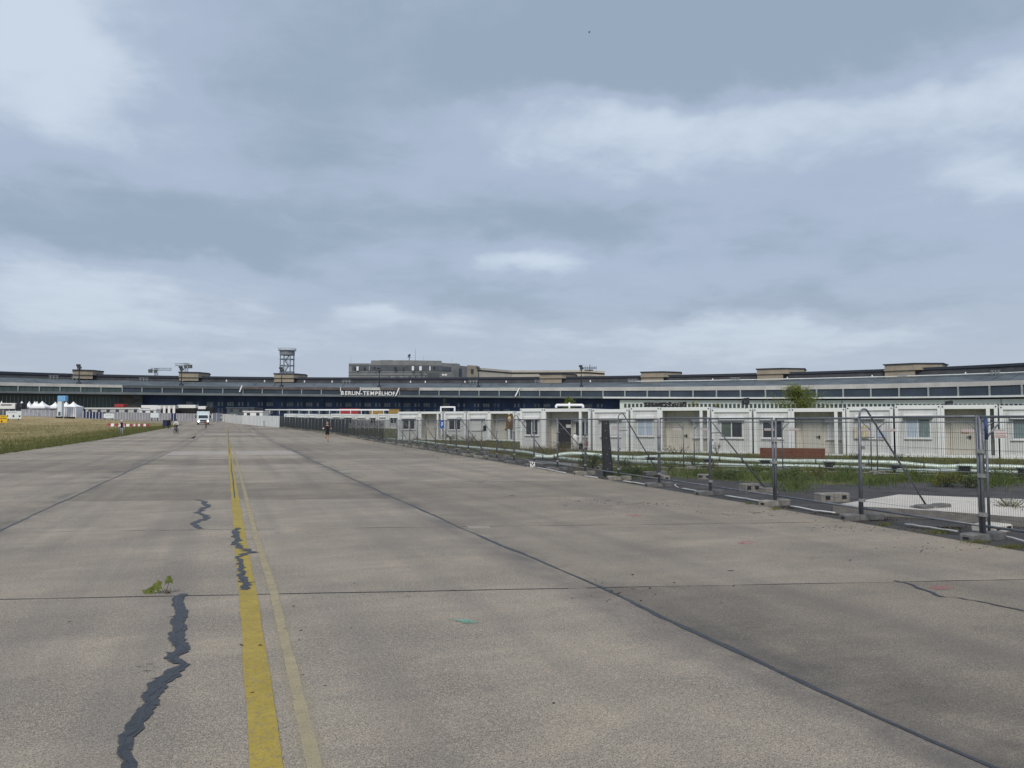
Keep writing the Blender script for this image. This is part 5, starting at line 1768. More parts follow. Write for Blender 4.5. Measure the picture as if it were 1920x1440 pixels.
NET = mat('dark_fence_netting', (.030, .036, .042), .9, 0, .5, 1.5, stretch=(3, 3, .3))
NET_THIN = sparse_paint('thin_dark_netting', (.030, .036, .042), .35, 1.05, 3.0)
posts = along(2.62, 8.93)
fr, wi = fence_meshes(2.612)
FR_ME = fr.mesh('frame', GALV); WI_ME = wi.mesh('wire_mesh', WIRE)
for me in (FR_ME, WI_ME): me.polygons.foreach_set('use_smooth', [True] * len(me.polygons))
cl = MB(); cl.box(-.05, .05, -.035, .035, -.03, .03); cl.tube([(0, -.035, 0), (0, -.065, 0)], .016, 6)
CLAMP_ME = cl.mesh('clamp', mat('bright_zinc_clamp', (.42, .42, .40), .4, .5, .2, 8))


def foot_mesh(L=.76, w=.24, h=.13):
    mb = MB()
    mb.box(-L / 2, -.10, -w / 2, w / 2, 0, h, bev=.018); mb.box(.10, L / 2, -w / 2, w / 2, 0, h, bev=.018)
    mb.box(-.099, .099, -w / 2 + .012, w / 2 - .012, 0, h - .014)
    mb.box(-L / 2 - .002, -L / 2 + .01, -.05, .05, h * .25, h * .6, 1); mb.box(L / 2 - .01, L / 2 + .002, -.05, .05, h * .25, h * .6, 1)
    return mb


FOOT_ME = [foot_mesh().mesh('concrete_block', [BLOCK, BLACKP]), foot_mesh(.82, .23, .12).mesh('concrete_block', [BLOCK2, BLACKP])]
npost = len(posts)
PLAN_BRACE = {}
for i, (a, b) in enumerate(zip(posts[:-1], posts[1:])):
    d = (b - a); L = d.length; rz = math.atan2(d.y, d.x)
    za = tz(a.x, a.y) + .06; zb = tz(b.x, b.y) + .06
    net = a.y > 66
    if net: lab, grp = 'wire fence panel covered with dark netting near the white hoarding', 'netted fence panels'
    elif i % 4 == 0: lab, grp = 'galvanised wire fence panel with a brace tube arching over its post', 'fence panels with arched brace'
    elif i % 2 == 0: lab, grp = 'galvanised wire fence panel with a straight sloping brace tube', 'fence panels with straight brace'
    else: lab, grp = 'galvanised wire fence panel without any brace tube', 'fence panels without brace'
    o = thing('mobile_fence', lab, 'fence', (a.x, a.y, za), rz, grp)
    o.rotation_euler = (random.uniform(-.02, .02), -math.atan2(zb - za, L), rz)
    o.scale = (L / 2.62, 1, 1 + random.uniform(-.006, .008))
    link('frame', FR_ME, o); w = link('wire_mesh', WI_ME, o); w['kind'] = 'stuff'
    if net:
        mb = MB(); n = 14; f0 = min(1, (a.y - 50) / 25)
        for k in range(n): mb.face([(2.56 * k / n + .03, .012 + .01 * math.sin(k * 1.7), .17), (2.56 * (k + 1) / n + .03, .012 + .01 * math.sin(k * 1.7 + 1.7), .17), (2.56 * (k + 1) / n + .03, .012 + .01 * math.sin(k * 1.7 + 1.7), 1.80), (2.56 * k / n + .03, .012 + .01 * math.sin(k * 1.7), 1.80)])
        mb.build('dark_netting', NET if a.y > 86 else NET_THIN, o)
    for z in (.30, .95, 1.35):
        if random.random() < .8:
            c = link('clamp', CLAMP_ME, o, (-.03, 0, z + random.uniform(-.05, .05)))
    # brace on every other post
    if i % 2 == 0:
        mb = MB(); s = random.uniform(1.45, 1.7); arch = (i % 4 == 0)
        if arch:
            pts = [(0.02, 0, 1.2), (.02, 0, FH + .05)] + [(.02, -.11 + .11 * math.cos(t), FH + .05 + .11 * math.sin(t)) for t in np.linspace(.3, math.pi - .35, 7)] + [(.05, -s, .12)]
        else:
            pts = [(0.02, -.02, FH - .08), (.05, -s, .12)]
        mb.tube(pts, .019, 8); mb.build('brace', GALV, o, True)
        mb = MB(); mb.tube([(.02, -.02, 1.5), (.03, -s * .22, 1.52)], .012, 6); mb.build('brace_link', GALV, o)
        q = Matrix.Rotation(rz, 3, 'Z') @ Vector((.05, -s, 0))
        px_, py_ = a.x + q.x, a.y + q.y
        for kk in range(1 if i % 4 else 2):
            f = link('concrete_block', FOOT_ME[kk % 2], None, (px_ + random.uniform(-.1, .1), py_ + random.uniform(-.15, .15), tz(px_, py_) + kk * .122 - .004), rz + R(90) * (kk % 2) + random.uniform(-.3, .3))
            tag(f, 'concrete ballast block at the foot of a fence brace', 'block', 'ballast blocks under fence braces')
    f = link('concrete_block', FOOT_ME[random.random() < .45], None, (a.x + random.uniform(-.03, .03), a.y, tz(a.x, a.y) - .004), rz + R(90) + random.uniform(-.22, .22))
    tag(f, 'worn concrete fence foot under a wire fence post', 'block', 'concrete feet of the wire fence')

# blue frame tube and plates hung on the fence
a = posts[3] if len(posts) > 3 else posts[0]
pp = plane_pt(1855, 1003, .05)
o = thing('blue_tube_post', 'slim fence tube with blue painted tip beside the double post', 'post', (pp.x, pp.y, 0))
mb = MB(); mb.tube([(0, 0, .04), (0, 0, 1.58)], .021, 8); mb.build('tube', GALV, o, True)
mb = MB(); mb.tube([(0, 0, 1.58), (0, 0, 1.93)], .026, 8); mb.build('blue_tip', GALV_BLUE, o, True)
mb = MB(); mb.tube([(0, 0, 1.60), (.10, -.03, 1.72), (.22, -.06, 1.84)], .014, 6); mb.build('corner_tube', GALV, o, True)


def plate(name, label, cat, x0, x1, y0, y1, D, m, prints=(), tilt=0.0):
    p0, p1 = at(x0, y1, D), at(x1, y0, D)
    c = (p0 + p1) / 2; k = D / FPX
    o = thing(name, label, cat, c, -YAW + tilt); w, h = (x1 - x0) * k / 2, (y1 - y0) * k / 2
    mb = MB(); mb.box(-w, w, -.006, .006, -h, h); mb.build('panel', m, o)
    for (u0, u1, v0, v1, mm) in prints:
        mb = MB(); mb.box(-w + 2 * w * u0, -w + 2 * w * u1, -.010, -.006, -h + 2 * h * v0, -h + 2 * h * v1); mb.build('print', mm, o)
    return o


plate('warning_plate', 'white plate with dark red stripes and a line of print hung on the fence', 'sign', 1864.5, 1887, 809.5, 821.5, 11.55, WPAINT,
      [(.02, .98, .74, .86, INKR), (.02, .98, .13, .26, INKR)] + [(.05 + .075 * k, .10 + .075 * k, .42, .56, INKR) for k in range(12)])
plate('parking_sign', 'blue sign with a white looped symbol hung on the fence', 'sign', 825, 833, 788.5, 803, 46.8, SIGNB,
      [(.34, .46, .25, .78, WPAINT), (.46, .70, .68, .78, WPAINT), (.64, .74, .5, .7, WPAINT), (.46, .70, .44, .53, WPAINT)], R(-25))
plate('meter_box', 'black device box strapped to the fence post near the second row', 'box', 906, 912, 798, 808, 38.5, BLACKP)
plate('black_white_plate', 'small white plate with black cross marks leaning at a fence foot', 'sign', 994, 1003, 866, 876, 30.5, WPAINT,
      [(.1, .35, .6, .9, INK), (.6, .85, .6, .9, INK), (.35, .6, .3, .6, INK), (.1, .3, .08, .25, INK), (.65, .9, .08, .25, INK)])

# black rubber plank standing at the fence
b0, b1 = plane_pt(1150, 893, .0), plane_pt(1139, 893, .0)
D = b1.x * FWD.x + b1.y * FWD.y
o = thing('rubber_plank', 'thick dark worn rubber plank standing upright against the wire fence', 'plank', (b1.x, b1.y, 0), -YAW)
mb = MB(); k = D / FPX
lev = [(0, -5, 15, .02), (.3, -6, 14, .1), (.8, -7, 13, .12), (1.3, -8, 12, .10), (1.7, -8, 11, .08), (1.86, -8, 11, .08), (1.91, -7, 9, .05)]
for (z, xo, wpx, th) in lev:
    x0 = (xo - 2) * k; w = wpx * k
    for (u, v) in ((-.04 * w, .05), (.15 * w, -.06), (.8 * w, -.08), (1.05 * w, .03), (.7 * w, .09), (.2 * w, .10)): mb.v.append((x0 + u * 1.25, v, z))
for i in range(len(lev) - 1):
    for j in range(6): mb.f.append((i * 6 + j, i * 6 + (j + 1) % 6, i * 6 + 6 + (j + 1) % 6, i * 6 + 6 + j)); mb.m.append(0)
mb.f.append(tuple(len(mb.v) - 6 + j for j in range(6))); mb.m.append(0)
mb.build('plank_body', mat('worn_black_rubber', (.030, .032, .035), .75, 0, .5, 6, bump=.6, bscale=10), o)
mb = MB()
for (z, x, ) in ((.25, 9), (.45, 14), (.75, 8), (.95, 13), (1.3, 6), (1.55, 4), (1.8, 6)):
    mb.tube([((x - 9) * k * .8, -.05, z), ((x - 9) * k * .8, -.115, z)], .012, 6)
mb.build('bolts', PALE, o)

# white hose along the fence foot
for seg in (((2000, 1028), (1920, 1013), (1880, 1003)), ((1795, 996), (1760, 990), (1725, 985), (1697, 981)), ((1566, 961), (1530, 956), (1482, 948)), ((1440, 941), (1400, 934), (1360, 928)), ((1338, 924), (1300, 918), (1278, 915)),
            ((1215, 908), (1190, 904), (1168, 901)), ((1120, 895), (1095, 891)), ((1060, 886), (1030, 880), (1004, 875))):
    hp = []
    for k in range(len(seg) - 1):
        for t in (0, .25, .5, .75):
            x = seg[k][0] * (1 - t) + seg[k + 1][0] * t; y = seg[k][1] * (1 - t) + seg[k + 1][1] * t
            p = plane_pt(x, y, .05); hp.append(Vector((p.x + random.uniform(-.008, .008), p.y, .040 + random.uniform(-.006, .006))))
    p = plane_pt(*seg[-1], .05); hp.append(Vector((p.x, p.y, .035)))
    mb = MB(); mb.tube(hp, .017, 8)
    tag(mb.build('white_hose', HOSE, None, True), 'length of white plastic hose between two fence feet', 'hose', 'white hose lengths along the fence')
p = plane_pt(1268, 914, .05); mb = MB()
mb.tube([p + Vector((0, 0, .05)), p + Vector((-.05, -.08, .10)), p + Vector((-.16, -.16, .08)), p + Vector((-.10, -.28, .02))], .010, 6)
tag(mb.build('loose_cable', HOSE, None, True), 'short white cable end curling from a fence foot', 'cable')


# ------------------------------------------------------------------ inner fence near the containers
inner = [(1000, 36.0), (1130, 31.8), (1290, 30.4), (1460, 29.0), (1637, 27.4), (1836, 25.6), (2060, 23.6)]
for i, ((xa, da), (xb, db)) in enumerate(zip(inner[:-1], inner[1:])):
    if i == 0: continue
    a, b = col_pt(xa + (5 if i != 2 else 10), da), col_pt(xb - (4 if i != 1 else 8), db); d = (b - a); d.z = 0; L = d.length; rz = math.atan2(d.y, d.x)
    fr, wi = fence_meshes(L, 1.84, .075, .0022, (.5, .9, 1.3, 1.62), .022)
    o = thing('inner_mobile_fence', 'wire fence panel with small pale plates standing between pipes and containers', 'fence', (a.x, a.y, .02), rz, 'inner wire fence panels')
    # rounded upper corners
    for s, x in ((1, .02), (-1, L - .02)):
        fr.tube([(x, 0, 1.52), (x + s * .10, 0, 1.66), (x + s * .28, 0, 1.82)], .018, 6)
    fr.build('frame', GALV, o, True); w = wi.build('wire_mesh', WIRE, o); w['kind'] = 'stuff'
    for x in (.28, L - .45):
        mb = MB(); mb.box(x, x + .36, -.012, -.006, 1.50, 1.585); mb.build('name_plate', PINKW, o)
    f = link('concrete_block', FOOT_ME[i % 2], None, (a.x, a.y, -.004), rz + R(75)); tag(f, 'concrete foot of the inner wire fence', 'block', 'concrete feet of the inner fence')


# ------------------------------------------------------------------ pipes, supports, pale slab, kerb pieces
def pipe(name, label, pix, z, r, D0=None):
    pts = []
    for row in pix:
        x, y = row[0], row[1]
        if len(row) > 2: p = at(x, y, row[2])
        else: p = plane_pt(x, y, z)
        pts.append(p)
    # densify
    P = []
    for a, b in zip(pts[:-1], pts[1:]):
        for k in range(4): P.append(a.lerp(b, k / 4))
    P.append(pts[-1])
    Q = [P[0]] + [(P[k - 1] + P[k] * 2 + P[k + 1]) / 4 for k in range(1, len(P) - 1)] + [P[-1]]
    o = thing(name, label, 'pipe', (Q[0].x, Q[0].y, 0)); base = Vector((Q[0].x, Q[0].y, 0))
    mb = MB(); mb.tube([q - base for q in Q], [r * random.uniform(.93, 1.05) for q in Q], 12); mb.build('pipe_run', PIPE, o, True)
    for k in range(2, len(Q) - 1, 3):
        t = (Q[k + 1] - Q[k - 1]).normalized(); c = Q[k] - base
        mb = MB(); mb.tube([c - t * .03, c + t * .03], r * 1.07, 12); mb.build('joint_band', GALV if random.random() < .4 else PIPE, o, True)
    return Q


low = [(1120, 858), (1160, 866), (1215, 868), (1300, 872.5), (1400, 876), (1470, 876), (1560, 878), (1630, 881), (1700, 886), (1780, 885), (1850, 887), (1920, 890), (2050, 897)]
Q1 = pipe('insulated_pipe', 'lower foil-wrapped pipe snaking before the containers', [(x, y - 2) for x, y in low], .13, .085)
def up_d(x): return float(np.interp(x, [1120, 1560, 2050], [35, 31, 27.2]))
up = [(1000, 856), (1035, 857), (1052, 852), (1075, 850.5), (1110, 852), (1150, 857), (1200, 859), (1235, 856), (1280, 856.5), (1320, 858), (1380, 862), (1430, 864), (1500, 865), (1560, 865.5), (1630, 866.5), (1680, 868), (1720, 872), (1770, 876), (1810, 874), (1860, 875), (1920, 876.5), (2050, 882)]
Q2 = pipe('insulated_pipe', 'upper foil-wrapped pipe riding over the lower pipe', [(x, y, up_d(x)) for x, y in up], .4, .092)
pipe('insulated_pipe', 'foil-wrapped pipe lying on the grass behind the far fence posts', [(640, 814), (700, 820), (740, 824), (800, 829), (830, 834), (880, 838.5), (930, 843), (985, 848), (1030, 857), (1090, 864), (1110, 866)], .14, .09)
pipe('insulated_pipe', 'thin pale pipe at the foot of the second container row', [(800, 821.5), (840, 821), (880, 823), (930, 826), (972, 827.5)], .16, .07)
for (x, y) in ((1222, 873), (1438, 880), (1560, 884), (1688, 891), (1815, 893), (1928, 898), (1330, 877)):
    p = plane_pt(x, y - 1, 0); o = thing('pipe_support', 'dark block propping up the foil-wrapped pipes', 'block', (p.x, p.y + .05, 0), -YAW, 'pipe supports')
    mb = MB(); mb.box(-.16, .16, 0, .22, -.02, .30, bev=.02); mb.build('block', BLACKP, o)
    mb = MB(); mb.box(-.2, .2, -.03, .25, .30, .335); mb.build('saddle_plate', TFASC_D, o)
# thin cable lines on the ground in front of the pipes
mb = MB(); mb.tube([plane_pt(x, y, .05) for x, y in ((1130, 876), (1200, 875), (1330, 879), (1440, 885), (1560, 884), (1700, 889), (1830, 893), (2000, 899))], .018, 6)
tag(mb.build('ground_cable', TPOST, None, True), 'thin grey cable stretched along the ground before the pipes', 'cable')


def pale_slab():
    z = .17
    cs = [plane_pt(1562, 947, z), plane_pt(1690, 953.5, z), plane_pt(1830, 963, z), plane_pt(1960, 973, z), plane_pt(2150, 990, z), plane_pt(2150, 944, z), plane_pt(1920, 936, z), plane_pt(1800, 931.5, z), plane_pt(1685, 927, z)]
    o = thing('pale_slab', 'large pale concrete plate lying on the asphalt behind the fence', 'slab', (cs[0].x, cs[0].y, 0))
    b = Vector((cs[0].x, cs[0].y, 0)); n = len(cs)
    mb = MB(); mb.face([(c - b) for c in cs])
    mb.build('top', PALE, o)
    mb = MB()
    for k in range(n):
        a, c = cs[k] - b, cs[(k + 1) % n] - b
        mb.face([(a.x, a.y, 0), (c.x, c.y, 0), (c.x, c.y, z - .002), (a.x, a.y, z - .002)])
    mb.build('rim', PALE2, o)
    for (x, y) in ((1598, 941), (1735, 931)):
        pass


pale_slab()


def loose_block(x, y, L, w, h, label, rz, m=BLOCK, hole=True):
    p = plane_pt(x, y, 0); o = thing('ballast_block', label, 'block', (p.x, p.y, 0), rz)
    mb = MB(); mb.box(-L / 2, L / 2, -w / 2, w / 2, -.01, h, bev=.02); mb.build('body', m, o)
    if hole:
        for f in (-.28, .28):
            mb = MB(); mb.box(L * f - .06, L * f + .06, -w / 2 - .004, -w / 2 + .01, h * .3, h * .75); mb.build('grip_hole', BLACKP, o)


loose_block(1560, 940, .78, .3, .20, 'grey ballast block with two grip holes behind the fence', -YAW + .25)
loose_block(1405, 922, .46, .3, .22, 'short concrete block beside a fence foot', -YAW + .4)
loose_block(1320, 898, .42, .26, .16, 'flat pale block lying on the asphalt yard', -YAW - .2, PALE2)
loose_block(1100, 878, .40, .3, .18, 'pale block at a brace foot near the rubber plank', -YAW + .1, PALE2)
loose_block(1732, 968, .42, .3, .2, 'small block with a grip hole on the near rim of the pale plate', -YAW + .1)
loose_block(1860, 994, .55, .4, .11, 'flat ribbed pale block behind the blue-tipped tube', -YAW + .5, PALE)
# drain grating strip
a, b = ground_pt(990, 868), ground_pt(1085, 876)
o = thing('drain_channel', 'grey slatted drain channel edging beside the far fence feet', 'drain', (a.x, a.y, 0), math.atan2(b.y - a.y, b.x - a.x)); L = (b - a).length
mb = MB(); mb.box(0, L, 0, .05, .16, .20); mb.box(0, L, 0, .05, 0, .03); mb.build('rails', TFASC_D, o)
for i in range(40):
    mb = MB(); x = L * (i + .5) / 40; mb.box(x - .025, x + .025, .01, .04, .032, .158); mb.build('slat', TFASC, o)


# ------------------------------------------------------------------ vegetation
def arr_mesh(name, V, F, m):
    me = bpy.data.meshes.new(name)
    me.vertices.add(len(V)); me.vertices.foreach_set('co', V.astype(np.float32).ravel())
    me.loops.add(F.size); me.loops.foreach_set('vertex_index', F.astype(np.int32).ravel())
    me.polygons.add(len(F)); me.polygons.foreach_set('loop_start', np.arange(0, F.size, F.shape[1], dtype=np.int32))
    me.polygons.foreach_set('loop_total', np.full(len(F), F.shape[1], dtype=np.int32))
    me.materials.append(m); me.update(calc_edges=True); me.validate()
    return me


def blades(base, h, w, lean=.35):
    """base (n,3); h, w arrays: each blade two triangles bent over"""
    n = len(base); an = RNG.uniform(0, 2 * math.pi, n); la = RNG.uniform(0, 2 * math.pi, n)
    dx = np.stack([np.cos(an), np.sin(an), np.zeros(n)], 1) * w[:, None] / 2
    le = np.stack([np.cos(la), np.sin(la), np.zeros(n)], 1) * (h * lean * RNG.uniform(.2, 1, n))[:, None]
    up = np.zeros((n, 3)); up[:, 2] = h
    mid = base + up * .6 + le * .4
    tip = base + up + le
    V = np.stack([base - dx, base + dx, mid + dx * .6, mid - dx * .6, tip], 1).reshape(-1, 3)
    i = np.arange(n)[:, None] * 5
    F = np.concatenate([i + np.array([0, 1, 2]), i + np.array([0, 2, 3]), i + np.array([3, 2, 4])], 0)
    return V, F


def scatter_grass(name, label, n, sampler, hr, wr, m, lean=.4, kindstuff=True):
    pts = sampler(n); n = len(pts)
    z = np.array([tz(x, y) + (.004 if 'debris' in name else -.03) for x, y in pts])
    base = np.column_stack([pts, z])
    h = RNG.uniform(*hr, n) * (0.6 + .8 * RNG.random(n)); w = RNG.uniform(*wr, n)
    V, F = blades(base, h, w, lean)
    o = link(name, arr_mesh(name, V, F, m)); tag(o, label, 'grass', None, 'stuff'); return o


def clumpy(n, px, jitter, yband=None):
    pass


def verge(n, inner=0.0, outer=2.2):
    y = 30 + (160 - 30) * RNG.random(n) ** 1.2; off = -inner - (outer - inner) * RNG.random(n) ** 1.6
    x = np.array([edge_l(v) for v in y]) + .05 + off + .12 * np.sin(y * 2.1)
    return np.column_stack([x, y])


def meadow(n):
    out = []
    f = -.75 + .42 * RNG.random(n * 3); d = 44 + 170 * RNG.random(n * 3) ** 1.5
    lat = f * d
    x = RGT.x * lat + FWD.x * d; y = RGT.y * lat + FWD.y * d
    cl = np.sin(x * .35 + 1.3 * np.sin(y * .22)) + np.sin(y * .5 + x * .13)
    ok = (x < np.array([edge_l(v) for v in y]) - 1.2 - 4.5 * RNG.random(len(x)) - 1.2 * np.sin(y * .31)) & (cl > -1.0 + 1.2 * RNG.random(len(x)))
    return np.column_stack([x, y])[ok][:n]


scatter_grass('verge_grass', 'green grass fringe along the left taxiway edge', 34000, verge, (.10, .26), (.015, .04), GRASSG)
scatter_grass('verge_grass_tall', 'taller green tufts behind the left taxiway edge', 26000, lambda n: verge(n, 1.0, 7.0), (.12, .30), (.02, .05), GRASSG)
scatter_grass('meadow_grass_dry', 'dry straw-coloured meadow grass left of the taxiway', 30000, meadow, (.10, .26), (.02, .05), GRASSD, .8)
scatter_grass('meadow_grass_green', 'scattered green tufts in the dry meadow', 22000, meadow, (.08, .24), (.02, .05), GRASSG, .6)


def px_patches(patches, sd):
    """patches of photo-space blobs on the ground: (x, y, rx, ry, weight)"""
    def f(n):
        w = np.array([p[4] for p in patches], float); w /= w.sum()
        out = []
        for p, k in zip(patches, (w * n).astype(int)):
            c = 0
            while c < k:
                a, r = random.uniform(0, 2 * math.pi), min(2.0, abs(random.gauss(0, .75)))
                q = ground_pt_fast(p[0] + math.cos(a) * r * p[2], p[1] + math.sin(a) * r * p[3])
                out.append((q.x, q.y)); c += 1
        return np.array(out)
    return f


def ground_pt_fast(x, y):
    p = plane_pt(x, y, 0)
    if p.x * FWD.x + p.y * FWD.y > 50: p = ground_pt(x, y)
    return p


band_far = [(1300, 868, 160, 8, 5), (1500, 868, 180, 8, 5), (1700, 872, 180, 8, 5), (1850, 876, 120, 8, 4), (1150, 860, 120, 8, 4), (1000, 850, 120, 8, 4), (900, 836, 120, 8, 3), (1400, 856, 200, 4, 3), (1650, 862, 200, 4, 3), (1830, 868, 120, 4, 3), (1200, 852, 130, 3, 2)]
band_near = [(1200, 888, 40, 6, 3), (1310, 890, 60, 7, 3), (1390, 893, 50, 8, 3), (1480, 895, 60, 9, 4), (1490, 915, 30, 8, 1.6), (1580, 897, 60, 8, 3), (1640, 906, 40, 7, 2), (1700, 898, 60, 7, 3), (1790, 900, 60, 8, 3), (1880, 905, 60, 9, 3), (1900, 960, 50, 9, 1.5), (1170, 893, 20, 5, 2)]
scatter_grass('yard_grass', 'green weeds and grass around the foil-wrapped pipes', 26000, px_patches(band_far, 1), (.08, .24), (.012, .03), GRASSG, .7)
scatter_grass('yard_grass_near', 'patchy green weeds between the asphalt and the pipes', 15000, px_patches(band_near, 2), (.08, .26), (.008, .022), LEAF, .9)
scatter_grass('yard_grass_dry', 'brownish dry weeds between the fence and the second container row', 9000, px_patches([(1010, 846, 60, 8, 3), (900, 832, 90, 7, 4), (1060, 862, 40, 8, 2), (850, 838, 60, 6, 2), (1100, 872, 30, 10, 2), (950, 848, 50, 6, 2), (780, 826, 80, 6, 2), (1340, 862, 120, 4, 1)], 3), (.15, .42), (.008, .02), WEEDB, .6)
scatter_grass('yard_stalks', 'thin tall dry stalks standing in the yard weeds', 900, px_patches([(1300, 872, 200, 10, 3), (1500, 880, 200, 12, 3), (1720, 886, 200, 12, 3), (1880, 896, 100, 12, 2), (1180, 872, 80, 10, 2), (1020, 856, 80, 8, 2)], 7), (.3, .7), (.006, .014), WEEDB, .35)
scatter_grass('edge_moss', 'thin grass growing at the slab edge under the fence', 3500, px_patches([(1455, 955, 12, 2, 1), (1760, 998, 30, 3, 2), (1830, 1016, 20, 3, 2), (1900, 1026, 30, 3, 2), (1660, 984, 14, 2, 1), (1190, 906, 12, 2, 1), (1405, 945, 10, 1.5, .6)], 4), (.03, .08), (.005, .012), GRASSG, .9)
scatter_grass('leaf_litter', 'brown dead leaves gathered along the fence foot', 5000, px_patches([(1560, 962, 60, 3, 2), (1640, 975, 60, 3, 2), (1770, 990, 70, 4, 3), (1480, 952, 40, 2, 1), (1130, 898, 40, 2, 1), (1040, 884, 40, 2, 1), (1850, 985, 40, 4, 1.5), (960, 872, 60, 2, 1)], 5), (.01, .05), (.01, .03), mat('litter_leaf', (.060, .036, .020), .95, 0, .5, 9, island=.5), 2.0)


scatter_grass('slab_debris', 'tiny dead leaf bits strewn over the concrete near the fence', 420, px_patches([(1200, 945, 120, 8, 3), (1080, 940, 60, 5, 1.5), (1420, 962, 90, 6, 2), (1600, 990, 120, 8, 2), (900, 905, 120, 10, 1), (1750, 1030, 120, 14, 1), (1150, 1110, 300, 40, .6), (600, 1200, 300, 150, .5)], 6), (.004, .012), (.02, .05), MATS['litter_leaf'], 3.0)


def leaf_cloud(n, sampler, size, parent, m, name='crown'):
    P = sampler(n); n = len(P)
    a = RNG.normal(size=(n, 3)); a /= np.linalg.norm(a, axis=1)[:, None]
    b = RNG.normal(size=(n, 3)); b -= a * (a * b).sum(1)[:, None]; b /= np.linalg.norm(b, axis=1)[:, None]
    s = size * RNG.uniform(.6, 1.4, n)[:, None]
    V = np.stack([P - a * s, P + b * s * .45, P + a * s, P - b * s * .45], 1).reshape(-1, 3)
    F = np.arange(n)[:, None] * 4 + np.array([0, 1, 2, 3])
    return link(name, arr_mesh(name, V, F, m), parent)


def tree(x, D, ytop, wpx, label, n=3500, m=LEAF, size=.055, base=None):
    p = col_pt(x, D); k = D / FPX
    o = thing('slim_tree', label, 'tree', p)
    H = zrow(ytop, D) - p.z; W = wpx * k / 2
    mb = MB(); mb.tube([(0, 0, -.1), (.05, 0, H * .35), (0, .04, H * .7), (0, 0, H * .97)], [.07, .055, .03, .008], 7)
    limbs = []
    for i in range(70):
        t = random.uniform(.30, .93); an = random.uniform(0, 2 * math.pi)
        reach = W * (1.12 - t) / .62 * random.uniform(.6, 1.1)
        b = Vector((0, 0, H * t)); e = b + Vector((math.cos(an) * reach, math.sin(an) * reach, reach * random.uniform(.25, .75)))
        mb.tube([b, (b + e) / 2 + Vector((0, 0, -.03)), e], [.022, .014, .005], 5); limbs.append((b, e))
    mb.build('trunk', BARK, o)
    def smp(n):
        out = []
        for i in range(n):
            b, e = random.choice(limbs); t = random.random() ** .85
            q = b.lerp(e, t) + Vector((random.gauss(0, .20), random.gauss(0, .20), random.gauss(0, .18))) * (H / 4.5)
            out.append(tuple(q))
        for i in range(n // 8):
            z = H * random.uniform(.75, 1.0); out.append((random.gauss(0, .06), random.gauss(0, .06), z))
        return np.array(out)
    leaf_cloud(n, smp, size, o, m)


tree(1498, 56, 724, 112, 'slim young tree with loose green crown behind the container row', 9500, LEAF_T, .05)
tree(1066, 62, 744, 26, 'small leafy tree top showing over the container roof', 2600, LEAF_T)
tree(1300, 58, 752, 46, 'low wispy bush top over the entrance container roof', 900, LEAF_Y, .05)
tree(1345, 58, 755, 36, 'low wispy bush top left of the roof floodlight', 700, LEAF_Y, .05)
tree(833, 80, 742, 12, 'thin sapling behind the white roof pipe arch', 220, LEAF_D, .05)
tree(1775, 1.0 * 52, 757, 14, 'tiny bush top behind the curtained container', 200, LEAF_D, .05) if False else None


def bush(name, label, x, y, rx, hgt, n, m, size, stems=10, group=None):
    p = ground_pt(x, y); o = thing(name, label, 'bush', p, 0, group)
    D = p.x * FWD.x + p.y * FWD.y; r = rx * D / FPX
    mb = MB(); L = []
    for i in range(stems):
        an = random.uniform(0, 2 * math.pi); e = Vector((math.cos(an) * r * random.uniform(.2, 1), math.sin(an) * r * random.uniform(.2, 1), hgt * random.uniform(.55, 1)))
        mb.tube([(0, 0, -.02), e * .5 + Vector((0, 0, .05)), e], [.012, .008, .003], 4); L.append(e)
    mb.build('stems', BARK, o)
    lumps = [(Vector((random.gauss(0, .45) * r, random.gauss(0, .45) * r, hgt * random.uniform(.2, .75))), r * random.uniform(.25, .5)) for i in range(9)]
    def smp(n):
        out = []
        for i in range(n):
            if random.random() < .3:
                e = random.choice(L); t = random.random() ** .5
                out.append(tuple(e * t + Vector((random.gauss(0, .03), random.gauss(0, .03), random.gauss(0, .03)))))
            else:
                c, q = random.choice(lumps); v = Vector((random.gauss(0, 1), random.gauss(0, 1), random.gauss(0, .8))).normalized() * q * random.random() ** .4
                out.append((c.x + v.x, c.y + v.y, max(.01, c.z + v.z * min(1, hgt / (1.6 * q)))))
        return np.array(out)
    leaf_cloud(n, smp, size, o, m, 'foliage')


bush('yellow_green_bush', 'yellow-green flowering weed bush behind the fence by the pipes', 1775, 912, 30, .42, 1500, LEAF_Y, .028)
bush('weed_bush', 'green weed bush left of the yellow-green one', 1815, 914, 24, .34, 900, LEAF, .028)
bush('weed_bush', 'dense green weed at the foot of the inner fence, right of the rubber plank', 1200, 893, 34, .38, 1800, LEAF, .03)
bush('weed_bush', 'brown-green tangled weed left of the rubber plank', 1108, 880, 26, .62, 1700, LEAF_D, .03)
bush('weed_bush', 'tall spindly weed in front of the closed beige door', 1270, 868, 26, .85, 800, WEEDB, .03)
bush('weed_bush', 'low green weed in the middle of the asphalt yard', 1360, 897, 40, .30, 1500, LEAF, .028)
bush('weed_bush', 'green weed behind the brace with the straight tube', 1470, 898, 36, .36, 1400, LEAF, .028)
bush('weed_bush', 'sparse weed with pale seed heads beside the pale plate', 1895, 966, 34, .36, 500, LEAF, .014, 26)
bush('weed_bush', 'spindly dry weed at the greenish-window container', 1345, 853, 10, .8, 160, WEEDB, .03)
bush('weed_bush', 'dry brown weed before the dark doorway', 1055, 850, 22, .75, 900, WEEDB, .03)
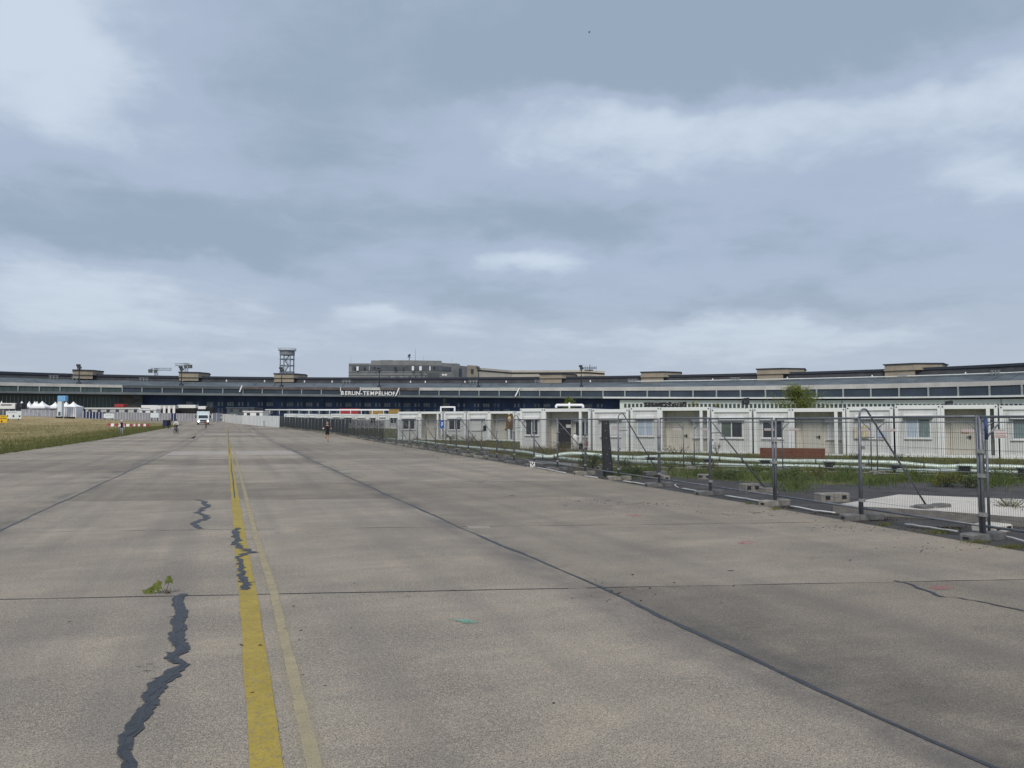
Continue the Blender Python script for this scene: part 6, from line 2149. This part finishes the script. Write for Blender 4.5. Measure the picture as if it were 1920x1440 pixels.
for k, (x, y, rx, h, n, m) in enumerate(((1255, 882, 22, .5, 700, LEAF), (1420, 888, 26, .42, 800, LEAF), (1530, 893, 26, .34, 800, LEAF_Y), (1590, 888, 30, .3, 700, LEAF), (1645, 885, 22, .34, 500, LEAF_Y), (1870, 900, 30, .36, 900, LEAF), (1930, 905, 26, .4, 700, LEAF_D),
                                         (1720, 896, 24, .28, 600, LEAF), (1330, 884, 20, .42, 500, WEEDB), (1300, 878, 20, .6, 500, LEAF), (1500, 906, 20, .26, 500, LEAF), (1170, 880, 18, .5, 600, LEAF_D), (1395, 872, 18, .45, 400, WEEDB), (1690, 866, 26, .35, 500, LEAF_D), (1600, 862, 24, .35, 500, LEAF_D), (1230, 860, 24, .4, 500, LEAF_D))):
    bush('wild_weed', 'small %s weed clump growing between asphalt and containers' % {'leaf_green': 'green', 'leaf_yellow_green': 'yellow-green', 'leaf_dark_green': 'dark green', 'weed_brown': 'dry brown'}[m.name], x, y, rx, h, n, m, .026, 8, 'weed clumps of ' + m.name.replace('_', ' '))
bush('weed_bush', 'brown weed below the second container row', 880, 828, 30, .6, 900, WEEDB, .035)


def fan_plant(label, x, y, D, n, Lf, h, dark=True):
    p = col_pt(x, D) if D else ground_pt(x, y)
    o = thing('fan_leaf_shrub', label, 'shrub', p, 0)
    mb = MB(); mb.tube([(0, 0, -.05), (0, 0, h)], [.06, .04], 7); mb.build('stem', BARK, o)
    for i in range(n):
        an = 2 * math.pi * i / n + random.uniform(-.2, .2); el = random.uniform(.1, 1.0)
        d = Vector((math.cos(an) * math.cos(el), math.sin(an) * math.cos(el), math.sin(el)))
        side = d.cross(Vector((0, 0, 1))).normalized(); mb = MB(); prev = None
        L = Lf * random.uniform(.75, 1.1)
        pts = [Vector((0, 0, h)) + d * L * t + Vector((0, 0, -.55 * L * t * t)) for t in np.linspace(0, 1, 9)]
        mb.tube(pts, [.012] * 5 + [.007] * 4, 4)
        for k in range(2, 9):
            for s in (-1, 1):
                a = pts[k]; w = .24 * Lf * (1 - abs(k - 5) / 8)
                e = a + side * s * w + d * w * .5 + Vector((0, 0, -.06))
                c = (a + e) / 2; v = (pts[k] - pts[k - 1]).normalized() * .035
                mb.face([a, c + v, e, c - v])
        mb.build('leaf', LEAF_D if dark else LEAF, o)


fan_plant('fan-leaved shrub reaching over the far wire fence', 640, 0, 100, 14, 1.9, 1.5)
fan_plant('fan-leaved shrub in front of the second container row', 845, 0, 62, 14, 1.2, .5, False)

# seedling in the joint
def seedling():
    p = plane_pt(310, 1113, 0)
    o = thing('seedling', 'small weed with lobed green leaves growing from a slab joint', 'plant', p)
    def leaf(c, w, h, rot, lift):
        out = [(0, -.5), (.22, -.42), (.5, -.30), (.36, -.08), (.55, .12), (.30, .20), (.22, .5), (0, .34), (-.2, .52), (-.30, .2), (-.55, .10), (-.36, -.10), (-.48, -.32), (-.2, -.42)]
        mb = MB(); ca, sa = math.cos(rot), math.sin(rot); pts = []
        for (u, v) in out:
            a, b = u * ca - v * sa, u * sa + v * ca
            q = RGT * (a * w) + FWD * (.35 * b * h) + Vector((0, 0, lift + b * h * .75 + .02 * math.cos(u * 5)))
            pts.append(Vector(c) + q)
        mid = Vector(c) + Vector((0, 0, lift)) + FWD * .01
        for k in range(len(pts)): mb.face([mid, pts[k], pts[(k + 1) % len(pts)]])
        mb.build('leaf', LEAF_T, o)
    k = 8.43 / FPX
    leaf(RGT * (-26 * k), .115, .105, -.9, .045); leaf(RGT * (-16 * k), .125, .135, -.5, .082); leaf(RGT * (6 * k), .095, .11, .2, .140); leaf(RGT * (-34 * k) + FWD * -.01, .11, .07, -1.3, .03)
    mb = MB()
    mb.tube([(0, 0, 0), RGT * .02 + Vector((0, 0, .06)), RGT * (6 * k) + Vector((0, 0, .12))], .003, 5)
    mb.tube([(0, 0, 0), RGT * -.06 + Vector((0, 0, .03)), RGT * (-20 * k) + Vector((0, 0, .06))], .003, 5)
    for i in range(10):
        mb.tube([RGT * random.uniform(-.01, .06), RGT * random.uniform(-.04, .08) + Vector((0, random.uniform(-.03, .03), random.uniform(.02, .06)))], .003, 4)
    mb.build('stalks', WEEDB, o)


seedling()


# ------------------------------------------------------------------ approaching truck
def truck():
    D = 172.0; p = col_pt(381, D); k = D / FPX
    o = thing('box_truck', 'white box truck with lit headlights driving towards the camera', 'truck', p, R(1.5))
    W = 23 * k / 2
    zt = zrow(771, D) - p.z
    mb = MB(); mb.box(-W * .98, W * .98, 1.6, 7.4, .95, zt, bev=.05); mb.build('cargo_box', TRKW, o)
    mb = MB()   # cab with raked windscreen
    prof = [(0, .55), (-.05, 1.15), (.12, 1.35), (.42, 2.15), (.65, 2.35), (1.55, 2.4), (1.55, .55)]; w = W * .86
    n = len(prof); mb.v += [(-w, y, z) for y, z in prof] + [(w, y, z) for y, z in prof]
    for i in range(n): mb.f.append((i, (i + 1) % n, n + (i + 1) % n, n + i)); mb.m.append(0)
    mb.f.append(tuple(range(n - 1, -1, -1))); mb.m.append(0); mb.f.append(tuple(range(n, 2 * n))); mb.m.append(0)
    cab = mb.build('cab', TRKW, o)
    mb = MB(); mb.face([(-w * .86, .13, 1.40), (w * .86, .13, 1.40), (w * .80, .395, 2.12), (-w * .80, .395, 2.12)]); mb.build('windscreen', WGLASS, cab)
    mb = MB(); mb.box(-w * .55, w * .55, -.075, -.02, .78, 1.1, bev=.02); mb.build('grille', NAVYP, cab)
    mb = MB(); mb.box(-W * .92, W * .92, -.12, .2, .32, .62, bev=.03); mb.build('bumper', TFASC_D, o)
    lamp = bpy.data.materials.new('lit_headlight'); lamp.use_nodes = True
    bs = lamp.node_tree.nodes['Principled BSDF']; bs.inputs['Base Color'].default_value = (.9, .9, .85, 1)
    bs.inputs['Emission Color'].default_value = (1, .97, .9, 1); bs.inputs['Emission Strength'].default_value = 2.5
    for s in (-1, 1):
        mb = MB(); mb.disc((s * W * .68, -.10, .72), 0, .17, (0, 1, 0), .06, 14); mb.build('headlight', lamp, cab)
        mb = MB(); mb.box(s * (W + .12) - .12, s * (W + .12) + .12, .25, .4, 1.45, 2.1, bev=.03); mb.build('mirror', BLACKP, cab)
        mb = MB(); mb.tube([(s * w, .35, 2.05), (s * (W + .12), .33, 2.05)], .025, 5); mb.build('mirror_arm', BLACKP, cab)
        for y in (.75, 5.6):
            mb = MB(); mb.disc((s * W * .78, y, .45), .16, .45, (1, 0, 0), .3, 18); wh = mb.build('wheel', TYRE, o)
            mb = MB(); mb.disc((s * W * .80, y, .45), 0, .2, (1, 0, 0), .26, 12); mb.build('hub', TPOST, wh)
    mb = MB(); mb.box(-W * .8, W * .8, .4, 7.2, .6, .93); mb.build('chassis', BLACKP, o)


truck()


# ------------------------------------------------------------------ people
def skin_body(name, verts, edges, radii, zones, mats, parent, root=0):
    me = bpy.data.meshes.new(name); me.from_pydata(verts, edges, []); tmp = bpy.data.objects.new(name, me); COL.objects.link(tmp)
    md = tmp.modifiers.new('s', 'SKIN'); md.use_smooth_shade = True; md.branch_smoothing = .6
    for i, v in enumerate(me.skin_vertices[0].data):
        r = radii[i]; v.radius = (r, r) if not isinstance(r, tuple) else r
        v.use_root = (i == root)
    sb = tmp.modifiers.new('d', 'SUBSURF'); sb.levels = 2; sb.render_levels = 2
    dg = bpy.context.evaluated_depsgraph_get(); dg.update()
    m2 = bpy.data.meshes.new_from_object(tmp.evaluated_get(dg))
    bpy.data.objects.remove(tmp)
    m2.materials.clear()
    for m in mats: m2.materials.append(m)
    idx = []
    for p in m2.polygons: idx.append(zones(p.center))
    m2.polygons.foreach_set('material_index', idx)
    m2.polygons.foreach_set('use_smooth', [True] * len(idx)); m2.update()
    return link(name, m2, parent)


def person(label, loc, rz, H, J, zones, mats, hair, hairlen=.0, cap=None, name='person'):
    """J: joint positions for a 1.75 m figure facing -Y: dict of limb joints"""
    o = thing(name, label, 'person', loc, rz); s = H / 1.75; o.scale = (s, s, s)
    V = []; E = []; Rr = []; ix = {}
    def add(k, p, r, par=None):
        ix[k] = len(V); V.append(tuple(p)); Rr.append(r)
        if par is not None: E.append((ix[par], ix[k]))
    pv = Vector(J.get('pelvis', (0, 0, .93))); ch = Vector(J.get('chest', (0, -.02, 1.28))); nk = Vector(J.get('neck', ch + Vector((0, 0, .20)))); hd = nk + Vector((0, -.02, .09))
    add('pelvis', pv, (.155, .115)); add('waist', pv.lerp(ch, .45), (.135, .10), 'pelvis'); add('chest', ch, (.165, .11), 'waist')
    add('neckb', nk - Vector((0, 0, .06)), (.085, .07), 'chest'); add('neck', nk, .055, 'neckb'); add('jaw', hd, (.068, .080), 'neck'); add('head', hd + Vector((0, .01, .08)), (.078, .095), 'jaw'); add('crown', hd + Vector((0, .015, .15)), (.05, .06), 'head')
    add('nose', hd + Vector((0, -.105, .045)), .012, 'head')
    for sd, sg in (('l', 1), ('r', -1)):
        sh = ch + Vector((sg * .185, 0, .10)); el, wr = Vector(J['elbow_' + sd]), Vector(J['wrist_' + sd])
        add('sh' + sd, sh, .062, 'neckb'); add('ua' + sd, sh.lerp(el, .5), .052, 'sh' + sd); add('el' + sd, el, .042, 'ua' + sd); add('fa' + sd, el.lerp(wr, .4), .041, 'el' + sd); add('wr' + sd, wr, .027, 'fa' + sd)
        d = (wr - el).normalized(); pl = wr + d * .06; add('pa' + sd, pl, (.034, .018), 'wr' + sd)
        sidev = d.cross(Vector((0, 1, 0))); sidev = sidev.normalized() if sidev.length > .1 else Vector((1, 0, 0))
        for f, (u, L) in enumerate(((-.024, .065), (-.008, .08), (.008, .075), (.024, .06))):
            add('f%d%s' % (f, sd), pl + d * (.035) + sidev * u, .009, 'pa' + sd); add('g%d%s' % (f, sd), pl + d * (.035 + L * .6) + sidev * u * 1.1 + Vector((0, -.02, 0)), .0075, 'f%d%s' % (f, sd))
        add('th' + sd, wr + d * .05 + sidev * .045 * sg + Vector((0, -.02, 0)), .011, 'wr' + sd)
        kn, an = Vector(J['knee_' + sd]), Vector(J['ankle_' + sd])
        hp = pv + Vector((sg * .085, 0, -.05)); add('hp' + sd, hp, .10, 'pelvis'); add('tg' + sd, hp.lerp(kn, .5), .082, 'hp' + sd); add('kn' + sd, kn, .058, 'tg' + sd); add('ca' + sd, kn.lerp(an, .35), .056, 'kn' + sd); add('an' + sd, an, .036, 'ca' + sd)
        toe = Vector(J.get('toe_' + sd, an + Vector((0, -.17, -.055)))); add('he' + sd, an + Vector((0, .02, -.05)), .036, 'an' + sd); add('to' + sd, toe, .034, 'an' + sd)
    skin_body('body', V, E, Rr, zones, mats, o)
    # hair as a shell over the skull
    mb = MB(); c = hd + Vector((0, .018, .085)); n, mrow = 12, 6
    for i in range(mrow + 1):
        ph = math.pi * .5 * i / mrow
        for k in range(n):
            an = 2 * math.pi * k / n
            back = .5 + .5 * math.sin(an)
            z = math.cos(ph) * .118 - (back * hairlen + .02) * (i / mrow) ** 2
            mb.v.append((c.x + math.sin(ph) * .092 * math.cos(an), c.y + math.sin(ph) * .108 * math.sin(an), c.z + z))
    for i in range(mrow):
        for k in range(n): mb.f.append((i * n + k, i * n + (k + 1) % n, (i + 1) * n + (k + 1) % n, (i + 1) * n + k)); mb.m.append(0)
    mb.build('hair' if cap is None else 'cap', cap or hair, o, True)
    if cap is not None:
        mb = MB(); mb.face([(c.x - .07, c.y - .09, c.z - .01), (c.x + .07, c.y - .09, c.z - .01), (c.x + .05, c.y - .18, c.z - .03), (c.x - .05, c.y - .18, c.z - .03)]); mb.build('cap_brim', cap, o)
    return o


def ground_person(x, y, D):
    return col_pt(x, D)


# jogger, seen from behind (faces away along the taxiway: +Y, so turn half round)
def zj(c):
    if c.z > 1.40 and abs(c.x) < .13: return 0
    if abs(c.x) > .27: return 0
    if c.z > .62: return 1
    if c.z < .11 or (c.y > .30 and c.z < .5): return 2
    return 0


p = ground_pt(613.5, 828.5)
person('jogger in black shirt and shorts seen from behind near the wire fence', (p.x, p.y, p.z), R(180) - R(8), 1.76,
       {'elbow_l': (.34, .10, 1.14), 'wrist_l': (.30, -.16, 1.18), 'elbow_r': (-.36, .08, 1.12), 'wrist_r': (-.33, -.18, 1.10), 'pelvis': (0, 0, .92), 'chest': (0, -.06, 1.28),
        'knee_l': (.09, -.04, .50), 'ankle_l': (.10, .42, .44), 'toe_l': (.10, .50, .27), 'knee_r': (-.08, -.02, .49), 'ankle_r': (-.07, .02, .085)}, zj, [SKIN, BLACKC, SHOER], HAIRB, .05)
p2 = Vector((p.x, p.y, p.z))
# white band on the jogger's arm
ob = [c for c in bpy.data.objects if c.name.startswith('person')][-1]
mb = MB(); mb.tube([(.335, .065, 1.20), (.345, .095, 1.13)], .058, 10); mb.build('arm_band', WPAINT, ob, True)


def zw(c):
    if c.z > 1.46: return 0
    if c.z < .10: return 3
    if c.z < .88: return 2
    if abs(c.x) > .19: return 4 if c.z > .98 else 0
    return 1


p = ground_pt(227.5, 816.3)
person('walker in navy vest, white sleeves and pale trousers at the meadow edge', (p.x, p.y, p.z), R(10), 1.80,
       {'elbow_l': (.29, .02, 1.10), 'wrist_l': (.30, -.10, .88), 'elbow_r': (-.29, .06, 1.10), 'wrist_r': (-.29, -.04, .86), 'knee_l': (.10, -.12, .50), 'ankle_l': (.10, -.10, .085),
        'knee_r': (-.09, .02, .50), 'ankle_r': (-.10, .20, .13)}, zw, [SKIN, NAVYC, JEANS, SHOE, WHITEC], HAIRD, 0, cap=WHITEC)


def zr(c):
    if c.z > 1.46: return 0
    if c.z < .10: return 3
    if c.z < .90: return 2
    if abs(c.x) > .26 and c.z < 1.05: return 0
    return 1


p = ground_pt(386, 804.6)
person('person in dull red top and grey trousers walking before the truck', (p.x, p.y, p.z), R(-10), 1.62,
       {'elbow_l': (.27, .04, 1.10), 'wrist_l': (.22, -.12, .92), 'elbow_r': (-.27, .04, 1.10), 'wrist_r': (-.24, -.10, .90), 'knee_l': (.08, -.06, .50), 'ankle_l': (.08, -.02, .085),
        'knee_r': (-.08, 0, .50), 'ankle_r': (-.08, .14, .12)}, zr, [SKIN, REDC, GREYT, SHOE], HAIRD, .08)
p = ground_pt(318.5, 803.4)
person('person in black leaning on a dark cargo cart by the meadow', (p.x, p.y, p.z), R(25), 1.70,
       {'elbow_l': (.28, -.10, 1.08), 'wrist_l': (.22, -.34, 1.02), 'elbow_r': (-.30, -.08, 1.12), 'wrist_r': (-.42, -.30, 1.05), 'knee_l': (.08, -.10, .50), 'ankle_l': (.08, -.02, .085),
        'knee_r': (-.08, .04, .50), 'ankle_r': (-.08, .22, .14)}, lambda c: 0 if c.z > 1.46 else (3 if c.z < .1 else (2 if c.z < .45 else 1)), [SKIN, BLACKC, GREYT, SHOE], HAIRD, .04)
k = 135 / FPX; q = p + RGT * (-6.0 * k) + FWD * -.2
o = thing('cargo_cart', 'dark navy two-wheeled cargo cart pushed by the person in black', 'cart', (q.x, q.y, tz(q.x, q.y)), -YAW)
mb = MB(); mb.box(-.36, .36, -.5, .5, .42, 1.35, bev=.06); mb.build('box_body', NAVYP, o)
mb = MB(); mb.box(-.38, .38, -.52, .52, 1.35, 1.42, bev=.02); mb.build('lid', BLACKP, o)
for s in (-1, 1):
    mb = MB(); mb.disc((s * .42, 0, .3), .22, .3, (1, 0, 0), .06, 16); wq = mb.build('wheel', TYRE, o); mb = MB(); mb.tube([(s * .36, 0, .3), (s * .45, 0, .3)], .03, 8); mb.build('hub', TPOST, wq)
mb = MB(); mb.tube([(.3, .5, 1.0), (.42, .8, 1.08), (.62, .8, 1.08)], .02, 6); mb.tube([(-.3, .0, .42), (.3, 0, .42)], .03, 6); mb.build('push_bar', BLACKP, o)


# cyclist riding towards the camera
def bicycle(loc, rz):
    o = thing('bicycle', 'dark bicycle ridden towards the camera by the rider in white', 'bicycle', loc, rz)
    for y in (-.52, .52):
        mb = MB(); mb.disc((0, y, .34), .30, .345, (1, 0, 0), .045, 24); w = mb.build('wheel', TYRE, o)
        mb = MB()
        for k in range(12):
            a = 2 * math.pi * k / 12; mb.tube([(.0, y, .34), (0, y + math.cos(a) * .31, .34 + math.sin(a) * .31)], .003, 3)
        mb.tube([(-.05, y, .34), (.05, y, .34)], .025, 8); mb.build('spokes', TPOST, w)
    mb = MB()
    for a, b in (((0, .52, .34), (0, .08, .30)), ((0, .08, .30), (0, .18, .84)), ((0, .08, .30), (0, -.36, .78)), ((0, .16, .78), (0, -.37, .84)), ((0, .52, .34), (0, .16, .78)), ((0, -.37, .98), (0, -.52, .34))):
        mb.tube([a, b], .018, 6)
    mb.build('frame', BLACKP, o)
    mb = MB(); mb.tube([(-.30, -.22, 1.02), (-.2, -.36, 1.03), (0, -.40, 1.0), (.2, -.36, 1.03), (.30, -.22, 1.02)], .014, 6); mb.build('handlebar', BLACKP, o)
    mb = MB(); mb.obox((0, .22, .90), (.07, 0, 0), (0, .13, 0), (0, 0, .03)); mb.build('saddle', BLACKP, o)
    mb = MB()
    for s in (-1, 1): mb.tube([(0, .08, .30), (s * .09, .08 - s * .12, .30 - s * .10), (s * .17, .08 - s * .12, .30 - s * .10)], .012, 5)
    mb.build('cranks', TPOST, o)
    return o


p = ground_pt(330, 813)
bicycle((p.x, p.y, p.z), R(-14))
person('cyclist in white top with dark hair riding towards the camera', (p.x, p.y, p.z), R(-14), 1.75,
       {'pelvis': (0, .20, 1.02), 'chest': (0, .03, 1.36), 'elbow_l': (.28, -.10, 1.20), 'wrist_l': (.29, -.24, 1.06), 'elbow_r': (-.28, -.10, 1.20), 'wrist_r': (-.29, -.24, 1.06),
        'knee_l': (.12, -.22, .80), 'ankle_l': (.15, -.04, .28), 'knee_r': (-.12, -.20, .92), 'ankle_r': (-.15, .12, .48)},
       lambda c: 0 if c.z > 1.55 else (1 if c.z > 1.10 else (3 if c.z < .24 else 2)), [SKIN, WHITEC, BLACKC, SHOE], HAIRD, .10)


# dark blue bin by the white hoarding
p = col_pt(497.5, 152)
o = thing('litter_bin', 'dark blue litter bin at the foot of the white hoarding', 'bin', p, 0)
mb = MB(); mb.tube([(0, 0, 0), (0, 0, .95)], [.27, .32], 12); mb.build('bin_body', NAVYP, o, True)
mb = MB(); mb.tube([(0, 0, .95), (0, 0, 1.02), (0, 0, 1.10)], [.35, .34, .12], 12); mb.build('lid', BLACKP, o, True)


# birds
def bird(label, p, rz, s, flying=False):
    o = thing('crow', label, 'bird', p, rz); o.scale = (s, s, s)
    V = [(0, 0, .17), (0, -.10, .22), (0, -.16, .28), (0, -.19, .32), (0, -.26, .31), (0, .12, .13), (0, .26, .08)]
    E = [(0, 1), (1, 2), (2, 3), (3, 4), (0, 5), (5, 6)]; Rd = [.075, .07, .042, .042, .008, .05, (.035, .012)]
    if not flying:
        for sg in (-1, 1):
            b = len(V); V += [(sg * .04, 0, .09), (sg * .045, .02, .01), (sg * .045, -.05, .006)]; E += [(0, b), (b, b + 1), (b + 1, b + 2)]; Rd += [.02, .007, .006]
    else:
        for sg in (-1, 1):
            b = len(V); V += [(sg * .22, -.04, .26), (sg * .45, .05, .22)]; E += [(0, b), (b, b + 1)]; Rd += [(.012, .07), (.006, .03)]
    skin_body('body', V, E, Rd, lambda c: 0, [BLACKC], o)
    mb = MB()
    for sg in (-1, 1):
        if not flying: mb.face([(sg * .072, -.08, .21), (sg * .080, .05, .19), (sg * .035, .24, .10), (sg * .07, .05, .13)])
        else: mb.face([(sg * .1, -.06, .23), (sg * .45, .0, .23), (sg * .40, .14, .22), (sg * .08, .10, .2)])
    mb.build('wing_feathers', BLACKC, o)


p = ground_pt(362.5, 823.5)
bird('black crow standing on the concrete near the left joint', (p.x, p.y, p.z), R(105), 1.0)
p = at(1105, 62, 150)
bird('dark bird flying high under the grey clouds', p, R(60), .9, True)
